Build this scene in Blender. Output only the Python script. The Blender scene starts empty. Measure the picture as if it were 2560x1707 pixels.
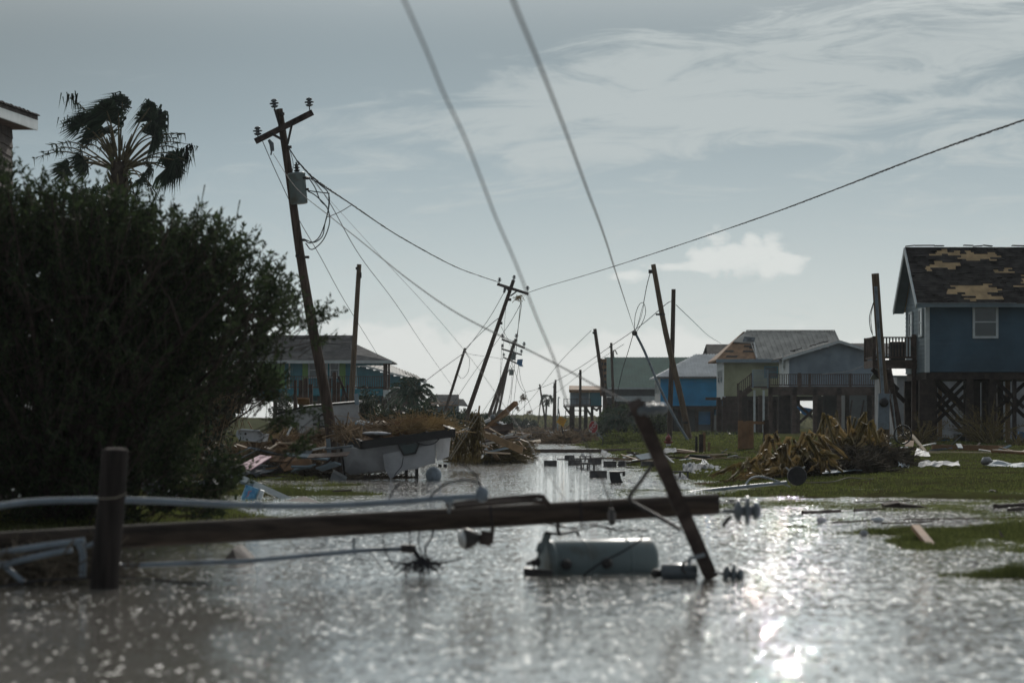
import bpy, bmesh, math, random
from mathutils import Vector, Matrix, noise as mnoise
rnd = random.Random(7)
SC = bpy.context.scene
COL = SC.collection
R = math.radians
# ---------------------------------------------------------------- camera
F = 6400.0          # focal length in pixels of the 2560 px wide photograph
HC = 1.3            # eye height over the flood water
HZ = 1060.0         # horizon row
cam_d = bpy.data.cameras.new('camera')
cam = bpy.data.objects.new('camera', cam_d); COL.objects.link(cam)
cam_d.sensor_width = 36.0
cam_d.lens = F * 36.0 / 2560.0
cam_d.shift_y = (HZ - 853.5) / 2560.0
cam.location = (0, 0, HC); cam.rotation_euler = (R(90), 0, 0)
cam_d.clip_start = 0.5; cam_d.clip_end = 6000
cam_d.dof.use_dof = True; cam_d.dof.focus_distance = 90.0; cam_d.dof.aperture_fstop = 2.1
SC.camera = cam
SC.cycles.use_denoising = True
SC.cycles.max_bounces = 8; SC.cycles.volume_bounces = 0
SC.cycles.sample_clamp_indirect = 4.0
SC.cycles.sample_clamp_direct = 0.0
# ---------------------------------------------------------------- light
SUN_EL, SUN_AZ = R(24), R(6.5)
SKY_STRENGTH = 0.09
sun_d = bpy.data.lights.new('sun', 'SUN'); sun = bpy.data.objects.new('sun', sun_d); COL.objects.link(sun)
sun_d.energy = 3.2; sun_d.angle = R(0.5); sun_d.color = (1.0, 0.95, 0.88)
sdir = Vector((math.sin(SUN_AZ) * math.cos(SUN_EL), math.cos(SUN_AZ) * math.cos(SUN_EL), math.sin(SUN_EL)))
sun.location = sdir * 60
sun.rotation_euler = (-sdir).to_track_quat('-Z', 'Y').to_euler()
SC.view_settings.view_transform = 'Standard'; SC.view_settings.look = 'None'
SC.view_settings.gamma = 1.0; SC.view_settings.exposure = -0.72

class NT:
    """small helper around a node tree"""
    def __init__(s, tree): s.t = tree; s.t.nodes.clear()
    def n(s, typ, **kw):
        x = s.t.nodes.new(typ)
        for k, v in kw.items(): setattr(x, k, v)
        return x
    def l(s, a, b): s.t.links.new(a, b)
    def val(s, sock, v):
        if hasattr(v, 'node') or isinstance(v, bpy.types.NodeSocket): s.l(v, sock)
        else: sock.default_value = v
    def m(s, op, a, b=0.0, c=None, clamp=False):
        x = s.n('ShaderNodeMath', operation=op); x.use_clamp = clamp
        s.val(x.inputs[0], a); s.val(x.inputs[1], b)
        if c is not None: s.val(x.inputs[2], c)
        return x.outputs[0]
    def noise(s, vec, scale, detail=3.0, rough=0.5, dist=0.0):
        x = s.n('ShaderNodeTexNoise'); s.l(vec, x.inputs['Vector'])
        x.inputs['Scale'].default_value = scale; x.inputs['Detail'].default_value = detail
        x.inputs['Roughness'].default_value = rough; x.inputs['Distortion'].default_value = dist
        return x.outputs['Fac']
    def ramp(s, v, a, b, lo=0.0, hi=1.0, smooth=True):
        x = s.n('ShaderNodeMapRange'); x.interpolation_type = 'SMOOTHSTEP' if smooth else 'LINEAR'
        s.val(x.inputs[0], v); x.inputs[1].default_value = a; x.inputs[2].default_value = b
        x.inputs[3].default_value = lo; x.inputs[4].default_value = hi
        return x.outputs[0]
    def mix(s, f, a, b):
        x = s.n('ShaderNodeMix', data_type='RGBA')
        s.val(x.inputs[0], f)
        for i, v in ((6, a), (7, b)):
            if isinstance(v, tuple): x.inputs[i].default_value = (*v[:3], 1)
            else: s.l(v, x.inputs[i])
        return x.outputs[2]
    def comb(s, a, b, c):
        x = s.n('ShaderNodeCombineXYZ'); s.val(x.inputs[0], a); s.val(x.inputs[1], b); s.val(x.inputs[2], c)
        return x.outputs[0]

world = bpy.data.worlds.new('World'); SC.world = world; world.use_nodes = True
w = NT(world.node_tree)
sky = w.n('ShaderNodeTexSky'); sky.sky_type = 'NISHITA'; sky.sun_disc = False
sky.sun_elevation = SUN_EL; sky.sun_rotation = SUN_AZ; sky.air_density = 1.0; sky.dust_density = 1.2; sky.ozone_density = 1.5
skyv = w.n('ShaderNodeVectorMath', operation='SCALE'); w.l(sky.outputs[0], skyv.inputs[0]); skyv.inputs[3].default_value = SKY_STRENGTH
tc = w.n('ShaderNodeTexCoord'); sp = w.n('ShaderNodeSeparateXYZ'); w.l(tc.outputs['Generated'], sp.inputs[0])
azim = w.m('ARCTAN2', sp.outputs[0], sp.outputs[1])
elev = w.m('ARCSINE', sp.outputs[2])
# long thin streaks of high cloud, rising a little to the right
slant = w.m('SUBTRACT', elev, w.m('MULTIPLY', azim, 0.055))
v1 = w.comb(w.m('MULTIPLY', azim, 9.0), w.m('MULTIPLY', slant, 42.0), 0.0)
n1 = w.noise(v1, 1.9, 9.0, 0.66, 0.9)
v1b = w.comb(w.m('MULTIPLY', azim, 3.0), w.m('MULTIPLY', slant, 16.0), 4.2)
n1b = w.noise(v1b, 1.0, 3.0, 0.5, 0.2)
def bell(v, c, wd):
    q = w.m('DIVIDE', w.m('SUBTRACT', v, c), wd); return w.m('POWER', 2.718, w.m('MULTIPLY', w.m('MULTIPLY', q, q), -1.0))
band = w.m('MULTIPLY', bell(w.m('SUBTRACT', elev, w.m('MULTIPLY', azim, 0.13)), 0.124, 0.026), w.ramp(azim, -0.11, 0.06))
cov = w.m('ADD', w.m('MULTIPLY', n1, 0.62), w.m('MULTIPLY', n1b, 0.42))
streak = w.ramp(w.m('ADD', cov, w.m('MULTIPLY', band, 0.17)), 0.535, 0.69)
streak = w.m('MULTIPLY', streak, w.ramp(w.m('ADD', azim, w.m('MULTIPLY', elev, -0.6)), -0.24, -0.02, 0.25, 1.0))
# fair weather cumulus: a bank low over the horizon and one cloud above it
v2 = w.comb(w.m('MULTIPLY', azim, 44.0), w.m('MULTIPLY', elev, 64.0), 1.7)
n2 = w.noise(v2, 1.5, 8.0, 0.56, 0.15)
n3 = w.noise(w.comb(w.m('MULTIPLY', azim, 16.0), 0.3, 2.0), 1.0, 3.0, 0.5)
top = w.m('ADD', 0.012, w.m('MULTIPLY', n3, 0.052))
bank = w.ramp(w.m('ADD', w.m('SUBTRACT', top, elev), w.m('MULTIPLY', w.m('SUBTRACT', n2, 0.5), 0.03)), -0.0015, 0.006)
def blob(px, py, sx, sy):
    return w.m('MULTIPLY', bell(azim, (px - 1280) / F, sx / F), bell(elev, (1060 - py) / F, sy / F))
bl = blob(1850, 640, 130, 52)
for q in ((1800, 600, 46, 34), (1870, 606, 40, 26), (1720, 668, 100, 16), (1960, 655, 55, 30), (630, 450, 230, 120), (1560, 690, 60, 16)):
    bl = w.m('MAXIMUM', bl, w.m('MULTIPLY', blob(*q), 0.0 if q[0] < 700 else 0.95))
puff = w.ramp(w.m('ADD', bl, w.m('MULTIPLY', w.m('SUBTRACT', n2, 0.5), 2.3)), 0.30, 0.80)
puff = w.m('MULTIPLY', puff, w.ramp(bl, 0.04, 0.3))
# a grey veil thickening to the upper left
veil = w.m('MULTIPLY', w.ramp(elev, 0.02, 0.17), w.ramp(w.m('ADD', azim, w.m('MULTIPLY', n1b, 0.08)), -0.02, -0.20, 0.55, 1.0))
SKYCOL = dict(veil=(0.38, 0.44, 0.46), streak=(0.86, 0.94, 0.94), bank=(1.25, 1.27, 1.23), puff=(1.22, 1.26, 1.22), base=(0.50, 0.70, 0.83), low=(0.90, 1.06, 1.12))
basec = w.mix(w.ramp(elev, 0.0, 0.13), SKYCOL['low'], SKYCOL['base'])
basec = w.mix(w.ramp(elev, 0.09, 0.19), basec, (0.38, 0.53, 0.63))
# the thin overcast lets part of the clear sky through
c = w.mix(0.9, skyv.outputs[0], basec)
c = w.mix(w.m('MULTIPLY', veil, 0.85), c, SKYCOL['veil'])
c = w.mix(w.m('MULTIPLY', streak, 0.76), c, SKYCOL['streak'])
c = w.mix(w.m('MULTIPLY', bank, 0.7), c, SKYCOL['bank'])
c = w.mix(w.m('MULTIPLY', puff, 0.8), c, SKYCOL['puff'])
# sky away from the sun, out of view, darkened to deepen shaded sides
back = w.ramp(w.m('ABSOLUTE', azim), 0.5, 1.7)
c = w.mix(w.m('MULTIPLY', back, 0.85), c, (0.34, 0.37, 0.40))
# wide bright aureole round the sun, added above the picture to brighten the water
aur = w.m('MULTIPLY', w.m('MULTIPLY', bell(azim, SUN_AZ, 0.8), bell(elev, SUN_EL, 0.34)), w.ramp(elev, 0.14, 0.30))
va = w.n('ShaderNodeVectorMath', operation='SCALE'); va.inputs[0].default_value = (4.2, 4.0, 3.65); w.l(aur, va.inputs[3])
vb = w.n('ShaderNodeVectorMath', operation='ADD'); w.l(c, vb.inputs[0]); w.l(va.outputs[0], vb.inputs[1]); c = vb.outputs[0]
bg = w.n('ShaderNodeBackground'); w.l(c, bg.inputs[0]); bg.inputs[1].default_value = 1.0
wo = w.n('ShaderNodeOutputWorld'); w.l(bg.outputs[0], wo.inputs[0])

# ---------------------------------------------------------------- materials
def mat(name, col, rough=0.8, var=0.25, scale=6.0, col2=None, bump=0.0, bscale=None, metal=0.0, spec=0.4, stretch=(1, 1, 1), thr=None):
    m = bpy.data.materials.new(name); m.use_nodes = True
    t = NT(m.node_tree)
    tcn = t.n('ShaderNodeTexCoord'); mp = t.n('ShaderNodeMapping'); t.l(tcn.outputs['Object'], mp.inputs[0])
    mp.inputs['Scale'].default_value = stretch
    nf = t.noise(mp.outputs[0], scale, 5.0, 0.6, 0.2)
    if col2 is None: col2 = tuple(v * (1 - var * 1.4) for v in col); col = tuple(min(1, v * (1 + var)) for v in col)
    f = t.ramp(nf, *(thr or (0.3, 0.7)))
    cc = t.mix(f, col2, col)
    b = t.n('ShaderNodeBsdfPrincipled'); t.l(cc, b.inputs['Base Color'])
    b.inputs['Roughness'].default_value = rough; b.inputs['Metallic'].default_value = metal
    b.inputs['Specular IOR Level'].default_value = spec
    if bump:
        nb = t.noise(mp.outputs[0], bscale or scale * 3, 4.0, 0.6)
        bp = t.n('ShaderNodeBump'); t.l(nb, bp.inputs['Height']); bp.inputs['Strength'].default_value = 0.8; bp.inputs['Distance'].default_value = bump
        t.l(bp.outputs[0], b.inputs['Normal'])
    o = t.n('ShaderNodeOutputMaterial'); t.l(b.outputs[0], o.inputs[0])
    return m
def leafmat(name, col, col2, trans=0.45, scale=3.0, rough=0.5, spec=0.25):
    m = bpy.data.materials.new(name); m.use_nodes = True
    t = NT(m.node_tree)
    g = t.n('ShaderNodeNewGeometry')
    nf = t.m('ADD', t.m('MULTIPLY', t.noise(g.outputs['Position'], scale, 3.0), 0.6), t.m('MULTIPLY', g.outputs['Random Per Island'], 0.5))
    cc = t.mix(t.ramp(nf, 0.3, 0.8), col2, col)
    b = t.n('ShaderNodeBsdfPrincipled'); t.l(cc, b.inputs['Base Color']); b.inputs['Roughness'].default_value = rough; b.inputs['Specular IOR Level'].default_value = spec
    tr = t.n('ShaderNodeBsdfTranslucent'); t.l(cc, tr.inputs[0])
    mx = t.n('ShaderNodeMixShader'); mx.inputs[0].default_value = trans
    t.l(b.outputs[0], mx.inputs[1]); t.l(tr.outputs[0], mx.inputs[2])
    o = t.n('ShaderNodeOutputMaterial'); t.l(mx.outputs[0], o.inputs[0])
    return m

M = {}
M['pole'] = mat('weathered_pole_wood', (0.075, 0.055, 0.045), 0.85, 0.35, 3.0, bump=0.01, stretch=(6, 6, 0.5), spec=0.2)
M['pole2'] = mat('brown_pole_wood', (0.13, 0.095, 0.065), 0.85, 0.3, 3.0, bump=0.01, stretch=(6, 6, 0.5), spec=0.2)
M['arm'] = mat('crossarm_wood', (0.060, 0.046, 0.042), 0.9, 0.4, 4.0, bump=0.008, spec=0.2)
M['log'] = mat('fallen_pole_wood', (0.046, 0.034, 0.027), 0.85, 0.5, 2.0, bump=0.012, bscale=9, stretch=(0.4, 6, 6), spec=0.25)
M['darkwood'] = mat('dark_stained_wood', (0.045, 0.034, 0.03), 0.8, 0.35, 3.0, bump=0.006, spec=0.25)
M['deckwood'] = mat('deck_wood', (0.085, 0.06, 0.05), 0.8, 0.3, 3.0, bump=0.005, spec=0.25)
M['tanwood'] = mat('new_tan_lumber', (0.24, 0.165, 0.095), 0.8, 0.2, 4.0, bump=0.003)
M['palewood'] = mat('pale_lumber', (0.55, 0.44, 0.33), 0.7, 0.15, 4.0)
M['ply'] = mat('bare_plywood', (0.42, 0.30, 0.17), 0.8, 0.2, 2.0, spec=0.2)
M['plybrown'] = mat('wet_plywood', (0.23, 0.135, 0.075), 0.8, 0.25, 2.0, spec=0.2)
M['metal'] = mat('galvanised_metal', (0.22, 0.25, 0.27), 0.62, 0.2, 8.0, metal=0.2, spec=0.3)
M['conduit'] = mat('grey_conduit', (0.17, 0.215, 0.26), 0.5, 0.15, 4.0, col2=(0.10, 0.12, 0.14), thr=(0.3, 0.55), spec=0.4)
M['tin'] = mat('crumpled_roof_tin', (0.15, 0.17, 0.19), 0.85, 0.35, 3.0, metal=0.0, spec=0.08, bump=0.01)
M['porcelain'] = mat('grey_porcelain', (0.10, 0.12, 0.135), 0.35, 0.2, 8.0, spec=0.5)
M['darkmetal'] = mat('dark_iron', (0.045, 0.042, 0.042), 0.5, 0.3, 8.0, metal=0.5)
M['wire'] = mat('black_cable', (0.03, 0.03, 0.035), 0.85, 0.2, 8.0, spec=0.1)
M['wiregrey'] = mat('aluminium_conductor', (0.10, 0.095, 0.095), 0.85, 0.15, 8.0, spec=0.1)
M['transformer'] = mat('transformer_grey_paint', (0.15, 0.195, 0.205), 0.45, 0.18, 3.0, col2=(0.11, 0.115, 0.10), thr=(0.3, 0.5), bump=0.004, spec=0.4)
M['rope'] = mat('pale_rope', (0.24, 0.22, 0.18), 0.95, 0.2, 20.0, spec=0.05)
M['white'] = mat('white_painted_panel', (0.5, 0.51, 0.51), 0.7, 0.12, 2.0, spec=0.2)
M['offwhite'] = mat('dirty_white_panel', (0.34, 0.35, 0.37), 0.7, 0.2, 1.5, spec=0.2)
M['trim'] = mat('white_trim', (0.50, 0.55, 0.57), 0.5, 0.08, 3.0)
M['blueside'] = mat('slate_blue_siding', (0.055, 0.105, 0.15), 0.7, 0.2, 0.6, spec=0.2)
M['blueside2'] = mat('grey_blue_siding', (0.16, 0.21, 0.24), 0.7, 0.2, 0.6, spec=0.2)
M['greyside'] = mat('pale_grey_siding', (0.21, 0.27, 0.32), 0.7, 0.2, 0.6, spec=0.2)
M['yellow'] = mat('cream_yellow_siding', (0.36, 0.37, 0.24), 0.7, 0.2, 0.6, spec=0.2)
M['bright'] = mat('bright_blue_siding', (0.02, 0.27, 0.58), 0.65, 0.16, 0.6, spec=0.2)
M['bright2'] = mat('sky_blue_door', (0.05, 0.26, 0.58), 0.5, 0.08, 1.2)
M['teal'] = mat('teal_siding', (0.025, 0.15, 0.20), 0.6, 0.1, 1.2)
M['teal2'] = mat('deep_teal_paint', (0.008, 0.17, 0.23), 0.5, 0.1, 1.2)
M['lime'] = mat('lime_green_paint', (0.13, 0.30, 0.04), 0.5, 0.1, 1.2)
M['greenroof'] = mat('dark_green_metal', (0.05, 0.125, 0.10), 0.55, 0.12, 0.8, metal=0.0, spec=0.3)
M['greywall'] = mat('dark_grey_wall', (0.10, 0.115, 0.125), 0.7, 0.15, 1.0)
M['shingle'] = mat('charcoal_shingle', (0.042, 0.038, 0.037), 0.95, 0.45, 2.5, bump=0.006, bscale=30, spec=0.15)
M['shingle2'] = mat('grey_shingle', (0.085, 0.085, 0.088), 0.95, 0.3, 1.5, bump=0.006, bscale=20, spec=0.15)
M['metalroof'] = mat('pale_metal_roof', (0.40, 0.39, 0.37), 0.75, 0.2, 1.0, spec=0.06)
M['whiteroof'] = mat('white_metal_roof', (0.60, 0.62, 0.64), 0.7, 0.12, 1.0, spec=0.08)
M['glass'] = mat('window_glass', (0.05, 0.075, 0.08), 0.12, 0.2, 0.8, spec=0.7)
M['concrete'] = mat('wet_concrete_block', (0.085, 0.085, 0.088), 0.85, 0.35, 6.0, bump=0.004, spec=0.3)
M['black'] = mat('black_plastic', (0.015, 0.015, 0.017), 0.5, 0.3, 5.0)
M['red'] = mat('stop_sign_red', (0.30, 0.035, 0.04), 0.5, 0.1, 3.0)
M['hydrant'] = mat('hydrant_red', (0.20, 0.03, 0.03), 0.5, 0.25, 8.0)
M['signyellow'] = mat('sign_yellow', (0.50, 0.27, 0.02), 0.5, 0.1, 3.0)
M['pink'] = mat('pink_painted_board', (0.43, 0.22, 0.29), 0.6, 0.12, 5.0)
M['twig'] = mat('dry_twigs', (0.25, 0.18, 0.115), 0.9, 0.5, 1.5, spec=0.15)
M['reed'] = mat('dry_reeds', (0.33, 0.235, 0.115), 0.9, 0.4, 1.5, spec=0.15)
M['mound'] = mat('rubbish_and_mud', (0.10, 0.082, 0.062), 0.95, 0.5, 3.0, bump=0.05, bscale=6, spec=0.15)
M['leaf'] = leafmat('bush_leaves', (0.046, 0.066, 0.028), (0.013, 0.022, 0.011), 0.38, 3.0, 0.75)
M['leaf2'] = leafmat('shrub_leaves', (0.05, 0.065, 0.04), (0.015, 0.024, 0.016), 0.25)
M['palmleaf'] = leafmat('palm_leaves', (0.030, 0.050, 0.032), (0.012, 0.02, 0.016), 0.3, 2.0)
M['palmlight'] = leafmat('glossy_palm_leaves', (0.055, 0.085, 0.06), (0.02, 0.035, 0.025), 0.25, 2.0, 0.25)
M['palmstalk'] = mat('palm_stalk', (0.10, 0.085, 0.045), 0.7, 0.4, 3.0)
M['bark'] = mat('bark', (0.05, 0.04, 0.033), 0.9, 0.4, 6.0, bump=0.02, spec=0.15)
M['banana'] = leafmat('dead_banana_leaf', (0.27, 0.195, 0.085), (0.085, 0.06, 0.028), 0.36, 2.0, 0.5)
M['frond'] = leafmat('dead_frond', (0.19, 0.145, 0.055), (0.08, 0.062, 0.028), 0.2, 2.0, 0.6)
M['grassblade'] = leafmat('grass_blades', (0.125, 0.145, 0.045), (0.045, 0.056, 0.022), 0.42, 0.35, 0.95, 0.0)
M['dunegrass'] = leafmat('dune_grass', (0.20, 0.19, 0.10), (0.08, 0.09, 0.05), 0.3, 0.05, 0.8)
M['ground'] = mat('wet_lawn_soil', (0.066, 0.076, 0.026), 0.9, 0.4, 0.8, col2=(0.042, 0.036, 0.02), bump=0.03, bscale=9, spec=0.0)
M['tarp'] = mat('blue_tarp', (0.02, 0.14, 0.32), 0.5, 0.2, 3.0)
M['tub'] = mat('white_plastic', (0.50, 0.54, 0.58), 0.35, 0.1, 3.0)
M['foam'] = mat('grey_white_foam', (0.30, 0.32, 0.35), 0.8, 0.2, 6.0, bump=0.02)
M['lampglass'] = mat('silvered_lamp_glass', (0.55, 0.56, 0.56), 0.15, 0.1, 4.0, metal=0.7)
M['blueplastic'] = mat('blue_plastic', (0.02, 0.12, 0.24), 0.5, 0.2, 4.0)
M['log2'] = mat('dark_wet_post_wood', (0.022, 0.018, 0.017), 0.9, 0.4, 4.0, bump=0.012, stretch=(6, 6, 0.4), spec=0.2)
M['brush_green'] = mat('green_cable_sheath', (0.14, 0.22, 0.12), 0.7, 0.2, 4.0)

# ---------------------------------------------------------------- haze
def haze():
    m = bpy.data.materials.new('sea_haze'); m.use_nodes = True; t = NT(m.node_tree)
    v = t.n('ShaderNodeVolumePrincipled'); v.inputs['Color'].default_value = (0.86, 0.92, 0.95, 1); v.inputs['Density'].default_value = 0.00015; v.inputs['Anisotropy'].default_value = 0.2
    o = t.n('ShaderNodeOutputMaterial'); t.l(v.outputs[0], o.inputs['Volume'])
    x, y0, y1, z0, z1 = 1150, -60, 960, -3, 18
    vs = [(a, b, c) for c in (z0, z1) for a, b in ((-x, y0), (x, y0), (x, y1), (-x, y1))]
    me = bpy.data.meshes.new('haze'); me.from_pydata(vs, [], [(3, 2, 1, 0), (4, 5, 6, 7), (0, 1, 5, 4), (1, 2, 6, 5), (2, 3, 7, 6), (3, 0, 4, 7)]); me.materials.append(m)
    h = bpy.data.objects.new('haze', me); COL.objects.link(h); h['kind'] = 'stuff'
haze()
# ---------------------------------------------------------------- mesh helpers
def P(px, py, Y):
    """the point at depth Y seen at column px, row py of the photograph"""
    return Vector(((px - 1280.0) / F * Y, Y, HC - (py - HZ) / F * Y))
def PX(px, Y): return (px - 1280.0) / F * Y
def PZ(py, Y): return HC - (py - HZ) / F * Y
def frame(d, up=Vector((0, 0, 1))):
    d = d.normalized()
    if abs(d.dot(up)) > 0.98: up = Vector((0, 1, 0))
    s = d.cross(up).normalized(); u = s.cross(d).normalized()
    return s, u
class MB:
    def __init__(s): s.v = []; s.f = []; s.sm = []
    def add(s, vs, fs, smooth=False):
        o = len(s.v); s.v += [tuple(q) for q in vs]
        for q in fs: s.f.append(tuple(i + o for i in q)); s.sm.append(smooth)
        return s
    def hexa(s, p):   # 8 points: bottom 4 ccw, top 4
        return s.add(p, [(3, 2, 1, 0), (4, 5, 6, 7), (0, 1, 5, 4), (1, 2, 6, 5), (2, 3, 7, 6), (3, 0, 4, 7)])
    def box(s, x0, x1, y0, y1, z0, z1):
        return s.hexa([(x0, y0, z0), (x1, y0, z0), (x1, y1, z0), (x0, y1, z0), (x0, y0, z1), (x1, y0, z1), (x1, y1, z1), (x0, y1, z1)])
    def beam(s, a, b, w, h, up=Vector((0, 0, 1))):
        a = Vector(a); b = Vector(b); sd, u = frame(b - a, up)
        q = []
        for e in (a, b):
            for i, j in ((-1, -1), (1, -1), (1, 1), (-1, 1)): q.append(e + sd * (w / 2 * i) + u * (h / 2 * j))
        return s.add(q, [(0, 1, 2, 3), (7, 6, 5, 4), (0, 4, 5, 1), (1, 5, 6, 2), (2, 6, 7, 3), (3, 7, 4, 0)])
    def obox(s, c, sz, rot=(0, 0, 0)):
        m = Matrix.Translation(Vector(c)) @ Matrix.Rotation(rot[2], 4, 'Z') @ Matrix.Rotation(rot[1], 4, 'Y') @ Matrix.Rotation(rot[0], 4, 'X')
        x, y, z = (q / 2 for q in sz)
        return s.hexa([m @ Vector(q) for q in ((-x, -y, -z), (x, -y, -z), (x, y, -z), (-x, y, -z), (-x, -y, z), (x, -y, z), (x, y, z), (-x, y, z))])
    def tube(s, pts, r, n=8, caps=True, smooth=True):
        pts = [Vector(p) for p in pts]; k = len(pts)
        rr = r if isinstance(r, (list, tuple)) else [r] * k
        if len(rr) != k: rr = [rr[0] + (rr[-1] - rr[0]) * i / (k - 1) for i in range(k)]
        vs = []; pu = None
        for i, p in enumerate(pts):
            d = pts[min(i + 1, k - 1)] - pts[max(i - 1, 0)]
            if d.length < 1e-9: d = Vector((0, 0, 1))
            d.normalize()
            if pu is None: sd, u = frame(d)
            else:
                sd = d.cross(pu)
                if sd.length < 1e-6: sd, u = frame(d)
                else: sd.normalize(); u = sd.cross(d).normalized()
            pu = u
            for j in range(n):
                a = 2 * math.pi * j / n; vs.append(p + (sd * math.cos(a) + u * math.sin(a)) * rr[i])
        fs = [(i * n + j, i * n + (j + 1) % n, (i + 1) * n + (j + 1) % n, (i + 1) * n + j) for i in range(k - 1) for j in range(n)]
        s.add(vs, fs, smooth)
        if caps: s.add(vs[:n], [tuple(range(n))[::-1]]); s.add(vs[-n:], [tuple(range(n))])
        return s
    def lathe(s, o, axis, prof, n=16):
        o = Vector(o); axis = Vector(axis).normalized()
        pts = [o + axis * h for h, _ in prof]; sd, u = frame(axis); vs = []
        for (h, r), p in zip(prof, pts):
            for j in range(n):
                a = 2 * math.pi * j / n; vs.append(p + (sd * math.cos(a) + u * math.sin(a)) * max(r, 1e-4))
        k = len(prof)
        fs = [(i * n + j, i * n + (j + 1) % n, (i + 1) * n + (j + 1) % n, (i + 1) * n + j) for i in range(k - 1) for j in range(n)]
        s.add(vs, fs, True); s.add(vs[:n], [tuple(range(n))[::-1]]); s.add(vs[-n:], [tuple(range(n))])
        return s
    def prism(s, poly, ext):
        poly = [Vector(p) for p in poly]; ext = Vector(ext); n = len(poly)
        vs = poly + [p + ext for p in poly]
        fs = [tuple(range(n)), tuple(range(2 * n - 1, n - 1, -1))] + [(i, (i + 1) % n, n + (i + 1) % n, n + i)[::-1] for i in range(n)]
        return s.add(vs, fs)
    def ball(s, c, r, n=12, sq=(1, 1, 1), jit=0.0):
        c = Vector(c); vs = []; m = n // 2 + 1
        for i in range(m + 1):
            t = math.pi * i / m
            for j in range(n):
                a = 2 * math.pi * j / n; k = 1 + rnd.uniform(-jit, jit)
                vs.append(c + Vector((math.sin(t) * math.cos(a) * sq[0], math.sin(t) * math.sin(a) * sq[1], math.cos(t) * sq[2])) * r * k)
        fs = [(i * n + j, (i + 1) * n + j, (i + 1) * n + (j + 1) % n, i * n + (j + 1) % n) for i in range(m) for j in range(n)]
        return s.add(vs, fs, True)
    def build(s, name, m, parent=None, origin=None):
        """link everything collected as ONE mesh object; vertices were given in world space"""
        o0 = Vector(origin) if origin is not None else Vector((0, 0, 0))
        q = parent
        if parent is not None:
            o0 = Vector((0, 0, 0))
            while q is not None: o0 = o0 + q.location; q = q.parent
        elif origin is None and s.v:
            n = len(s.v); o0 = Vector((sum(a[0] for a in s.v) / n, sum(a[1] for a in s.v) / n, min(a[2] for a in s.v)))
        me = bpy.data.meshes.new(name)
        me.from_pydata([(a[0] - o0.x, a[1] - o0.y, a[2] - o0.z) for a in s.v], [], s.f)
        me.polygons.foreach_set('use_smooth', s.sm)
        me.materials.append(m); me.update()
        ob = bpy.data.objects.new(name, me); COL.objects.link(ob)
        if parent is None: ob.location = o0
        else: ob.parent = parent
        return ob
def tag(o, label=None, cat=None, group=None, kind=None):
    if label: o['label'] = label
    if cat: o['category'] = cat
    if group: o['group'] = group
    if kind: o['kind'] = kind
    return o
def thing(name, label, cat, loc, group=None):
    o = bpy.data.objects.new(name, None); o.empty_display_size = 0.3; COL.objects.link(o); o.location = loc
    return tag(o, label, cat, group)
def copy_tree(o, parent=None):
    c = o.copy(); COL.objects.link(c); c.parent = parent
    for ch in [q for q in bpy.data.objects if q.parent == o]: copy_tree(ch, c)
    return c
def lerp(a, b, t): return a + (b - a) * t
def curve_pts(ctrl, n=24):
    """Catmull-Rom through the control points"""
    c = [Vector(q) for q in ctrl]; c = [c[0] * 2 - c[1]] + c + [c[-1] * 2 - c[-2]]; out = []
    seg = len(c) - 3; per = max(2, n // seg)
    for i in range(seg):
        p0, p1, p2, p3 = c[i:i + 4]
        for j in range(per):
            t = j / per
            out.append(0.5 * ((2 * p1) + (p2 - p0) * t + (2 * p0 - 5 * p1 + 4 * p2 - p3) * t * t + (3 * p1 - p0 - 3 * p2 + p3) * t ** 3))
    out.append(c[-2]); return out
def wire(name, label, ctrl, r, m='wire', n=28, group=None, cat='power line', sides=5):
    return tag(MB().tube(curve_pts(ctrl, n), r, sides).build(name, M[m]), label, cat, group)
def twisted(ctrl, r, n=160, pitch=1.1, wob=1.2):
    """a bundle of three strands twisted round each other, as one mesh"""
    pts = curve_pts(ctrl, n); mb = MB(); L = [0]
    for a, b in zip(pts, pts[1:]): L.append(L[-1] + (b - a).length)
    for k in range(3):
        q = []
        for i, p in enumerate(pts):
            d = (pts[min(i + 1, len(pts) - 1)] - pts[max(i - 1, 0)]); s, u = frame(d)
            a = 2 * math.pi * (L[i] / pitch + k / 3) + 0.6 * math.sin(L[i] * 0.9 + k)
            q.append(p + (s * math.cos(a) + u * math.sin(a)) * r * wob * (0.75 + 0.5 * math.sin(L[i] * 0.37) ** 2))
        mb.tube(q, r * (0.8 if k else 1.0), 4, False)
    return mb
def siding(A, d, n, L, z0, z1, course=0.18, clip=None, mb=None, th=0.12):
    """clapboard wall from A along d (length L); n is the outward normal"""
    mb = mb or MB(); A = Vector(A); d = Vector(d).normalized(); n = Vector(n).normalized(); z = z0; up = Vector((0, 0, 1))
    base = Vector((A.x, A.y, 0))
    while z < z1 - 1e-4:
        zt = min(z + course, z1)
        s0, s1 = (0, L) if clip is None else clip((z + zt) / 2)
        if s1 - s0 > 0.02:
            p = base + d * s0; q = base + d * s1
            a = p + up * z + n * 0.022; b = q + up * z + n * 0.022; c = q + up * zt + n * 0.004; e = p + up * zt + n * 0.004
            mb.add([a, b, c, e, p + up * z - n * th, q + up * z - n * th, q + up * zt - n * th, p + up * zt - n * th],
                   [(0, 1, 2, 3), (5, 4, 7, 6), (4, 5, 1, 0), (3, 2, 6, 7), (4, 0, 3, 7), (1, 5, 6, 2)])
        z = zt
    return mb
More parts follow.
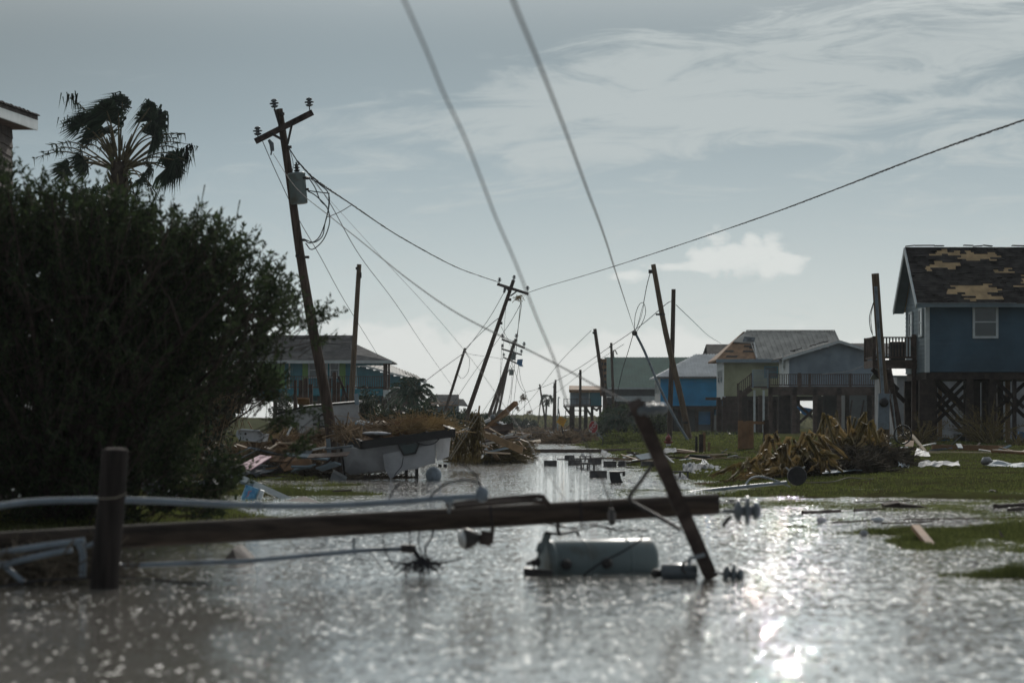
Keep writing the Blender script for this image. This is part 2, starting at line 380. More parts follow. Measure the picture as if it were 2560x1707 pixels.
def railing(a, b, h, mb, post=0.1, bal=0.04, gap=0.13, posts=2.0):
    a = Vector(a); b = Vector(b); L = (b - a).length; up = Vector((0, 0, 1))
    for i in range(int(max(1, round(L / posts))) + 1):
        p = a.lerp(b, i / max(1, round(L / posts))); mb.beam(p, p + up * (h + 0.05), post, post)
    mb.beam(a + up * h, b + up * h, 0.09, 0.05); mb.beam(a + up * 0.1, b + up * 0.1, 0.05, 0.08)
    n = int(L / gap)
    for i in range(1, n): p = a.lerp(b, i / n); mb.beam(p + up * 0.1, p + up * h, bal, bal)
    return mb
def slab(p, th, mb=None):
    """a sheet through four or more corners (given as seen from above), thickened downwards"""
    return (mb or MB()).prism(p, Vector((0, 0, -th)))
def window(parent, A, d, n, w, z0, z1, fr='trim', gl='glass', mull=1, t=0.09):
    A = Vector(A); d = Vector(d).normalized(); n = Vector(n).normalized(); up = Vector((0, 0, 1)); base = Vector((A.x, A.y, 0))
    f = MB(); q = lambda s, z, o: base + d * s + up * z + n * o
    def bar(s0, s1, za, zb, o0=0.01, o1=0.06):
        f.hexa([q(s0, za, o0), q(s1, za, o0), q(s1, za, o1), q(s0, za, o1), q(s0, zb, o0), q(s1, zb, o0), q(s1, zb, o1), q(s0, zb, o1)])
    bar(0, t, z0, z1); bar(w - t, w, z0, z1); bar(t, w - t, z1 - t, z1); bar(t, w - t, z0, z0 + t)
    if mull: bar(t, w - t, (z0 + z1) / 2 - 0.025, (z0 + z1) / 2 + 0.025, 0.01, 0.05)
    fo = f.build('window', M[fr], parent)
    g = MB(); g.hexa([q(t, z0 + t, 0.012), q(w - t, z0 + t, 0.012), q(w - t, z0 + t, 0.034), q(t, z0 + t, 0.034), q(t, z1 - t, 0.012), q(w - t, z1 - t, 0.012), q(w - t, z1 - t, 0.034), q(t, z1 - t, 0.034)])
    g.build('pane', M[gl], fo)
    return fo
# ---------------------------------------------------------------- ground, water, grass
def fbm(x, y, s, seed=0.0): return mnoise.fractal(Vector((x * s, y * s, seed)), 1.0, 2.0, 4)
def ground(x, y):
    g = -0.30
    nz = 0.5 * fbm(x, y, 0.16) * 0.16 + 0.03 * fbm(x, y, 0.9, 3.0)
    if y > 44:
        nz += 0.05 * fbm(x, y * .7, 0.35, 8.0) + .16 * fbm(x * .8, y * .5, .5, 8.0) * max(0, 1 - (y - 44) / 24)
        r = min(0.62, 0.085 * (x - 4.3 - max(0, (70 - y)) * 0.02), 0.6 * (y - 47.5) / 38.0)
        l = min(0.42, 0.07 * (-4.6 - x), 0.45 * (y - 58.5) / 22.0)
        g = max(g, r, l)
    if y > 330: g = max(g, 0.15)
    nz2 = 0.09 * fbm(x, y * .5, 0.8, 4.0)
    def isl(cx, cy, sx, sy, h): return nz2 + h * 1.35 * math.exp(-((x - cx) / sx) ** 2 - ((y - cy) / sy) ** 2) - 0.30 * (1 - math.exp(-((x - cx) / sx) ** 2 - ((y - cy) / sy) ** 2))
    if y < 60:
        for q in ((8.8, 29.0, 5.4, 5.0, .15), (7.6, 21.9, 5.2, .9, .15), (-5.0, 47.5, 3.6, 1.7, .05), (-4.3, 43.5, 2.2, 1.0, .03), (-6.8, 34.5, 4.6, 7.0, .13), (-7.5, 53, 3.5, 2.4, .05), (11.5, 44.5, 5.5, 2.2, .03)):
            g = max(g, isl(*q))
    if y > 395:
        g = max(g, 0.15 + (2.3 + 0.55 * fbm(x, 0, 0.03, 9.0) + 0.3 * fbm(x, y, 0.2, 2.0)) * min(1, (y - 395) / 45.0))
    return g + nz
def sheet(name, us, ys, fz, m, kind='structure'):
    vs = []; fs = []
    for y in ys:
        for u in us: x = u * max(y, 12.0); vs.append((x, y, fz(x, y)))
    n = len(us)
    for j in range(len(ys) - 1):
        for i in range(n - 1): fs.append((j * n + i, j * n + i + 1, (j + 1) * n + i + 1, (j + 1) * n + i))
    b = MB(); b.add(vs, fs, True); return tag(b.build(name, m, None, (0, 0, 0)), kind=kind)
us = [-1.2, -.8, -.5, -.36, -.3] + [-.26 + .52 * i / 190 for i in range(191)] + [.3, .36, .5, .8, 1.2]
ys = [-20, 0, 8]; y = 12.0
while y < 520: ys.append(y); y *= 1.0125
ys += [560, 700, 940]
sheet('ground', us, ys, ground, M['ground'])

WAVE_AMP = (0.05, 600.0, 560.0)
wm = bpy.data.materials.new('flood_water'); wm.use_nodes = True
t = NT(wm.node_tree)
tcn = t.n('ShaderNodeTexCoord')
mp1 = t.n('ShaderNodeMapping'); t.l(tcn.outputs['Object'], mp1.inputs[0]); mp1.inputs['Scale'].default_value = (0.8, 1.25, 1); mp1.inputs['Rotation'].default_value = (0, 0, 0.25)
big = t.noise(mp1.outputs[0], 1.3, 3.0, 0.6, 0.5)
sm = t.noise(mp1.outputs[0], 7.0, 3.0, 0.62, 0.3)
fine = t.noise(mp1.outputs[0], 26.0, 2.0, 0.5)
hgt = t.m('ADD', t.m('MULTIPLY', big, 0.05), t.m('MULTIPLY', sm, 0.007))
bp = t.n('ShaderNodeBump'); t.l(hgt, bp.inputs['Height']); bp.inputs['Strength'].default_value = 1.0; bp.inputs['Distance'].default_value = 0.3
spw = t.n('ShaderNodeSeparateXYZ'); t.l(tcn.outputs['Object'], spw.inputs[0])
pn = t.noise(mp1.outputs[0], 0.22, 3.0, 0.6, 0.8)
calm = t.m('MULTIPLY', t.ramp(t.m('ADD', spw.outputs[1], t.m('MULTIPLY', pn, 3.0)), 18.0, 21.0, 0.5, 1.0), t.ramp(pn, 0.36, 0.56, 0.7, 1.0))
t.l(calm, bp.inputs['Strength'])
def facets(sx, sy, sc, amp, det, nrm):
    mpx = t.n('ShaderNodeMapping'); t.l(tcn.outputs['Object'], mpx.inputs[0]); mpx.inputs['Scale'].default_value = (sx, sy, 1)
    nz = t.n('ShaderNodeTexNoise'); t.l(mpx.outputs[0], nz.inputs['Vector']); nz.inputs['Scale'].default_value = sc; nz.inputs['Detail'].default_value = det
    a = t.n('ShaderNodeVectorMath', operation='SUBTRACT'); t.l(nz.outputs['Color'], a.inputs[0]); a.inputs[1].default_value = (.5, .5, .5)
    a2 = t.n('ShaderNodeVectorMath', operation='MULTIPLY'); t.l(a.outputs[0], a2.inputs[0]); t.l(a.outputs[0], a2.inputs[1])
    a3 = t.n('ShaderNodeVectorMath', operation='MULTIPLY'); t.l(a2.outputs[0], a3.inputs[0]); t.l(a.outputs[0], a3.inputs[1])
    a4 = t.n('ShaderNodeVectorMath', operation='MULTIPLY'); a6 = t.n('ShaderNodeVectorMath', operation='MULTIPLY'); t.l(a3.outputs[0], a6.inputs[0]); t.l(a2.outputs[0], a6.inputs[1]); t.l(a6.outputs[0], a4.inputs[0]); a4.inputs[1].default_value = (amp[1], amp[2], 0)
    a5 = t.n('ShaderNodeVectorMath', operation='MULTIPLY'); t.l(a.outputs[0], a5.inputs[0]); a5.inputs[1].default_value = (amp[0], amp[0], 0)
    c0 = t.n('ShaderNodeVectorMath', operation='ADD'); t.l(a4.outputs[0], c0.inputs[0]); t.l(a5.outputs[0], c0.inputs[1])
    c = t.n('ShaderNodeVectorMath', operation='SCALE'); t.l(c0.outputs[0], c.inputs[0]); t.l(calm, c.inputs[3])
    d = t.n('ShaderNodeVectorMath', operation='ADD'); t.l(c.outputs[0], d.inputs[0]); t.l(nrm, d.inputs[1]); return d.outputs[0]
nn = facets(1.0, 0.25, 24.0, WAVE_AMP, 1.0, bp.outputs[0])
nn = facets(0.5, 2.2, 16.0, (0.4, 0.0, 0.0), 2.0, nn)
nv = t.n('ShaderNodeVectorMath', operation='NORMALIZE'); t.l(nn, nv.inputs[0])
b = t.n('ShaderNodeBsdfPrincipled')
mud = t.noise(tcn.outputs['Object'], 0.25, 4.0, 0.6, 1.0)
t.l(t.mix(t.ramp(mud, 0.35, 0.65), (0.36, 0.335, 0.29), (0.44, 0.41, 0.37)), b.inputs['Base Color'])
b.inputs['Roughness'].default_value = 0.13; b.inputs['IOR'].default_value = 1.5; b.inputs['Specular IOR Level'].default_value = 0.5
nb = t.n('ShaderNodeVectorMath', operation='NORMALIZE'); t.l(facets(0.35, 1.6, 16.0, (0.32, 0.0, 0.0), 2.0, bp.outputs[0]), nb.inputs[0])
t.l(nb.outputs[0], b.inputs['Normal'])
b.inputs['Coat Weight'].default_value = 1.0; b.inputs['Coat Roughness'].default_value = 0.03; b.inputs['Coat IOR'].default_value = 3.2
t.l(nv.outputs[0], b.inputs['Coat Normal'])
o = t.n('ShaderNodeOutputMaterial'); t.l(b.outputs[0], o.inputs[0])
wys = [-20, 6, 12, 20, 30, 45, 70, 110, 180, 300, 430]
sheet('flood_water', [-1.2, -.3, -.15, 0, .15, .3, 1.2], wys, lambda x, y: 0.0, wm)

def blades(name, n, region, h, wd, m, dens, label, cat='grass', lean=0.5):
    vs = []; fs = []
    k = 0; tries = 0
    while k < n and tries < n * 14:
        tries += 1
        x, y = region(); g = ground(x, y)
        if not dens(x, y, g): continue
        g = max(g, -0.012); hh = h * rnd.uniform(0.5, 1.3) * (0.75 + 0.5 * fbm(x, y, 1.4, 5.0)); a = rnd.uniform(0, 6.283); ww = wd * rnd.uniform(.6, 1.3) * max(1.0, y / 55.0)
        dx, dy = math.cos(a) * ww, math.sin(a) * ww * 0.4; lx, ly = rnd.uniform(-lean, lean) * hh, rnd.uniform(-lean, lean) * hh
        g -= 0.02; i = len(vs)
        vs += [(x - dx, y - dy, g), (x + dx, y + dy, g), (x + lx, y + ly, g + 0.02 + hh)]; fs.append((i, i + 1, i + 2)); k += 1
    b = MB(); b.v = vs; b.f = fs; b.sm = [False] * len(fs)
    return tag(b.build(name, m, None, (0, 0, 0)), label, cat, None, 'stuff')
def reg(y0, y1, u0, u1):
    def f():
        y = y0 * (y1 / y0) ** rnd.random(); return rnd.uniform(u0, u1) * y, y
    return f
blades('grass', 80000, reg(46, 125, .03, .225), .05, .016, M['grassblade'], lambda x, y, g: g > -0.05 + 0.05 * rnd.random(), 'short green lawn grass on the right bank below the stilt houses')
blades('grass', 12000, reg(110, 330, .012, .10), .08, .03, M['grassblade'], lambda x, y, g: g > 0.03, 'rough green grass beyond the long fallen pole')
blades('grass', 24000, reg(24, 42, .10, .22), .06, .007, M['grassblade'], lambda x, y, g: g > -0.03 + 0.04 * rnd.random(), 'flooded green grass patch at the right in the foreground')
blades('grass', 5000, reg(20.6, 23.2, .13, .22), .08, .005, M['grassblade'], lambda x, y, g: g > -0.035 + 0.03 * rnd.random(), 'thin blurred strip of grass nearest the camera at the right')
blades('grass', 22000, reg(27, 57, -.22, -.02), .07, .008, M['grassblade'], lambda x, y, g: g > -0.045 + 0.06 * rnd.random(), 'olive flooded grass around the foot of the big bush and the mailbox')
blades('grass', 12000, reg(58, 90, -.2, -.02), .09, .012, M['grassblade'], lambda x, y, g: g > -0.02, 'green grass strip under the debris pile and the leaning pole')
blades('grass', 42000, reg(31, 62, .04, .225), .045, .008, M['grassblade'], lambda x, y, g: g < .02 and fbm(x, y * .6, .35, 4.0) + .5 * fbm(x, y, 1.5, 1.0) > -.08 + max(0, (42 - y)) * .018 + max(0, 6.5 - x) * .12 + rnd.random() * .3, 'sparse blades standing out of the shallow flood water at the right')
blades('dune_grass', 12000, reg(395, 475, -.06, .12), .55, .10, M['dunegrass'], lambda x, y, g: True, 'tawny grass on the low dunes closing the street', 'dune grass', 0.4)
# ---------------------------------------------------------------- houses
UP = Vector((0, 0, 1)); XD = Vector((1, 0, 0)); YD = Vector((0, 1, 0))
def gz(x, y): return max(ground(x, y), -0.05)
def stilt(par, x, y, ztop, wd=0.3, m='darkwood', name='stilt'):
    g = gz(x, y) - 0.15
    return MB().box(x - wd / 2, x + wd / 2, y - wd / 2, y + wd / 2, g, ztop).build(name, M[m], par)

def shingle_rows(p_ll, p_lr, p_ur, p_ul, rows, keep, tab=0.9, th=0.014, mb=None, rag=0.05):
    """courses of shingles on a roof slope; keep(s, t) says whether a tab is still there"""
    mb = mb or MB(); p_ll, p_lr, p_ur, p_ul = map(Vector, (p_ll, p_lr, p_ur, p_ul))
    nrm = (p_lr - p_ll).cross(p_ul - p_ll).normalized()
    if nrm.z < 0: nrm = -nrm
    for i in range(rows):
        t0 = i / rows; t1 = min(1.0, (i + 1.12) / rows)
        a0, b0 = p_ll.lerp(p_ul, t0), p_lr.lerp(p_ur, t0); a1, b1 = p_ll.lerp(p_ul, t1), p_lr.lerp(p_ur, t1)
        L = (b0 - a0).length; s = -rnd.random() * tab
        while s < L:
            e = s + tab * rnd.uniform(.6, 1.4); u0, u1 = max(0, s / L), min(1, e / L); s = e
            if u1 - u0 < 1e-3 or not keep((u0 + u1) / 2, (t0 + t1) / 2): continue
            lift = nrm * (th + (rnd.uniform(0.0, rag) if rnd.random() < 0.25 else rnd.uniform(0, .006)))
            q = [a0.lerp(b0, u0), a0.lerp(b0, u1), a1.lerp(b1, u1), a1.lerp(b1, u0)]
            mb.add([q[0] + lift, q[1] + lift, q[2] + nrm * 0.004, q[3] + nrm * 0.004, q[0] + nrm * .001, q[1] + nrm * .001], [(0, 1, 2, 3), (4, 5, 1, 0), (4, 0, 3), (5, 2, 1)])
    return mb
def ribs(p_ll, p_lr, p_ur, p_ul, n, h=0.05, wd=0.05, mb=None):
    mb = mb or MB(); p_ll, p_lr, p_ur, p_ul = map(Vector, (p_ll, p_lr, p_ur, p_ul))
    nrm = (p_lr - p_ll).cross(p_ul - p_ll).normalized()
    if nrm.z < 0: nrm = -nrm
    for i in range(n + 1):
        a = p_ll.lerp(p_lr, i / n) + nrm * h / 2; b = p_ul.lerp(p_ur, i / n) + nrm * h / 2; mb.beam(a, b, wd, h, nrm)
    return mb

# --- blue house on stilts at the right edge
def blue_house():
    Y0, Y1 = 98.0, 103.0; x0, x1 = 15.85, 25.5; zf, ze, zr = 3.3, 5.92, 8.12
    h = thing('stilt_house', 'slate blue house on tall dark stilts with storm-stripped shingle roof at the right edge', 'house', (x0, Y0, 0.6))
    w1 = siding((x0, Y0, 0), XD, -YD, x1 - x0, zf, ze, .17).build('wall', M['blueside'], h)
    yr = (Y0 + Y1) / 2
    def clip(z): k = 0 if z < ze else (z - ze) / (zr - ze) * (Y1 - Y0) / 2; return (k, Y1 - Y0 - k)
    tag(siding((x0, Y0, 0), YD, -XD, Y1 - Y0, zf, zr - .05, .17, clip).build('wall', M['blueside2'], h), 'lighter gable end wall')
    MB().box(x0 + .1, x1, Y1 - .1, Y1, zf, ze).build('wall', M['blueside'], h)
    MB().box(x0 - .03, x0 + .13, Y0 - .05, Y0 + .12, zf - .02, ze - .02).build('corner_board', M['trim'], h)
    MB().box(x0 + .02, x1, Y0 + .05, Y1 - .05, zf - .28, zf - .01).build('floor_beam', M['darkwood'], h)
    # roof
    xl = x0 - .42; A = Vector((xl, Y0 - .45, ze - .02)); T = Vector((xl, yr, zr + .12)); Bk = Vector((xl, Y1 + .45, ze - .02)); W = Vector((x1 + .3 - xl, 0, 0))
    rb = MB(); slab([A, A + W, T + W, T], .10, rb); slab([T, T + W, Bk + W, Bk], .10, rb); rf = rb.build('roof', M['ply'], h)
    pat = [(PX(a, 99), PX(b, 99), c, d) for a, b, c, d in ((2385, 2496, .22, .31), (2395, 2470, .14, .235), (2360, 2385, .19, .235), (2438, 2490, .07, .15), (2398, 2432, .06, .1), (2318, 2362, .585, .66), (2338, 2406, .62, .72), (2345, 2418, .86, .93), (2405, 2500, .78, .90), (2273, 2290, .80, .88), (2480, 2552, .56, .60), (2545, 2560, .38, .45), (2527, 2560, .29, .335), (2500, 2515, .83, .88), (2585, 2640, .3, .5), (2400, 2408, .30, .33))]
    def keep(s, t):
        x = xl + s * W.x
        j = .55 * fbm(x * 1.3, t * 9, 1.0, 6.0) + rnd.uniform(-.05, .05); k = .03 * fbm(x * 3, t * 4, 1.0, 2.0); return not any(a + j * .5 < x < b + j and c - .012 + k < t < d + .012 + k * 2 for a, b, c, d in pat) and (rnd.random() > .006)
    shingle_rows(A, A + W, T + W, T, 32, keep, .26, rag=.06).build('shingles', M['shingle'], rf)
    shingle_rows(Bk + W, Bk, T, T + W, 20, lambda s, t: True, 1.2).build('shingles', M['shingle'], rf)
    r = MB()
    for i in range(26):
        if i in (4, 5, 9, 10, 15): continue
        r.obox((xl + .2 + i * .38, yr, zr + .16 + rnd.uniform(0, .03)), (.36, .3, .03), (0, rnd.uniform(-.12, .12), 0))
    r.build('ridge_cap', M['shingle'], rf)
    f = MB(); f.box(xl, x1 + .3, Y0 - .50, Y0 - .455, ze - .17, ze - .03).build('fascia', M['blueside2'], rf)
    MB().box(xl + .02, PX(2535, Y0), Y0 - .53, Y0 - .47, ze - .027, ze - .005).build('drip_edge', M['metal'], rf)
    g = MB()
    for a, b in ((A, T), (T, Bk)): g.beam(a + Vector((-.02, 0, -.10)), b + Vector((-.02, 0, -.10)), .05, .2)
    g.build('rake_board', M['trim'], rf)
    g = MB(); g.prism([A + Vector((.02, .02, -.12)), A + Vector((.4, .02, -.12)), T + Vector((.4, 0, -.12)), T + Vector((.02, 0, -.12))], (0, 0, -.03)); g.prism([T + Vector((.02, 0, -.12)), T + Vector((.4, 0, -.12)), Bk + Vector((.4, 0, -.12)), Bk + Vector((.02, 0, -.12))], (0, 0, -.03)); g.build('soffit', M['blueside2'], rf)
    # windows
    k = 65.3
    window(h, (PX(2431, Y0), Y0 - .02, 0), XD, -YD, 64 / k, PZ(846, Y0), PZ(764, Y0))
    window(h, (x0 - .02, 98.55, 0), YD, -XD, .85, PZ(840, 98), PZ(768, 98)); window(h, (x0 - .02, 101.0, 0), YD, -XD, .85, PZ(838, 98), PZ(770, 98))
    # stilts
    for px, y, wd, m in ((2306, 98.25, .27, 'darkwood'), (2325, 98.3, .36, 'darkwood'), (2423, 98.3, .26, 'darkwood'), (2481, 98.3, .27, 'darkwood'), (2536, 98.3, .14, 'darkwood'), (2600, 98.3, .3, 'darkwood'),
                         (2288, 100.6, .26, 'darkwood'), (2350, 100.6, .15, 'tanwood'), (2441, 100.6, .26, 'darkwood'), (2463, 100.6, .26, 'darkwood'), (2519, 100.6, .17, 'tanwood'),
                         (2269, 102.7, .26, 'darkwood'), (2336, 102.7, .2, 'deckwood'), (2416, 102.7, .22, 'darkwood'), (2500, 102.7, .22, 'darkwood')):
        stilt(h, PX(px, y), y, zf - .28, wd, m)
    for k2, (a, b, c, d) in enumerate(((2333, 937, 2414, 1019), (2330, 948, 2418, 1036), (2330, 973, 2416, 1066), (2416, 937, 2332, 1023), (2466, 937, 2332, 1061), (2416, 960, 2332, 1040),
                                       (2488, 950, 2560, 1019), (2488, 972, 2562, 1042), (2562, 958, 2488, 1026), (2562, 990, 2500, 1062), (2330, 995, 2414, 1086))):
        y = 98.6 + (k2 % 3) * .9
        MB().beam(P(a, b, y), P(c, d, y), .05, .14).build('cross_brace', M['darkwood'], h)
    # balcony
    bx0, bx1, by0, by1 = PX(2181, 100.2), x0 + .02, 100.1, 102.6; zd = PZ(901, 101)
    d = MB(); d.box(bx0, bx1, by0, by1, zd - .06, zd); d.box(bx0, bx1, by0, by0 + .06, zd - .34, zd - .06); d.box(bx0, bx0 + .06, by0 + .07, by1, zd - .30, zd - .06)
    bal = d.build('balcony', M['deckwood'], h)
    r = MB(); railing((bx0 + .06, by0 + .05, zd), (bx1 - .12, by0 + .05, zd), .88, r, .13, .05, .115, 3); railing((bx0 + .06, by0 + .1, zd), (bx0 + .06, by1 - .05, zd), .88, r, .13, .05, .2, 3)
    r.build('railing', M['deckwood'], bal)
    stilt(h, x0 - .12, by0 + .1, zd + 1.0, .16, 'deckwood', 'balcony_post')
    for a, b, c, e in ((2180, 922, 2262, 1004), (2197, 926, 2245, 975)): MB().beam(P(a, b, 100.2), P(c, e, 100.6), .08, .16).build('balcony_brace', M['darkwood'], h)
    st = MB()
    for a, b in ((2212, 2243), (2222, 2256)): st.beam(P(a, 922, 100), Vector((PX(b, 99.6), 99.6, .5)), .06, .22)
    for i in range(9): st.beam(P(2213, 930, 100).lerp(P(2243, 1095, 99.6), i / 8.5), P(2224, 930, 100).lerp(P(2256, 1095, 99.6), i / 8.5), .2, .04)
    st.build('ladder_stair', M['deckwood'], h)
    gr = MB(); gx = PX(2226, 101.3); gr.box(gx, gx + .58, 101.2, 101.7, zd + .02, zd + .55); gr.lathe((gx, 101.45, zd + .56), XD, [(0, .22), (.58, .22)], 12)
    gr.box(gx - .1, gx - .02, 101.25, 101.65, zd + .5, zd + .54)
    g2 = gr.build('barbecue_grill', M['black']); tag(g2, 'black covered grill standing on the small balcony of the slate blue house', 'grill')
blue_house()

def white_garage():
    Y0 = 113.0; x0 = PX(2243, Y0); x1 = PX(2680, Y0); z1 = PZ(942, Y0)
    g = thing('metal_garage', 'long pale metal garage seen between the stilts of the slate blue house', 'garage', (x0, Y0, .5))
    MB().box(x0, x1, Y0, Y0 + 7, .4, z1).build('wall', M['offwhite'], g)
    slab([(x0 - .2, Y0 - .2, z1 + .06), (x1 + .2, Y0 - .2, z1 + .06), (x1 + .2, Y0 + 3.5, z1 + .9), (x0 - .2, Y0 + 3.5, z1 + .9)], .06).build('roof', M['metal'], g)
    slab([(x0 - .2, Y0 + 3.5, z1 + .9), (x1 + .2, Y0 + 3.5, z1 + .9), (x1 + .2, Y0 + 7.2, z1 + .06), (x0 - .2, Y0 + 7.2, z1 + .06)], .06).build('roof', M['metal'], g)
    r = MB(); n = 46
    for i in range(n): r.box(x0 + .1 + i * (x1 - x0) / n, x0 + .13 + i * (x1 - x0) / n, Y0 - .02, Y0 - .002, .42, z1 - .02)
    r.build('wall_rib', M['offwhite'], g)
    MB().box(PX(2395, Y0), PX(2400, Y0), Y0 - .06, Y0 - .022, .6, PZ(1020, Y0)).build('door_post', M['metal'], g)
white_garage()

# --- grey gable house with the long deck
def gable_house():
    Y0, Y1 = 186.0, 193.0; k = F / Y0; x0, x1 = PX(1973, Y0), PX(2222, Y0); xm = PX(2096, Y0); ze, zr = PZ(893, Y0), PZ(858, Y0); zf = PZ(972, Y0)
    h = thing('gable_house', 'pale grey house with a low wide gable behind a long raised deck', 'house', (xm, Y0, .6))
    def clip(z):
        if z < ze: return (0, x1 - x0)
        t = (z - ze) / (zr - ze); return ((xm - x0) * t, (x1 - x0) - (x1 - xm) * t)
    siding((x0, Y0, 0), XD, -YD, x1 - x0, zf, zr, .16, clip).build('wall', M['greyside'], h)
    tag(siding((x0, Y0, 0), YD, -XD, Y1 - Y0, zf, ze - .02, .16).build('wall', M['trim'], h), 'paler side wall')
    MB().box(x0 + .1, x1, Y1 - .1, Y1, zf, ze).build('wall', M['greyside'], h)
    rb = MB(); e = .55
    for xa, za, xb, zb in ((x0 - e, ze - .12, xm, zr + .12), (x1 + e, ze - .12, xm, zr + .12)):
        rb.prism([(xa, Y0 - .5, za), (xb, Y0 - .5, zb), (xb, Y0 - .5, zb + .1), (xa, Y0 - .5, za + .1)], (0, Y1 - Y0 + 1, 0))
    rf = rb.build('roof', M['shingle2'], h)
    f = MB()
    for xa, za, xb, zb in ((x0 - e, ze - .12, xm, zr + .12), (x1 + e, ze - .12, xm, zr + .12)): f.prism([(xa, Y0 - .56, za - .12), (xb, Y0 - .56, zb - .12), (xb, Y0 - .56, zb + .08), (xa, Y0 - .56, za + .08)], (0, .05, 0))
    f.build('rake_board', M['trim'], rf)
    b = MB()
    for px, py in ((2030, 868), (2042, 865), (2055, 861), (2064, 859), (1990, 879), (1998, 877), (1982, 882)): b.obox((PX(px, Y0), Y0, PZ(py, Y0) + .14), (.3, .8, .06), (0, rnd.uniform(-.4, .1), 0))
    b.build('torn_shingle', M['shingle'], rf)
    window(h, (x0 - .02, 188.5, 0), YD, -XD, 1.3, PZ(925, 190), PZ(898, 190)); 
    for px in (1985, 2050, 2120, 2200): stilt(h, PX(px, Y0), Y0 + .5, zf, .3)
    MB().box(x0, x1, Y0 + .1, Y1, zf - .25, zf - .01).build('floor_beam', M['darkwood'], h)
    # rear posts and boards in the open ground floor
    for a, b, m in ((1850, 1868, 'darkwood'), (1896, 1905, 'deckwood'), (1946, 1992, 'darkwood'), (2058, 2096, 'teal2'), (2168, 2200, 'darkwood')):
        o = MB().box(PX(a, 189), PX(b, 189), 189, 189.2, .3, PZ(988, 189)).build('ground_floor_panel', M[m if m != 'teal2' else 'greywall'], h)
    for a, b, c, d in ((1992, 1008, 2052, 1062), (2052, 1008, 1992, 1062), (2130, 1000, 2120, 1080), (2160, 1000, 2148, 1060)): MB().beam(P(a, b, 188.5), P(c, d, 188.5), .08, .2).build('cross_brace', M['deckwood'], h)
    # deck
    D0, D1 = 180.0, 185.8; dx0, dx1 = PX(1922, D0), PX(2330, D0); zd = PZ(966, D0)
    d = MB(); d.box(dx0, dx1, D0, D1, zd - .1, zd); d.box(dx0, dx1, D0 - .05, D0 + .05, zd - .62, zd - .1); dk = d.build('deck', M['deckwood'], h)
    r = MB(); railing((dx0, D0, zd), (dx1, D0, zd), .86, r, .16, .055, .155, 3.05); r.build('railing', M['deckwood'], dk)
    for px in (1926, 1986, 2038, 2098, 2186, 2262, 2320): stilt(h, PX(px, D0), D0 + .1, zd - .1, .3, 'deckwood', 'deck_post')
    MB().box(PX(1995, D0 + 3), PX(2003, D0 + 3), D0 + 3, D0 + 3.2, zd, PZ(932, D0 + 3)).build('deck_post', M['deckwood'], h)
    MB().box(PX(1956, D0), PX(1958, D0), D0 - .1, D0, zd + .1, PZ(885, D0)).build('flag_pole', M['trim'], h)
    # landing with lattice and stair on the left
    s = MB(); lx0, lx1 = PX(1880, 179), PX(1921, 179)
    s.box(lx0, lx1, 179, 180, zd - .1, zd); 
    s.build('landing', M['deckwood'], h)
    s = MB()
    for i in range(13): s.box(lx0, lx1, 178.93, 178.96, zd + .02 + i * .09, zd + .07 + i * .09)
    for i in range(2): s.box((lx0, lx1 - .1)[i], (lx0 + .1, lx1)[i], 178.86, 178.93, zd - .1, zd + 1.15)
    s.build('lattice_panel', M['greyside'], h)
    s = MB(); a = Vector((lx0, 179.4, zd)); b = Vector((PX(1846, 179), 179.4, PZ(992, 179))); railing(b, a, .9, s, .12, .05, .16, 1.6); s.beam(a - UP * .15, b - UP * .15, .08, .3)
    c = Vector((b.x - .1, 179.4, b.z)); s.build('stair_rail', M['deckwood'], h)
    for px, m in ((1848, 'deckwood'), (1852, 'deckwood'), (1886, 'trim'), (1909, 'trim')): 
        x = PX(px, 179.2); MB().box(x - .07, x + .07, 179.1, 179.24, gz(x, 179) - .1, PZ(975, 179)).build('landing_post', M[m], h)
gable_house()
tp = MB(); a = PX(1993, 194.6); tp.add([(a, 195, 2.6), (a + 1.2, 195, 2.45), (a + 1.2, 195.8, 2.5), (a, 195.8, 2.7), (a + .5, 194.8, 2.0), (a + 1.0, 194.9, 1.9)], [(0, 1, 2, 3), (0, 4, 5, 1)])
tag(tp.build('tarp', M['tarp']), 'crumpled blue tarp hanging in the open ground floor under the long deck', 'tarp')

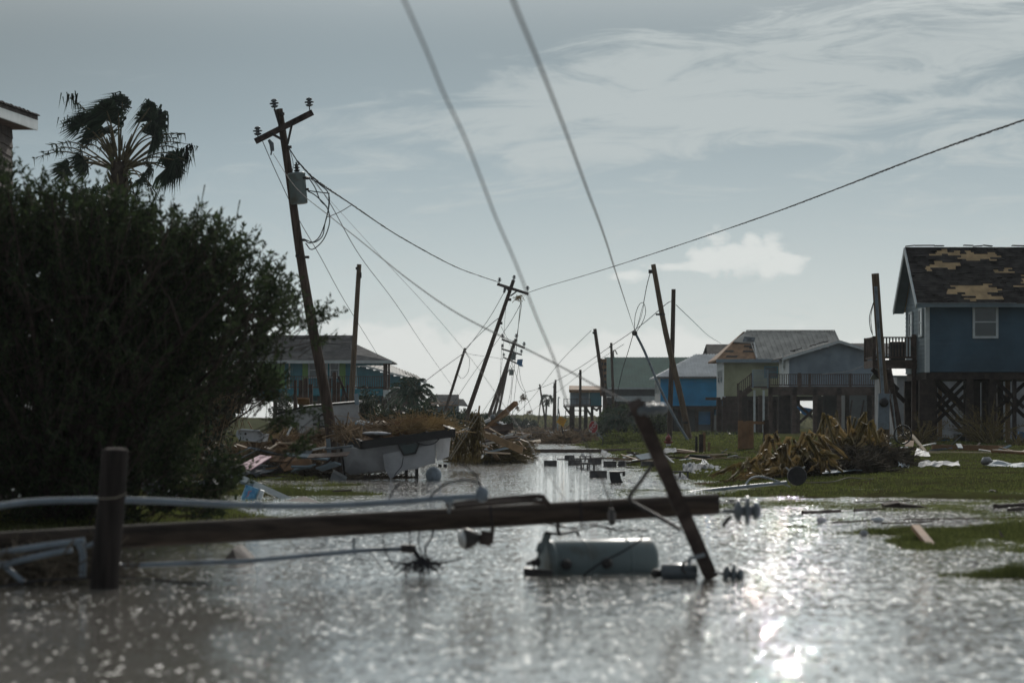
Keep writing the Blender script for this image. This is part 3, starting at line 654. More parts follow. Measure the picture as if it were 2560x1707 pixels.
# --- cream yellow house
def yellow_house():
    Y0 = 200.0; x0, x1 = PX(1810, Y0), PX(2080, Y0); zf, ze = PZ(990, Y0), PZ(899, Y0); Y1 = 207.0
    h = thing('yellow_house', 'cream yellow house with half tin half bare plywood roof above dark louvred ground floor', 'house', (x0, Y0, .6))
    siding((x0, Y0, 0), XD, -YD, x1 - x0, zf, ze, .17).build('wall', M['yellow'], h)
    tag(siding((x0, Y0, 0), YD, -XD, Y1 - Y0, zf - .2, ze, .17).build('wall', M['trim'], h), 'paler side wall with two windows')
    MB().box(x0 + .1, x1, Y1 - .1, Y1, zf, ze).build('wall', M['yellow'], h)
    for y in (201.5, 204): window(h, (x0 - .02, y, 0), YD, -XD, 1.2, PZ(958, 203), PZ(925, 203))
    window(h, (PX(1910, Y0), Y0 - .02, 0), XD, -YD, 1.1, PZ(945, Y0), PZ(915, Y0), 'teal')
    yr = 203.8; zr = PZ(829, yr); zm = PZ(862, 201.9); e = Y0 - .6
    L = Vector((PX(1790, e), e, ze)); LM = Vector((PX(1892, e), e, ze)); RM = Vector((PX(2118, e), e, ze))
    TL = Vector((PX(1858, yr), yr, zr)); TR = Vector((PX(2086, yr), yr, zr))
    hm = L.lerp(TL, .56); hm2 = LM.lerp(Vector((PX(1880, yr), yr, zr)), .56)
    back = [Vector((L.x, Y1 + .6, ze)), Vector((RM.x, Y1 + .6, ze))]
    rb = MB(); slab([L, LM, hm2, hm], .12, rb); slab([back[0], L, TL], .12, rb); slab([back[1], back[0], TL, TR], .12, rb); slab([RM, back[1], TR], .12, rb)
    rf = tag(rb.build('roof', M['plybrown'], h), 'bare plywood part of the roof')
    nrm = (RM - LM).cross(TR - LM).normalized(); off = nrm * .05
    a = LM + off; b = RM + off; c = TR + off; d = TL + off + Vector((.25, 0, 0)); e2 = hm2 + off
    mr = MB(); mr.prism([a, b, c, d, hm + off + Vector((.15, .1, .15)), e2], (0, 0, -.06)); mo = mr.build('metal_roofing', M['metalroof'], rf)
    rb = MB()
    for i in range(19):
        t = i / 18; p = a.lerp(b, t); q = d.lerp(c, t); rb.beam(p + nrm * .03, q + nrm * .03, .07, .07, nrm)
    rb.build('standing_seam', M['metalroof'], mo)
    rb = MB(); rb.beam(d + UP * .05, c + UP * .05, .3, .06); rb.build('ridge_cap', M['darkmetal'], mo)
    MB().beam(a + nrm * .05, e2 + nrm * .05, .12, .08, nrm).build('torn_edge', M['white'], mo)
    MB().prism([e2 + UP * .1, e2 + Vector((-.9, 0, .12)), e2 + Vector((-.75, .2, .5)), e2 + Vector((.1, .1, .4))], (0, .05, .05)).build('bent_flashing', M['tin'], mo)
    MB().beam(L + Vector((0, -.05, -.1)), RM + Vector((0, -.05, -.1)), .05, .26).build('fascia', M['greyside'], rf)
    shingle_rows(L.lerp(hm, .02), LM.lerp(hm2, .02), hm2, hm, 9, lambda s, t: (s > .72 and t > .3 and rnd.random() < .6) or rnd.random() < .08, .7).build('shingles', M['shingle'], rf)
    MB().box(x0 + .1, x1, Y0 + .2, Y1, zf - .3, zf - .01).build('floor_beam', M['darkwood'], h)
    lv = MB(); xl0, xl1 = PX(1806, Y0), PX(1858, Y0)
    lv.box(xl0, xl1, Y0 + .05, Y0 + .12, .35, zf - .05)
    for i in range(17): lv.box(xl0, xl1, Y0 - .02, Y0 + .03, .4 + i * .18, .52 + i * .18)
    lv.build('louvred_wall', M['deckwood'], h)
    for px in (1798, 1804, 1870, 1905, 1950, 2000, 2060): stilt(h, PX(px, Y0), Y0 + 1.2, zf - .3, .25, 'deckwood')
    MB().box(PX(1860, 205), PX(1950, 205), 205, 205.1, .4, zf - .3).build('ground_floor_wall', M['deckwood'], h)
    MB().box(x0 - 1.3, x0 - .1, Y0 + 2, Y0 + 2.1, PZ(1000, 202), PZ(993, 202)).build('loose_shelf', M['deckwood'], h)
yellow_house()

# --- bright blue house
def bright_house():
    Y0, Y1 = 215.0, 223.0; x0, x1 = PX(1651, Y0), PX(1812, Y0); zf, ze = PZ(1014, Y0), PZ(942, Y0)
    h = thing('bright_blue_house', 'bright blue house with a white ribbed metal hip roof', 'house', (x0, Y0, .6))
    siding((x0, Y0, 0), XD, -YD, x1 - x0, zf, ze, .17).build('wall', M['bright'], h)
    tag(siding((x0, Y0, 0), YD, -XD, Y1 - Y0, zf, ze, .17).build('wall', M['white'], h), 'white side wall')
    MB().box(x0 + .1, x1, Y1 - .1, Y1, zf, ze).build('wall', M['bright'], h)
    for y in (216.2, 218.8, 221): window(h, (x0 - .02, y, 0), YD, -XD, 1.1, PZ(985, 217), PZ(955, 217))
    e = Y0 - .5; L = Vector((PX(1638, e), e, ze)); Rr = Vector((PX(1840, e), e, ze)); TL = Vector((PX(1738, 219), 219, PZ(886, 219))); TR = TL + Vector((3.2, 0, 0))
    B0 = Vector((L.x, Y1 + .5, ze)); B1 = Vector((Rr.x, Y1 + .5, ze))
    rb = MB(); slab([L, Rr, TR, TL], .1, rb); slab([B0, L, TL], .1, rb); slab([B1, B0, TL, TR], .1, rb); slab([Rr, B1, TR], .1, rb)
    rf = rb.build('roof', M['whiteroof'], h)
    n = (Rr - L).cross(TL - L).normalized(); r2 = MB()
    for i in range(27):
        s = i / 27; p = L.lerp(Rr, s); t = min(1.0, (p.x - L.x) / max(1e-3, TL.x - L.x)); q = Vector((p.x, lerp(L.y, TL.y, t), lerp(L.z, TL.z, t)))
        if t > .05: r2.beam(p + n * .03, q + n * .03, .09, .07, n)
    r2.build('standing_seam', M['whiteroof'], rf)
    MB().beam(L + Vector((0, -.04, -.07)), Rr + Vector((0, -.04, -.07)), .05, .16).build('fascia', M['greywall'], rf)
    MB().box(x0 - 1.0, x1, Y0 - .1, Y1, zf - .3, zf - .01).build('floor_beam', M['darkwood'], h)
    MB().box(x0 - 1.5, PX(1742, Y0), Y0 + .9, Y0 + 1.0, .3, zf - .3).build('ground_floor_wall', M['greywall'], h)
    MB().box(PX(1744, Y0), PX(1778, Y0), Y0 + .8, Y0 + .9, PZ(1061, Y0), PZ(1028, Y0)).build('blue_panel', M['bright2'], h)
    MB().box(PX(1785, Y0), PX(1795, Y0), Y0 + .8, Y0 + .9, PZ(1037, Y0), PZ(1022, Y0)).build('blue_panel', M['bright2'], h)
    for px in (1646, 1680, 1700, 1742, 1781, 1800): stilt(h, PX(px, Y0), Y0 + .3, zf - .3, .3)
    for px in (1697, 1699, 1716): MB().box(PX(px, Y0), PX(px, Y0) + .05, Y0 + .7, Y0 + .8, .5, PZ(1035, Y0)).build('door_frame', M['trim'], h)
    b = MB()
    for px, py, l in ((1600, 895, 0), (1660, 925, 0)): pass
bright_house()
def dark_roof_house():
    Y0 = 245.0; x0, x1 = PX(1790, Y0), PX(1960, Y0); h = thing('dark_roofed_house', 'house with a plain charcoal roof rising behind the bright blue house', 'house', (x0, Y0, .6))
    z0, z1 = PZ(890, Y0), PZ(860, Y0 + 3)
    MB().box(x0, x1, Y0, Y0 + 7, .4, z0).build('wall', M['greywall'], h)
    a = PX(1768, Y0); rb = MB(); slab([(a, Y0 - .5, z0 - .05), (x1, Y0 - .5, z0 - .05), (x1, Y0 + 3.5, z1), (PX(1772, Y0), Y0 + 3.5, z1)], .1, rb); slab([(PX(1772, Y0), Y0 + 3.5, z1), (x1, Y0 + 3.5, z1), (x1, Y0 + 7.5, z0), (a, Y0 + 7.5, z0)], .1, rb)
    rf = rb.build('roof', M['shingle'], h)
    slab([(PX(1752, Y0), Y0 - 1, PZ(897, Y0)), (a, Y0 - 1, PZ(890, Y0)), (a, Y0 + 2, PZ(880, Y0)), (PX(1765, Y0), Y0 + 2, PZ(882, Y0))], .1).build('side_roof', M['shingle'], h)
dark_roof_house()
def second_dark_roof():
    Y0 = 212.0; h = thing('low_roofed_house', 'low brown-grey roof line just visible beyond the right end of the tin roof', 'house', (PX(2230, Y0), Y0, .6))
    a, b = PX(2105, Y0), PX(2300, Y0)
    MB().box(a + .4, b - .4, Y0, Y0 + 6, .4, PZ(885, Y0)).build('wall', M['greywall'], h)
    rb = MB(); slab([(a, Y0 - .5, PZ(885, Y0)), (b, Y0 - .5, PZ(885, Y0)), (b, Y0 + 3, PZ(858, Y0 + 3)), (a, Y0 + 3, PZ(858, Y0 + 3))], .1, rb); slab([(a, Y0 + 3, PZ(858, Y0 + 3)), (b, Y0 + 3, PZ(858, Y0 + 3)), (b, Y0 + 6.5, PZ(885, Y0)), (a, Y0 + 6.5, PZ(885, Y0))], .1, rb)
    rf = rb.build('roof', M['shingle2'], h)
    v = MB(); x = PX(2171, Y0 + 2.5); v.box(x - .15, x + .15, Y0 + 2.2, Y0 + 2.5, PZ(862, Y0 + 2.5), PZ(845, Y0 + 2.5)); v.build('chimney', M['darkmetal'], rf)
second_dark_roof()

# --- green metal building
def green_building():
    Y0 = 255.0; Yr = 261.0; Y1 = 267.0; x0, x1 = PX(1508, Y0), PX(1880, Y0); ze = PZ(969, Y0); zr = PZ(893, Yr)
    h = thing('green_metal_building', 'tall barn-like building with a dark green metal roof and torn gable', 'building', (x0, Y0, .5))
    rb = MB(); a = Vector((PX(1518, Y0), Y0 - .6, ze)); b = Vector((x1, Y0 - .6, ze)); t = Vector((PX(1512, Yr), Yr, zr)); u = Vector((x1, Yr, zr)); c = Vector((a.x, Y1 + .6, ze)); d = Vector((x1, Y1 + .6, ze))
    slab([a, b, u, t], .12, rb); slab([t, u, d, c], .12, rb); rf = rb.build('roof', M['greenroof'], h)
    ribs(a, b, u, t, 44, .04, .06).build('standing_seam', M['greenroof'], rf)
    MB().beam(a + Vector((0, -.05, -.08)), b + Vector((0, -.05, -.08)), .06, .16).build('fascia', M['trim'], rf)
    MB().box(x0, x1, Y0, Y0 + .2, 4.0, ze - .1).build('wall', M['greywall'], h)
    MB().box(PX(1530, Y0), PX(1650, Y0), Y0 - .3, Y0 - .1, PZ(1003, Y0), PZ(990, Y0)).build('porch_fascia', M['trim'], h)
    MB().box(x0, x1, Y0 + 1.5, Y0 + 1.7, .4, 4.0).build('ground_floor_wall', M['greywall'], h)
    MB().box(x0, x1, Y0 - .2, Y0 + 1.5, 3.1, 3.3).build('floor_beam', M['darkwood'], h)
    # torn gable end with dark openings
    g = MB(); gx0, gx1 = PX(1500, 256), PX(1516, 256)
    g.box(gx0, gx1, 255.6, 255.8, PZ(990, 256), PZ(897, 256)); ge = g.build('gable_end', M['plybrown'], h)
    for i in range(6):
        for j in range(2):
            x = gx0 + .1 + j * .3; z = PZ(906 + i * 15, 256); MB().box(x, x + .2, 255.5, 255.59, z - .3, z).build('opening', M['black'], ge)
    for px in (1510, 1537, 1541, 1585, 1608, 1640): stilt(h, PX(px, Y0), Y0 - .1, 4.0, .22)
    MB().box(PX(1500, Y0), PX(1530, Y0), Y0 - 2.5, Y0 - .6, PZ(1042, Y0), PZ(1036, Y0)).build('awning', M['tin'], h)
    p = MB(); p.tube(curve_pts([P(1534, 893, 261), P(1534, 878, 261), P(1538, 876, 261), P(1543, 886, 261)], 12), .06, 6); p.build('vent_pipe', M['darkmetal'], h)
green_building()

# --- small stilt house at the end
def small_stilt_house():
    Y0 = 275.0; h = thing('small_stilt_house', 'small grey and green box house on stilts at the far end of the street', 'house', (PX(1450, Y0), Y0, .3))
    zf, z1 = PZ(1014, Y0), PZ(974, Y0)
    tag(MB().box(PX(1427, Y0), PX(1474, Y0), Y0, Y0 + 5, zf, z1).build('wall', M['greyside'], h), 'grey half')
    tag(MB().box(PX(1474, Y0) + .02, PX(1504, Y0), Y0 - .3, Y0 + 5, zf, z1).build('wall', M['teal'], h), 'dark green half')
    MB().box(PX(1472, Y0), PX(1474, Y0), Y0 - .35, Y0 - .3, zf, z1).build('corner_board', M['trim'], h)
    slab([(PX(1422, Y0), Y0 - .5, z1), (PX(1506, Y0), Y0 - .5, z1), (PX(1506, Y0), Y0 + 3, z1 + .45), (PX(1424, Y0), Y0 + 3, z1 + .5)], .3).build('roof', M['plybrown'], h)
    d = MB(); d.box(PX(1408, Y0), PX(1504, Y0), Y0 - 1.6, Y0, zf - .15, zf); dk = d.build('deck', M['deckwood'], h)
    r = MB(); railing((PX(1409, Y0), Y0 - 1.6, zf), (PX(1474, Y0), Y0 - 1.6, zf), .72, r, .09, .03, .35, 1.6); r.build('railing', M['deckwood'], dk)
    for px, wd in ((1427, .3), (1433, .3), (1464, .4), (1480, .3), (1500, .25)): stilt(h, PX(px, Y0), Y0 - .3, zf - .15, wd)
    for a, b, c, e in ((1412, 1017, 1428, 1038), (1464, 1017, 1480, 1042), (1478, 1017, 1494, 1026), (1500, 1017, 1490, 1026)): MB().beam(P(a, b, Y0 - 1), P(c, e, Y0 - .4), .08, .22).build('cross_brace', M['darkwood'], h)
    s = MB()
    for py in (1026, 1040): s.beam(P(1414, py, Y0 - 1.2), P(1460, py, Y0 - 1.2), .07, .1)
    for px in (1414,): s.beam(P(px, 1026, Y0 - 1.2), P(px, 1048, Y0 - 1.2), .08, .08)
    s.build('stair_landing', M['darkwood'], h)
small_stilt_house()

# --- teal and green house on the left
def teal_house():
    Y0 = 195.0; h = thing('teal_house', 'teal and lime green stilt house with grey hip roof and porch on the left', 'house', (PX(800, Y0), Y0, .4))
    x0, x1 = PX(640, Y0), PX(880, Y0); xe = PX(966, Y0); zf, ze = PZ(972, Y0), PZ(902, Y0)
    cols = ((640, 712, 'lime'), (712, 732, 'teal2'), (732, 756, 'teal2'), (756, 770, 'lime'), (770, 848, 'teal2'), (848, 864, 'lime'), (864, 882, 'teal2'))
    for a, b, m in cols: siding((PX(a, Y0), Y0, 0), XD, -YD, (b - a) / (F / Y0) - .01, zf, ze, .17).build('wall_panel', M[m], h)
    MB().box(x0, x1, Y0 + .2, Y0 + 6.5, zf, ze).build('wall', M['teal'], h)
    MB().box(PX(722, Y0), PX(724, Y0) + .05, Y0 - .06, Y0 - .03, zf, ze).build('corner_board', M['trim'], h)
    MB().box(PX(733, Y0), PX(755, Y0), Y0 - .05, Y0 - .025, zf + .02, PZ(912, Y0)).build('door', M['teal2'], h)
    for a in (771, 795, 824): window(h, (PX(a, Y0), Y0 - .02, 0), XD, -YD, .74, PZ(945, Y0), PZ(905, Y0))
    e = Y0 - .8; L = Vector((PX(560, e), e, ze)); Rr = Vector((PX(980, e), e, ze)); yr = 199.0; TL = Vector((PX(600, yr), yr, PZ(838, yr))); TR = Vector((PX(884, yr), yr, PZ(838, yr)))
    B0 = Vector((L.x, 203.2, ze)); B1 = Vector((Rr.x, 203.2, ze))
    TM = TR + Vector((.05, 0, -.62))
    rb = MB(); slab([L, Rr, TM, TR, TL], .1, rb); slab([B1, B0, TL, TR, TM], .1, rb); slab([Rr, B1, TM], .1, rb)
    rf = rb.build('roof', M['shingle2'], h)
    shingle_rows(L, Rr.lerp(L, .24), TR.lerp(TL, .02), TL, 30, lambda s, t: not ((.5 < s < .74 and .84 < t < .90) or (.72 < s < .93 and .62 < t < .66)), 1.0, .015, None, .03).build('shingles', M['shingle2'], rf)
    MB().beam(L + Vector((0, -.05, -.1)), Rr + Vector((0, -.05, -.1)), .06, .22).build('fascia', M['trim'], rf)
    MB().box(PX(880, Y0), xe, Y0 - .3, Y0 - .1, ze - .35, ze - .14).build('porch_beam', M['teal2'], h)
    for px in (964,):
        x = PX(px, Y0); MB().box(x - .16, x + .16, Y0 - .35, Y0 - .03, gz(x, Y0) - .1, ze - .12).build('porch_post', M['deckwood'], h)
    x = PX(970, Y0); MB().box(x - .05, x + .1, Y0 + 1.0, Y0 + 1.2, zf, ze - .12).build('porch_post', M['deckwood'], h)
    d = MB(); d.box(PX(640, Y0), PX(975, Y0), Y0 - 1.8, Y0 - .06, zf - .14, zf - .02); dk = d.build('deck', M['deckwood'], h)
    MB().box(PX(640, Y0), PX(960, Y0), Y0 - 1.86, Y0 - 1.81, zf - .55, zf - .02).build('deck_skirt', M['teal2'], dk)
    tag(MB().box(PX(961, Y0), PX(977, Y0), Y0 - 1.9, Y0 - .1, zf - .62, zf - .1).build('deck_skirt', M['trim'], dk), 'pale corner piece')
    r = MB(); railing((PX(724, Y0), Y0 - 1.75, zf), (PX(968, Y0), Y0 - 1.75, zf), .92, r, .12, .05, .17, 2.4); r.build('railing', M['deckwood'], dk)
    MB().box(PX(640, Y0), PX(960, Y0), Y0, Y0 + 6, zf - .9, zf - .2).build('floor_beam', M['teal'], h)
    siding((PX(905, Y0), Y0 + 3, 0), XD, -YD, 1.9, 1.1, zf - .9, .17).build('ground_floor_wall', M['teal'], h)
    for px in (690, 740, 800, 860, 905, 960): stilt(h, PX(px, Y0), Y0 - .5, zf - .3, .3, 'deckwood')
    for a, b, c, e in ((950, 1003, 926, 1028), (905, 1003, 926, 1028), (958, 1008, 930, 1035)): MB().beam(P(a, b, Y0 - .7), P(c, e, Y0 - .6), .08, .22).build('cross_brace', M['deckwood'], h)
teal_house()
def second_teal():
    Y0 = 232.0; xm = PX(902, Y0); h = thing('far_teal_house', 'teal gabled house with pale metal roof half hidden behind the green house porch', 'house', (xm, Y0, .4))
    x0, x1 = PX(820, Y0), PX(1052, Y0); zr, ze, zf = PZ(915, Y0), PZ(956, Y0), PZ(968, Y0); xl = PX(750, Y0)
    def clip(z):
        t = 0 if z < ze else (z - ze) / (zr - ze); return (lerp(0, xm - xl, t), lerp(x1 - xl, xm - xl, t))
    siding((xl, Y0, 0), XD, -YD, x1 - xl, zf, zr, .17, clip).build('wall', M['teal'], h)
    rb = MB(); hp = Vector((PX(905, 238), 238, PZ(905, 238)))
    rb.prism([(xm, Y0 - .4, zr), (x1 + .5, Y0 - .4, ze - .12), (x1 + .5, Y0 - .4, ze + .06), (xm, Y0 - .4, zr + .18)], (0, .1, 0)); rb.prism([(xl - .5, Y0 - .4, ze - .12), (xm, Y0 - .4, zr), (xm, Y0 - .4, zr + .18), (xl - .5, Y0 - .4, ze + .06)], (0, .1, 0))
    rb.build('rake_board', M['trim'], h)
    t1 = Vector((PX(930, 240), 240, PZ(893, 240))); rm = MB()
    slab([(xm, Y0 - .3, zr + .15), (x1 + .4, Y0 - .3, ze + .02), Vector((PX(1040, 240), 240, PZ(938, 240))), t1], .1, rm)
    slab([(xl, Y0 - .3, ze + .02), (xm, Y0 - .3, zr + .15), t1, Vector((PX(800, 240), 240, PZ(938, 240)))], .1, rm)
    rf = rm.build('roof', M['metalroof'], h)
    ribs((xm, Y0 - .3, zr + .15), (x1 + .4, Y0 - .3, ze + .02), Vector((PX(1040, 240), 240, PZ(938, 240))), t1, 16, .05, .08).build('standing_seam', M['metalroof'], rf)
    MB().box(xl, x1 - .3, Y0 + 1.5, Y0 + 1.7, .4, zf).build('ground_floor_wall', M['deckwood'], h)
    sb = MB()
    for i in range(9): p = Vector((lerp(PX(1005, 236), PX(1050, 236), i / 8), 236, lerp(PZ(934, 236), PZ(950, 236), i / 8))); sb.obox(p + UP * .1, (.5, 1.2, .05), (0, rnd.uniform(0, .6), 0))
    sb.build('torn_shingle', M['shingle2'], rf)
second_teal()
def damaged_house():
    Y0 = 285.0; h = thing('damaged_house', 'small storm-torn brown house with ragged roof left of the tilted centre poles', 'house', (PX(1120, Y0), Y0, .3))
    z1, zr = PZ(1012, Y0), PZ(986, Y0 + 2.5)
    MB().box(PX(1075, Y0), PX(1146, Y0), Y0, Y0 + 5, PZ(1042, Y0), z1).build('wall', M['greyside'], h)
    for a, b in ((1088, 1094), (1104, 1108), (1112, 1124), (1132, 1137)): MB().box(PX(a, Y0), PX(b, Y0), Y0 - .08, Y0 - .02, PZ(1036, Y0), PZ(1020, Y0)).build('boarded_window', M['tarp'] if a == 1104 else M['plybrown'], h)
    rb = MB(); slab([(PX(1050, Y0), Y0 - .5, z1), (PX(1146, Y0), Y0 - .5, z1), (PX(1146, Y0), Y0 + 2.5, zr), (PX(1082, Y0), Y0 + 2.5, zr)], .1, rb); slab([(PX(1082, Y0), Y0 + 2.5, zr), (PX(1146, Y0), Y0 + 2.5, zr), (PX(1146, Y0), Y0 + 5.5, z1), (PX(1060, Y0), Y0 + 5.5, z1)], .1, rb)
    rf = rb.build('roof', M['plybrown'], h)
    shingle_rows((PX(1056, Y0), Y0 - .5, z1), (PX(1146, Y0), Y0 - .5, z1), (PX(1146, Y0), Y0 + 2.5, zr), (PX(1084, Y0), Y0 + 2.5, zr), 10, lambda s, t: rnd.random() < .8, .9).build('shingles', M['shingle2'], rf)
    slab([(PX(1146, Y0) + .02, Y0, PZ(1012, Y0)), (PX(1170, Y0), Y0, PZ(1014, Y0)), (PX(1158, Y0), Y0 + 2, PZ(997, Y0)), (PX(1146, Y0) + .02, Y0 + 2, PZ(996, Y0))], .1).build('porch_roof', M['shingle2'], h)
    r = MB(); railing((PX(1146, Y0), Y0 - .8, PZ(1040, Y0)), (PX(1172, Y0), Y0 - .8, PZ(1040, Y0)), .75, r, .1, .05, .3, 1.2); r.build('railing', M['deckwood'], h)
    for px in (1080, 1105, 1130, 1146, 1170): stilt(h, PX(px, Y0), Y0 - .5, PZ(1040, Y0), .22)
damaged_house()

# --- dark house at the upper left, behind the bush
def corner_house():
    Y0, Y1 = 45.0, 50.0; h = thing('brown_eave_house', 'tall dark house whose white-trimmed eave shows at the top left above the bush', 'house', (PX(-200, Y0), Y0, .2))
    x1 = PX(30, Y1); zt = PZ(322, Y1)
    siding((x1 - 7, Y0, 0), XD, -YD, 7, 2.9, zt, .18).build('wall', M['darkwood'], h)
    siding((x1, Y0, 0), YD, XD, Y1 - Y0, 2.9, zt, .18).build('wall', M['darkwood'], h)
    MB().box(x1 - 7, x1 - .1, Y1 - .2, Y1, 2.9, zt).build('wall', M['darkwood'], h)
    xe = PX(95, 50.6); f = Vector((xe, 50.6, PZ(292, 50.6))); n = Vector((xe, 44.0, f.z - .36)); W = Vector((-9, 0, 0))
    rf = MB().prism([f, n, n + W, f + W], (0, 0, -.07)).build('roof', M['shingle'], h)
    o = Vector((0, 0, -.075)); a, b = f + o, n + o
    MB().prism([a, b, b - UP * .16, a - UP * .2], (-.04, 0, 0)).build('fascia', M['trim'], rf)
    MB().prism([a + Vector((-.05, 0, 0)), a + Vector((-.05, 0, -.19)), a + W + UP * -.19, a + W], (0, -.04, 0)).build('rake_board', M['trim'], rf)
    MB().prism([a + Vector((-.05, -.05, -.16)), b + Vector((-.05, .02, -.12)), b + W + UP * -.12, a + W + UP * -.16], (0, 0, -.03)).build('soffit', M['deckwood'], rf)
    sh = MB()
    for i in range(16): t = i / 16; q = f.lerp(n, t); sh.obox(q + Vector((-.16, -.2, .015)), (.4, .42, .02), (rnd.uniform(-.03, .05), 0, 0))
    sh.build('shingles', M['shingle'], rf)
    for x in (x1 - .2, x1 - 2.4, x1 - 4.6, x1 - 6.8):
        for y in (Y0 + .3, Y1 - .3): stilt(h, x, y, 2.9, .3)
corner_house()
# ---------------------------------------------------------------- poles and wires
def insulator(c, axis, s=1.0, mb=None):
    """pin insulator: stacked sheds on a steel pin; c is the foot of the pin"""
    mb = mb or MB()
    return mb.lathe(c, axis, [(0, .015 * s), (.10 * s, .015 * s), (.10 * s, .055 * s), (.13 * s, .10 * s), (.15 * s, .10 * s), (.16 * s, .05 * s), (.19 * s, .05 * s), (.20 * s, .125 * s), (.225 * s, .125 * s), (.235 * s, .05 * s), (.26 * s, .045 * s), (.27 * s, .085 * s), (.31 * s, .075 * s), (.33 * s, .03 * s)], 12)
def bolt(mb, p, d, L=.12, r=.02): mb.beam(Vector(p), Vector(p) + Vector(d).normalized() * L, r, r)
def pole(name, label, pts, Y, r0, r1, m='pole', group=None, cat='utility pole', base=None):
    """a pole through photograph points (top first) at depth Y; runs into the ground"""
    w = [P(a, b, Y) if len(q) == 2 else P(a, b, q[2]) for q in pts for a, b in [q[:2]]]
    t = thing(name, label, cat, (w[-1].x, w[-1].y, 0), group)
    d = (w[-1] - w[-2]).normalized(); w.append(w[-1] + d * .8)
    w = curve_pts(w, 18) if len(w) > 3 else w
    MB().tube(w, [r0 + (r1 - r0) * i / (len(w) - 1) for i in range(len(w))], 14).build('shaft', M[m], t)
    return t, w
def can(parent, c, up, r, h, side, name='transformer_tank'):
    """pole-top transformer: tank with lid, bushings and hanger"""
    c = Vector(c); up = Vector(up).normalized(); side = Vector(side).normalized()
    tk = MB().lathe(c, up, [(0, r * .9), (.02, r), (h * .9, r), (h * .91, r * 1.05), (h * .95, r * 1.05), (h * .97, r * .9), (h, r * .3)], 24).build(name, M['transformer'], parent)
    b = MB().lathe(c + up * h * .97 + side * r * .1, up, [(0, .05), (.04, .05), (.05, .08), (.07, .08), (.08, .045), (.11, .045), (.12, .075), (.14, .075), (.15, .04), (.18, .04), (.19, .06), (.21, .06), (.22, .02), (.27, .02)], 12)
    b.build('bushing', M['darkmetal'], tk)
    fr = frame(up)[1]
    lug = MB()
    for k in (.82, .45): lug.lathe(c + up * h * k + side * r, side, [(0, .03), (.05, .04), (.07, .02)], 8)
    for k in (-.4, .0, .4): lug.lathe(c + up * h * .8 + side * r * .9 * math.cos(k) + side.cross(up) * r * math.sin(k), side, [(0, .03), (.10, .035), (.12, .015)], 8)
    lug.build('terminal', M['darkmetal'], tk)
    return tk

# --- big leaning pole on the left
PY = 64.0
big, _ = pole('utility_pole', 'tallest leaning utility pole with crossarm and grey transformer left of centre', [(698, 273), (722, 430), (748, 620), (778, 800), (812, 980), (842, 1172)], PY, .085, .16, group=None)
a, b = P(638, 354, PY - .2), P(782, 281, PY - .2); arm = MB().beam(a, b, .12, .14).build('crossarm', M['arm'], big)
bz = MB(); bz.beam(P(678, 334, PY - .3), P(707, 350, PY - .12), .03, .06); bz.build('brace', M['darkmetal'], big)
bz = MB(); bz.beam(P(731, 305, PY - .3), P(719, 360, PY - .12), .03, .06); bz.build('brace', M['darkmetal'], big)
axu = (P(698, 273, PY) - P(722, 430, PY)).normalized()
for px, py in ((645, 348), (774, 276)): insulator(P(px, py, PY - .2), Vector((-.05, 0, 1)), .95).build('insulator', M['porcelain'], big)
rp = MB(); rp.beam(P(702, 325, PY - .12), P(686, 272, PY - .12), .05, .05); rp.build('ridge_pin', M['darkmetal'], big); insulator(P(688, 279, PY - .12), Vector((-.12, 0, 1)), .95).build('insulator', M['porcelain'], big)
cu = MB(); cu.tube([P(672, 350, PY - .2), P(679, 360, PY - .2), P(681, 378, PY - .2)], [.035, .06, .05], 10); cu.tube([P(679, 378, PY - .2), P(677, 388, PY - .2)], .02, 6); cu.build('fuse_cutout', M['porcelain'], big)
ht = MB()
for px, py in ((724, 368), (706, 285), (788, 1060), (768, 643), (757, 600), (744, 640)): ht.obox(P(px, py, PY - .1), (.10, .12, .06))
ht.build('pole_hardware', M['darkmetal'], big)
can(big, P(748, 510, PY - .18), axu + Vector((.06, 0, 0)), .215, .80, Vector((1, -.2, 0)))
# loops of secondary cable on the pole
lp = [((771, 443), (800, 462), (822, 486), (820, 530), (800, 590), (775, 608), (760, 598)), ((769, 478), (790, 490), (818, 520), (824, 556), (808, 600), (780, 624), (764, 608)), ((822, 484), (821, 520), (812, 560), (806, 590), (785, 606), (760, 598)), ((772, 445), (788, 470), (800, 500), (818, 518)), ((770, 477), (800, 481), (824, 484))]
for q in lp: MB().tube(curve_pts([P(a, b, PY - .1) for a, b in q], 24), .014, 5).build('cable_loop', M['wire'], big)
MB().tube(curve_pts([P(818, 543, PY - .1), P(850, 530, PY + 1), P(878, 513, PY + 2)], 12), .011, 5).build('cable_loop', M['wire'], big)
MB().tube(curve_pts([P(722, 370, PY - .1), P(738, 395, PY - .1), P(748, 412, PY - .15)], 10), .014, 5).build('cable_loop', M['wire'], big)
MB().tube(curve_pts([P(724, 372, PY - .1), P(733, 410, PY - .1), P(729, 440, PY - .15)], 10), .008, 5).build('cable_loop', M['wire'], big)

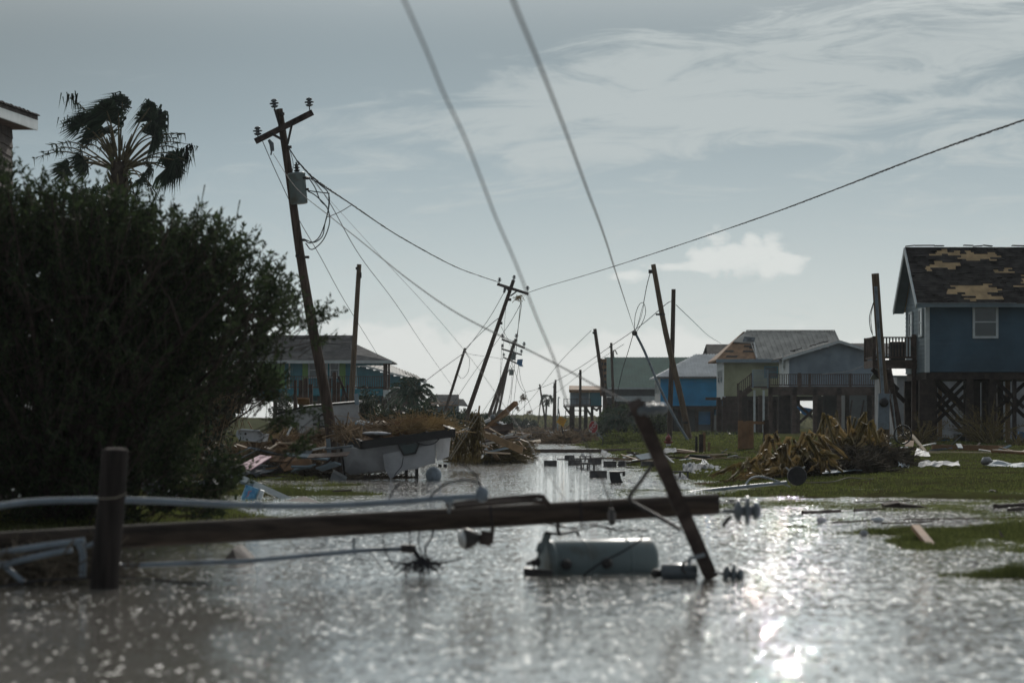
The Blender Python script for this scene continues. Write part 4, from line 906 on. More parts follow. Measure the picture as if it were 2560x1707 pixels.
# --- centre pole and the ones behind it
cen, _ = pole('utility_pole', 'dark centre pole tilted to the right with crossarm of hanging wires', [(1284, 700), (1222, 880), (1150, 1088), (1140, 1118)], 150, .105, .19, group=None)
CY = 149.7
MB().beam(P(1243, 710, CY), P(1321, 735, CY), .14, .16).build('crossarm', M['arm'], cen)
for px, py in ((1249, 708), (1319, 729)): insulator(P(px, py, CY), UP, 1.0).build('insulator', M['porcelain'], cen)
MB().beam(P(1278, 717, CY), P(1285, 699, CY), .07, .07).build('ridge_pin', M['darkmetal'], cen); insulator(P(1284, 702, CY), Vector((.15, 0, 1)), 1.0).build('insulator', M['porcelain'], cen)
MB().beam(P(1276, 740, CY), P(1291, 729, CY), .05, .08).build('brace', M['darkmetal'], cen); MB().beam(P(1272, 728, CY), P(1266, 719, CY), .05, .08).build('brace', M['darkmetal'], cen)
MB().tube([P(1263, 720, CY), P(1260, 732, CY)], [.09, .06], 8).build('fuse_cutout', M['porcelain'], cen)
ht = MB()
for px, py in ((1274, 749), (1252, 808)): ht.obox(P(px, py, CY), (.2, .2, .15))
ht.build('pole_hardware', M['darkmetal'], cen)
def clump(name, label, px, py, Y, sx, sy, n, m='twig', r=.02, group=None, droop=1.0):
    mb = MB()
    for i in range(n):
        c = P(px + rnd.gauss(0, sx * .35), py + rnd.gauss(0, sy * .35), Y + rnd.uniform(-.3, .3)); L = rnd.uniform(.5, 1.3) * sx * Y / F
        e = c + Vector((rnd.uniform(-1, 1) * L, rnd.uniform(-.2, .2), rnd.uniform(-1, .3) * L * droop)); mb.tube([c, c.lerp(e, .5) + Vector((0, 0, .06 * L)), e], r, 3, False)
    return tag(mb.build(name, M[m]), label, 'straw tangle', group)
clump('hanging_straw', 'wad of straw and string caught under the crossarm of the dark centre pole', 1296, 742, 149, 12, 6, 40, 'reed', .02)
far = []
for i, (tx, ty, bx, by, Y, wd) in enumerate(((1290, 847, 1207, 1082, 235, .17), (1283, 862, 1222, 1080, 262, .17), (1277, 880, 1238, 1072, 300, .16))):
    lb = ('near and thickest of the three bunched tilted poles', 'middle pole of the three bunched tilted poles', 'farthest and shortest of the three bunched tilted poles')[i]
    t_, _ = pole('utility_pole', lb, [(tx, ty), (lerp(tx, bx, .5), lerp(ty, by, .5)), (bx, by)], Y, wd * .8, wd * 1.1, group='tilted poles receding down the flooded street')
    far.append(t_)
    yy = Y - .3; ax, ay, cx, cy = ((1254, 848, 1312, 870), (1254, 872, 1305, 887), (1258, 893, 1300, 912))[i]
    MB().beam(P(ax, ay, yy), P(cx, cy, yy), .16, .16).build('crossarm', M['arm'], t_)
    for s in (.04, .97): insulator(P(lerp(ax, cx, s), lerp(ay, cy, s) - 1, yy), UP, 1.5).build('insulator', M['porcelain'], t_)
    insulator(P(tx + 1, ty + 1, yy), UP, 1.5).build('insulator', M['porcelain'], t_)
    if i > 0: can(t_, P((1283, 1278)[i - 1], (900, 938)[i - 1], yy - .2), UP, .26, .7, XD)
for tx, ty, bx, by, Y, r, lb, g in ((1163, 870, 1105, 1052, 225, .13, 'thin bare pole leaning right beyond the teal house', None),
                                    (1349, 960, 1366, 1072, 330, .12, 'thin dark pole leaning left beside the distant palm', None),
                                    (1352, 1000, 1344, 1066, 360, .08, 'very thin pole crossing behind the one beside the distant palm', None),
                                    (1386, 957, 1383, 1072, 310, .12, 'left one of a close upright pair of far poles', None), (1389, 949, 1388, 1072, 306, .12, 'right one of a close upright pair of far poles', None),
                                    (1451, 924, 1450, 1085, 262, .14, 'upright bare pole before the small grey stilt house', None),
                                    (1487, 822, 1528, 1108, 200, .15, 'brown bare pole leaning left in front of the green building', None),
                                    (1494, 835, 1506, 895, 232, .07, None, None),
                                    (1528, 857, 1536, 1072, 240, .13, 'slim dark pole against the green metal roof', None)):
    if lb is None: continue
    t_, _ = pole('bare_pole', lb, [(tx, ty), (lerp(tx, bx, .5), lerp(ty, by, .5)), (bx, by)], Y, r * .9, r * 1.15)
    h_ = MB(); h_.obox(P(tx - 1, ty + 10, Y - .15), (.3, .15, .15)); h_.build('bracket', M['darkmetal'], t_)
# street lamp far
t_, _ = pole('street_lamp', 'thin far street lamp post with a short arm beside the upright pole pair', [(1396, 992), (1395, 1030), (1394, 1068)], 320, .07, .09, 'conduit', cat='street lamp')
MB().beam(P(1396, 993, 320), P(1401, 994, 320), .1, .1).build('lamp_head', M['darkmetal'], t_)
t_, _ = pole('bare_pole', 'bare weathered pole standing almost upright behind the teal house porch rail', [(898, 661), (888, 830), (878, 1010), (872, 1105)], 135, .12, .18, 'pole2')
h_ = MB(); h_.obox(P(893, 671, 134.8), (.16, .1, .14)); h_.obox(P(902, 688, 134.8), (.08, .1, .3)); h_.build('bracket', M['darkmetal'], t_)
lean, _ = pole('bare_pole', 'thick bare brown pole leaning left with a grey conduit beside the bright blue house', [(1633, 661), (1664, 830), (1706, 1010), (1727, 1122)], 139, .13, .2, 'pole2')
for c_, z_ in ((P(1626, 679, 138.8), (.2, .1, .2)), (P(1651, 786, 138.7), (.5, .12, .1)), (P(1713, 1056, 138.7), (.35, .12, .12))): MB().obox(c_, z_).build('bracket', M['darkmetal'], lean)
cd = MB().tube(curve_pts([P(1588, 832, 138.4), P(1612, 880, 138.4), P(1650, 970, 138.4), P(1690, 1050, 138.4), P(1735, 1124, 138.4)], 24), .07, 8).build('riser_conduit', M['conduit'], lean)
MB().ball(P(1586, 832, 138.3), .16, 8, jit=.1).build('weatherhead', M['darkmetal'], cd)
upr, _ = pole('bare_pole', 'dark upright pole crossing behind the leaning brown pole', [(1684, 723), (1681, 860), (1676, 1000), (1673, 1118)], 146, .12, .17)
met, _ = pole('meter_pole', 'square-topped service pole carrying an electric meter box in front of the small balcony', [(2188, 684), (2200, 860), (2212, 1000), (2214, 1112)], 85, .125, .15, 'pole2', cat='meter pole')
MB().tube([P(2189, 716, 84.78), P(2198, 850, 84.78), P(2207, 984, 84.78)], .055, 8).build('riser_conduit', M['conduit'], met)
bx = MB(); c = P(2209, 1028, 84.72); bx.obox(c, (.37, .16, 1.18), (0, .02, 0)); bo = bx.build('meter_box', M['conduit'], met)
MB().lathe(c + Vector((.0, -.08, .29)), -YD, [(0, .15), (.05, .15), (.06, .14), (.14, .12), (.16, .06)], 20).build('meter_dial', M['black'], bo)
MB().obox(c + Vector((0, -.085, -.22)), (.3, .02, .55)).build('box_door', M['conduit'], bo)
MB().tube([P(2229, 985, 84.8), P(2238, 1060, 84.8), P(2242, 1105, 84.8)], .03, 6).build('ground_pipe', M['metal'], met)
MB().tube(curve_pts([P(2185, 752, 84.8), P(2174, 790, 84.8), P(2176, 820, 84.8), P(2182, 838, 84.8)], 14), .014, 5).build('loose_cable', M['wire'], met)
MB().tube(curve_pts([P(2183, 760, 84.8), P(2177, 795, 84.8), P(2181, 835, 84.8)], 14), .012, 5).build('loose_cable', M['wire'], met)

# --- wires
tag(twisted([P(742, 402, 64), P(790, 450, 66), P(880, 512, 74), P(1000, 592, 92), P(1130, 663, 118), P(1200, 690, 135), P(1249, 706, 149.6)], .014, 200).build('service_cable', M['wire']), 'twisted black cable sagging from the tall leaning pole to the dark centre pole', 'power line')
tag(twisted([P(1322, 731, 149.6), P(1370, 715, 138), P(1450, 692, 120), P(1560, 658, 100), P(1760, 592, 78), P(1940, 530, 65), P(2120, 462, 55), P(2320, 385, 47), P(2570, 297, 40), P(2700, 255, 37)], .010, 300).build('service_cable', M['wire']), 'twisted black cable rising from the dark centre pole to the right edge', 'power line')
wire('overhead_wire', 'left one of two thick blurred wires dropping from the top of the photo', [P(985, -60, 11.5), P(1010, 0, 11.9), P(1065, 125, 12.8), P(1110, 235, 13.6), P(1160, 340, 14.5), P(1200, 440, 15.3), P(1240, 545, 16.2), P(1290, 660, 17), P(1340, 790, 18), P(1390, 910, 19), P(1412, 990, 19.6), P(1465, 1110, 20.6), P(1505, 1200, 21.2), P(1528, 1262, 21.6)], .0065, 'wiregrey', 60, sides=8)
wire('overhead_wire', 'right one of two thick blurred wires dropping from the top of the photo', [P(1265, -60, 11), P(1282, 0, 11.5), P(1325, 105, 12.6), P(1372, 220, 14.2), P(1422, 350, 16.6), P(1470, 480, 20.5), P(1514, 600, 28), P(1552, 720, 48), P(1588, 830, 138)], .0085, 'wiregrey', 60, sides=8)
wire('overhead_wire', 'sagging blurred wire from the tall leaning pole down to the foreground crossarm', [P(683, 385, 64), P(740, 470, 55), P(830, 545, 47), P(905, 605, 42), P(1010, 690, 36), P(1130, 775, 31), P(1262, 845, 28), P(1400, 915, 25), P(1500, 970, 23), P(1590, 1015, 21.4)], .0075, 'wiregrey', 60, sides=6)
wire('overhead_wire', 'thin slack wire from the tall leaning pole into the flooded street', [P(770, 440, 64), P(860, 540, 60), P(960, 650, 56), P(1080, 780, 50), P(1180, 900, 42), P(1285, 1050, 32), P(1360, 1170, 25), P(1420, 1260, 22.5)], .004, 'wiregrey', 50)
wire('overhead_wire', 'fine straight wire falling from the leaning pole crossarm to the debris', [P(655, 350, 64), P(690, 430, 66), P(745, 545, 72), P(800, 640, 80), P(860, 750, 92), P(935, 872, 120), P(945, 890, 128)], .010, 'wire', 30)
wire('overhead_wire', 'fine wire running from the transformer down to the far damaged house', [P(752, 412, 64), P(820, 500, 70), P(900, 640, 86), P(990, 760, 110), P(1070, 880, 150), P(1145, 985, 230)], .011, 'wire', 36)
wire('overhead_wire', 'thin wire between the thin leaning pole and the palm by the teal house', [P(1058, 957, 190), P(1100, 925, 205), P(1163, 880, 224)], .028, 'wire', 14)
wire('overhead_wire', 'wire rising from the thin leaning pole to the centre pole', [P(1163, 872, 224), P(1200, 835, 200), P(1240, 800, 160), P(1252, 795, 150)], .024, 'wire', 14)
wire('overhead_wire', 'slack wire drooping from the thin leaning pole past the centre pole', [P(1164, 882, 224), P(1185, 887, 220), P(1230, 893, 232), P(1258, 898, 240)], .016, 'wire', 14)
wire('cable_loop', 'loose loop of wire hanging beside the thin leaning pole', [P(1165, 884, 224), P(1174, 900, 224), P(1170, 930, 224), P(1156, 946, 224), P(1146, 938, 224), P(1143, 932, 224)], .02, 'wire', 24)
sp = [((1262, 728), (1220, 800), (1165, 875)), ((1306, 752), (1270, 815), (1215, 890), (1165, 960), (1100, 1060)), ((1304, 760), (1290, 850), (1270, 930), (1200, 1040)), ((1302, 745), (1290, 880), (1278, 990), (1272, 1090)), ((1268, 740), (1262, 800), (1256, 900), (1240, 1010)), ((1252, 815), (1270, 850), (1285, 890))]
for i, q in enumerate(sp): wire('overhead_wire', 'thin dark wires fanning down from the crossarm of the centre pole', [P(a, b, 150 + 20 * k) for k, (a, b) in enumerate(q)], .018 if i < 4 else .012, 'wire', 18, 'thin wires fanning down from the centre pole crossarm')
sp = [((1254, 860), (1250, 960), (1246, 1070)), ((1296, 912), (1285, 1000), (1278, 1060)), ((1283, 915), (1300, 965), (1313, 981)), ((1296, 905), (1302, 950), (1314, 980)), ((1313, 981), (1324, 1010), (1332, 1035)), ((1313, 981), (1290, 1020), (1262, 1060)), ((1282, 905), (1276, 980), (1262, 1040)), ((1314, 985), (1310, 1030), (1304, 1078)), ((1323, 1030), (1326, 1060), (1330, 1076))]
for i, q in enumerate(sp): wire('overhead_wire', 'thin dark wires dangling among the bunched far poles', [P(a, b, 262) for a, b in q], .022, 'wire', 14, 'thin wires dangling among the bunched far poles')
clump('hanging_straw', 'straw knot hanging in wires above the middle of the street', 1308, 992, 262, 9, 14, 46, 'twig', .035)
clump('hanging_straw', 'lower straw knot hanging in wires close to the distant dunes', 1323, 1029, 264, 7, 5, 30, 'twig', .035)
clump('hanging_straw', 'long straw shred hanging left of the upper straw knot', 1294, 1018, 263, 5, 10, 26, 'twig', .035, droop=1.6)
wire('overhead_wire', 'long wire sagging from the bunched far poles up to the leaning brown pole', [P(1314, 980, 262), P(1345, 972, 255), P(1385, 955, 240), P(1450, 918, 215), P(1520, 870, 185), P(1600, 815, 155), P(1663, 762, 141), P(1678, 753, 145)], .022, 'wire', 40)
wire('overhead_wire', 'thin wire from the street centre up to the brown pole by the green building', [P(1280, 1045, 262), P(1330, 995, 250), P(1400, 905, 225), P(1478, 826, 201)], .020, 'wire', 24)
wire('overhead_wire', 'straight thin wire from the lower straw knot past the upright bare pole', [P(1325, 1030, 262), P(1390, 982, 262), P(1450, 935, 250), P(1490, 905, 225), P(1560, 860, 180)], .018, 'wire', 24)
wire('overhead_wire', 'short wire sloping from the dark upright pole to the charcoal roof on the right', [P(1690, 762, 146), P(1730, 800, 170), P(1770, 838, 215), P(1803, 859, 244)], .020, 'wire', 20)
wire('overhead_wire', 'thin wire dropping from the conduit head to the green building wall', [P(1583, 835, 138.3), P(1570, 880, 150), P(1555, 930, 170), P(1535, 1020, 198)], .022, 'wire', 18)
wire('cable_loop', 'large cable loop hanging above the grey conduit head', [P(1586, 830, 138.3), P(1588, 790, 138.3), P(1598, 762, 138.3), P(1609, 758, 138.3), P(1614, 780, 138.3), P(1606, 806, 138.3), P(1592, 828, 138.3)], .018, 'wire', 30)
wire('cable_loop', 'narrow cable loop inside the large one above the conduit head', [P(1588, 828, 138.3), P(1600, 800, 138.3), P(1607, 775, 138.3), P(1609, 760, 138.3), P(1604, 775, 138.3), P(1596, 806, 138.3), P(1588, 828, 138.3)], .013, 'wire', 30)
wire('overhead_wire', 'short guy wire joining the cable loop to the top of the leaning brown pole', [P(1609, 758, 138.3), P(1617, 715, 138.5), P(1626, 680, 138.8)], .022, 'wire', 12)
wire('overhead_wire', 'low service wire crossing the deck from the grey gable house to the balcony', [P(2055, 936, 178), P(2110, 930, 150), P(2150, 918, 120), P(2181, 908, 101)], .014, 'wire', 16)
rag = MB(); c = P(1300, 906, 298); rag.add([c + Vector(q) for q in ((-.3, 0, .35), (.35, .1, .4), (.25, 0, -.2), (.4, .1, -.5), (0, .05, -.45), (-.4, 0, -.15), (-.1, .2, .1))], [(0, 6, 1), (0, 5, 6), (5, 4, 6), (6, 4, 2), (6, 2, 1), (4, 3, 2)])
tag(rag.build('torn_rag', M['tarp']), 'blue rag caught on the crossarm end of the farthest bunched pole', 'rag')
# ---------------------------------------------------------------- storm debris, left side
def heap(name, label, pts, n, m='twig', L=(.5, 1.4), r=.009, core=True, parent=None, flat=.35, group=None, sticks=True):
    """a heap of twigs over lumpy cores; pts = (px, py_top, Y, half width in px)"""
    mb = MB(); cores = MB()
    for i in range(n):
        px, py, Y, hw = rnd.choice(pts); k = Y / F; zt = PZ(py, Y); x0 = PX(px, Y); g = gz(x0, Y)
        a = rnd.gauss(0, .48); a = max(-1.25, min(1.25, a)); x = x0 + a * hw * k; top = g + (zt - g) * math.exp(-a * a * 1.1)
        yy = rnd.gauss(0, .5) * hw * k * .6; z = g + (top - g) * (rnd.random() ** .45) * math.exp(-(yy / (hw * k + .01)) ** 2)
        l = rnd.uniform(*L) / 2; th = rnd.uniform(0, 6.283); d = Vector((math.cos(th), math.sin(th) * .8, rnd.gauss(0, flat))).normalized() * l; c = Vector((x, Y + yy, z))
        mb.tube([c - d, c + Vector((rnd.uniform(-.05, .05), 0, rnd.uniform(-.04, .06))) * l * 2, c + d], r * rnd.uniform(.5, 1.6), 3, False, False)
    for px, py, Y, hw in pts:
        k = Y / F; x = PX(px, Y); g = gz(x, Y); h = max(.1, (PZ(py, Y) - g) * .8); c = Vector((x, Y + .1, g - .1)); nn = 14; vs = []; fs = []
        for i in range(7):
            t = i / 6 * math.pi / 2
            for j in range(nn): q = 2 * math.pi * j / nn; kk = 1 + .35 * fbm(x + math.cos(q) * 2 + i, Y + math.sin(q) * 2, .9, 7.0); vs.append(c + Vector((math.cos(t) * math.cos(q) * hw * k * kk, math.cos(t) * math.sin(q) * hw * k * .6 * kk, math.sin(t) * h * kk)))
        fs = [(i * nn + j, i * nn + (j + 1) % nn, (i + 1) * nn + (j + 1) % nn, (i + 1) * nn + j) for i in range(6) for j in range(nn)]
        cores.add(vs, fs, False)
    o = mb.build(name, M[m]); tag(o, label, 'debris', group, 'stuff')
    c = cores.build('heap_core', M['mound'], None); c.parent = o; c.location = c.location - o.location; return o
def board(name, label, a, b, w, th, m, up=UP, cat='board', group=None):
    return tag(MB().beam(a, b, w, th, up).build(name, M[m]), label, cat, group)
def sheetpiece(name, label, corners, m, ridges=0, cat='roofing sheet', th=.01, crumple=.0, group=None, nu=10, nv=5):
    """bent sheet spanning four corners (bilinear, creased)"""
    c = [Vector(q) for q in corners]; vs = []; fs = []
    nrm = (c[1] - c[0]).cross(c[3] - c[0]).normalized(); sd = rnd.uniform(0, 50)
    if ridges: nu = ridges * 4
    for j in range(nv + 1):
        for i in range(nu + 1):
            u, v = i / nu, j / nv; p = c[0].lerp(c[1], u).lerp(c[3].lerp(c[2], u), v)
            o = crumple * fbm(u * 4 + sd, v * 3, 1.0, sd); o += (.02 if ridges and i % 4 in (1, 2) else 0); vs.append(p + nrm * o)
    n1 = len(vs); vs += [p - nrm * th for p in vs]; w = nu + 1
    for j in range(nv):
        for i in range(nu): a = j * w + i; fs.append((a, a + 1, a + w + 1, a + w)); fs.append((n1 + a + w, n1 + a + w + 1, n1 + a + 1, n1 + a))
    for i in range(nu): fs.append((i + 1, i, n1 + i, n1 + i + 1)); a = nv * w + i; fs.append((a, a + 1, n1 + a + 1, n1 + a))
    for j in range(nv): a = j * w; fs.append((a, a + w, n1 + a + w, n1 + a)); a += nu; fs.append((a + w, a, n1 + a, n1 + a + w))
    return tag(MB().add(vs, fs).build(name, M[m]), label, cat, group)

# wrecked trailer: black steel chassis frame lying over white walls
TY = 61.5
def trailer():
    t = thing('wrecked_trailer', 'wrecked white trailer tipped over with its black steel chassis frame on top', 'trailer', P(980, 1195, TY))
    w = [P(848, 1104, TY + .6), P(905, 1120, TY - .6), P(1090, 1108, TY - .2), P(1128, 1090, TY + 2.0)]
    f = MB(); A, B, C_, D = P(836, 1086, TY + 1.4), P(906, 1112, TY - .9), P(1132, 1082, TY - .9), P(1090, 1062, TY + 1.8)
    for a, b in ((A, B), (B, C_), (C_, D), (A, D)): f.beam(a, b, .12, .20)
    for k in (.25, .5, .75): f.beam(A.lerp(D, k), B.lerp(C_, k), .07, .14)
    f.build('chassis_frame', M['black'], t)
    fl = MB(); fl.prism([A.lerp(C_, .04) - UP * .03, B.lerp(D, .05) - UP * .03, C_.lerp(A, .06) - UP * .03, D.lerp(B, .06) - UP * .03], (0, 0, .03)); fl.build('floor', M['plybrown'], t)
    # long white side facing the camera
    q = [P(850, 1118, TY - .55), P(858, 1188, TY - .45), P(980, 1178, TY - .5), P(1088, 1158, TY - .7), P(1092, 1098, TY - .75), P(905, 1122, TY - .78)]
    MB().prism(q, (0, .06, 0)).build('side_panel', M['offwhite'], t)
    q = [P(957, 1135, TY - .86), P(962, 1172, TY - .86), P(976, 1197, TY - .87), P(1008, 1176, TY - .86), P(1040, 1172, TY - .85), P(1086, 1156, TY - .86), P(1086, 1110, TY - .86)]
    MB().prism(q, (0, .02, 0)).build('torn_skin', M['offwhite'], t)
    q = [P(1090, 1100, TY - .3), P(1092, 1152, TY - .2), P(1122, 1141, TY + .4), P(1127, 1088, TY + .5)]
    MB().prism(q, (0, .05, 0)).build('side_panel', M['offwhite'], t)
    MB().beam(P(853, 1120, TY - .6), P(862, 1190, TY - .5), .05, .05).build('trim_strip', M['darkmetal'], t)
    MB().prism([P(842, 1105, TY + .1), P(852, 1118, TY - .5), P(862, 1188, TY - .4), P(848, 1196, TY + .3), P(836, 1190, TY + .4)], (0, .04, 0)).build('end_panel', M['darkwood'], t)
    wn = MB(); wn.prism([P(994, 1112, TY - .92), P(1008, 1140, TY - .92), P(1040, 1134, TY - .92), P(1050, 1108, TY - .92), P(1046, 1108, TY - .92), P(1037, 1130, TY - .92), P(1011, 1135, TY - .92), P(999, 1111, TY - .92)], (0, .03, 0)); wo_ = wn.build('broken_window', M['black'], t)
    MB().prism([P(998, 1111, TY - .9), P(1011, 1135, TY - .9), P(1037, 1130, TY - .9), P(1046, 1108, TY - .9)], (0, .012, 0)).build('pane', M['glass'], wo_)
    s = MB().tube(curve_pts([P(1035, 1102, TY - .95), P(1060, 1112, TY - .97), P(1085, 1108, TY - .97), P(1100, 1095, TY - .95)], 16), .012, 5); s.build('hanging_hose', M['wire'], t)
    s = MB().tube(curve_pts([P(1008, 1142, TY - .95), P(1004, 1165, TY - .95), P(990, 1182, TY - .95), P(985, 1194, TY - .95)], 12), .009, 5); s.build('hanging_hose', M['wire'], t)
    for px in (1016, 1042, 1100, 1113): MB().beam(P(px, 1160, TY + .2), P(px, 1200 if px < 1090 else 1168, TY + .2), .08, .08).build('jack_leg', M['black'], t)
    MB().beam(P(868, 1190, TY + .3), P(1040, 1196, TY + .4), .1, .12).build('bottom_rail', M['black'], t)
    for a, b, w_, m in ((1004, 1093, .04, 'deckwood'),): MB().beam(P(a, b, TY - .9), P(a + 40, b - 2, TY - .9), w_, .03).build('torn_strip', M[m], t)
trailer()
heap('twig_heap', 'low dark mat of weed and sticks under the wrecked trailer', [(900, 1192, 61, 60), (980, 1194, 61.5, 60)], 260, 'mound', (.3, .8), .008)
heap('twig_heap', 'straw and sticks piled on top of the tipped trailer floor', [], 0) if False else None
def pile_on(name, label, px, py, Y, hw, hh, n, m, L, r, up=.6):
    mb = MB(); k = Y / F
    for i in range(n):
        c = P(px + rnd.gauss(0, hw * .45), py + abs(rnd.gauss(0, hh * .5)) * -1 + hh * .5, Y + rnd.gauss(0, .5)); l = rnd.uniform(*L) / 2
        d = Vector((rnd.gauss(0, 1), rnd.gauss(0, .5), rnd.gauss(0, up))).normalized() * l; mb.tube([c - d, c, c + d], r * rnd.uniform(.5, 1.5), 3, False, False)
    return tag(mb.build(name, M[m]), label, 'debris', None, 'stuff')
pile_on('stick_pile', 'brown cut sticks piled at the left end of the tipped trailer floor', 866, 1080, 61.4, 26, 22, 190, 'twig', (.2, .7), .012, .8)
pile_on('straw_pile', 'golden straw heaped at the right end of the tipped trailer floor', 1060, 1064, 62, 70, 26, 900, 'reed', (.3, .9), .006, .35)
pile_on('straw_pile', 'dark twigs spread along the middle of the tipped trailer floor', 980, 1070, 62.4, 90, 26, 500, 'twig', (.3, 1.0), .008, .4)
board('board', 'wide brown sheet of plywood lying on the tipped trailer floor', P(990, 1080, 61.3), P(1072, 1066, 61.6), .5, .02, 'plybrown', YD)
board('board', 'dark long beam lying across the tipped trailer floor', P(985, 1078, 62.0), P(1118, 1056, 62.4), .1, .12, 'darkwood')
tag(MB().prism([P(872, 1070, 62.6), P(890, 1056, 62.6), P(912, 1054, 62.8), P(968, 1070, 62.8), P(950, 1082, 62.4), P(900, 1080, 62.4)], (0, .1, .04)).build('plasterboard', M['greyside']), 'crumpled grey-green sheet lying on the tipped trailer floor', 'sheet')
tag(MB().ball(P(940, 1084, 61.2), .36, 14, (1, .8, .16), .06).build('cushion', M['teal2'] if False else M['foam']), 'flat pale green cushion on the tipped trailer floor', 'cushion')
tag(MB().ball(P(950, 1062, 61.9), .15, 10, (1.3, .7, .7), .25).build('peach_cloth', M['palewood']), 'twisted peach coloured cloth on the tipped trailer floor', 'cloth')
board('board', 'upright light board stub standing on the left of the trailer floor', P(897, 1092, 61.0), P(899, 1066, 61.2), .16, .04, 'tanwood', YD)
tag(MB().ball(P(1084, 1187, 59.5), .19, 16, (1, 1, 1.05), .02).build('float_ball', M['conduit']), 'grey round float lying in the water beside the wrecked trailer', 'float')
tag(MB().prism([P(832, 1180, 60.5), P(866, 1198, 60), P(858, 1206, 60), P(824, 1200, 60.2)], (0, .3, .06)).build('siding_scrap', M['greywall']), 'grey panel fragment lying at the foot of the tall leaning pole', 'panel')

# white camper wall with the window, behind the pole
def camper():
    Y = 74.0; t = thing('camper_wreck', 'tilted white camper shell with a black-framed window behind the tall leaning pole', 'camper', P(800, 1150, Y))
    q = [P(690, 1035, Y), P(755, 1017, Y), P(896, 1006, Y), P(900, 1075, Y), P(892, 1140, Y), P(758, 1140, Y), P(745, 1100, Y), P(748, 1060, Y)]
    MB().prism(q, (0, .08, 0)).build('wall', M['offwhite'], t)
    MB().prism([P(690, 1033, Y - .03), P(755, 1015, Y - .03), P(896, 1003, Y - .03), P(896, 1008, Y - .03), P(755, 1020, Y - .03), P(690, 1038, Y - .03)], (0, 2.0, .05)).build('roof_edge', M['black'], t)
    w = MB(); c = P(815, 1062, Y - .05); wpts = []; w.tube([P(798, 1088, Y - .05), P(797, 1042, Y - .05), P(804, 1036, Y - .05), P(828, 1036, Y - .05), P(834, 1042, Y - .05), P(838, 1088, Y - .05), P(798, 1088, Y - .05)], .035, 6, False)
    w.beam(P(798, 1066, Y - .05), P(837, 1066, Y - .05), .04, .05); wi = w.build('window', M['black'], t)
    MB().prism([P(799, 1088, Y - .03), P(799, 1040, Y - .03), P(832, 1040, Y - .03), P(836, 1088, Y - .03)], (0, .02, 0)).build('pane', M['offwhite'], wi)
    MB().beam(P(893, 1012, Y - .1), P(890, 984, Y - .1), .12, .05, YD).build('torn_flap', M['greyside'], t)
camper()
tag(MB().beam(P(744, 1002, 80), P(774, 1003, 80), .34, .05, Vector((0, .6, 1))).build('plywood_scrap', M['plybrown']), 'small brown panel lying on the debris behind the white camper', 'panel')
for i, (px, y0, y1, w) in enumerate(((738, 950, 1005, .09), (752, 950, 1008, .12), (764, 945, 1010, .14), (777, 960, 1008, .12), (836, 930, 1004, .12), (846, 955, 1004, .10), (858, 965, 1004, .07), (869, 962, 1000, .06), (826, 945, 1004, .06))):
    tag(MB().beam(P(px, y0, 92), P(px + rnd.uniform(-2, 2), 1130, 92), w * 1.2, w).build('broken_post', M['deckwood']), 'row of broken brown posts standing behind the white camper', 'post', 'broken posts behind the white camper')
board('board', 'long dark board leaning right among the broken posts', P(846, 940, 90), P(870, 1000, 90), .06, .08, 'darkwood')

# twig heaps between bush and pole
heap('brush_heap', 'big brown heap of twigs and dead reeds left of the tall leaning pole', [(640, 1100, 66, 60), (700, 1090, 66, 60), (760, 1082, 67, 60), (810, 1072, 67, 45), (570, 1115, 65, 50), (655, 1125, 63.5, 60), (740, 1120, 63.5, 60), (810, 1110, 64.5, 40)], 4800, 'twig', (.3, 1.1), .006)
heap('reed_heap', 'reddish straw heap under the white camper wall', [(690, 1062, 71, 34), (720, 1070, 71, 40), (680, 1085, 69, 40)], 900, 'reed', (.2, .7), .005)
heap('brush_heap', 'dark low rubbish at the water edge below the pink boards', [(590, 1168, 62.2, 70), (700, 1168, 62.2, 70), (790, 1172, 62.4, 50), (840, 1175, 62.6, 40)], 1400, 'mound', (.3, .9), .008)
def bathtub():
    Y = 64.0; t = thing('bathtub', 'white plastic tub lying on its side on the twig heap', 'tub', P(625, 1100, Y))
    q = [P(594, 1078, Y), P(602, 1074, Y), P(648, 1077, Y), P(656, 1084, Y), P(652, 1104, Y), P(600, 1099, Y), P(592, 1088, Y)]
    MB().prism(q, (0, .05, .02)).build('tub_bottom', M['tub'], t)
    e = MB(); e.tube([p + Vector((0, -.02, 0)) for p in q + [q[0]]], .028, 6, False); e.build('rim', M['tub'], t)
    MB().prism([q[3], q[4], q[4] + Vector((.08, .5, 0)), q[3] + Vector((.08, .5, 0))], (.04, 0, 0)).build('tub_side', M['tub'], t)
    d = MB(); d.lathe(P(614, 1084, Y - .01), -YD, [(0, .03), (.015, .03)], 8); d.lathe(P(602, 1084, Y - .01), -YD, [(0, .015), (.015, .015)], 8); d.build('drain', M['black'], t)
bathtub()
def pink():
    for i, q in enumerate(([P(596, 1166, 60.6), P(610, 1172, 60.3), P(665, 1141, 61.6), P(650, 1139, 61.8)], [P(611.5, 1172.5, 60.3), P(625, 1177, 60.0), P(679, 1143, 61.5), P(667, 1141.3, 61.6)])):
        tag(MB().prism(q, (0, .02, .025)).build('pink_board', M['pink']), ('left one of two pink boards on the debris pile', 'right one of two pink boards on the debris pile')[i], 'board', 'pink boards')
pink()
board('board', 'wide brown board sloping up to the right in the left debris pile', P(705, 1170, 60.8), P(775, 1152, 61.4), .22, .03, 'plybrown', Vector((0, -.9, .5)))
board('board', 'flat tan board lying behind the brown board in the left debris pile', P(672, 1146, 61.6), P(778, 1149, 61.8), .3, .03, 'plybrown', Vector((0, -.5, 1)))
board('board', 'narrow light orange stick near the pink boards', P(664, 1172, 60.8), P(695, 1168, 60.8), .05, .04, 'tanwood')
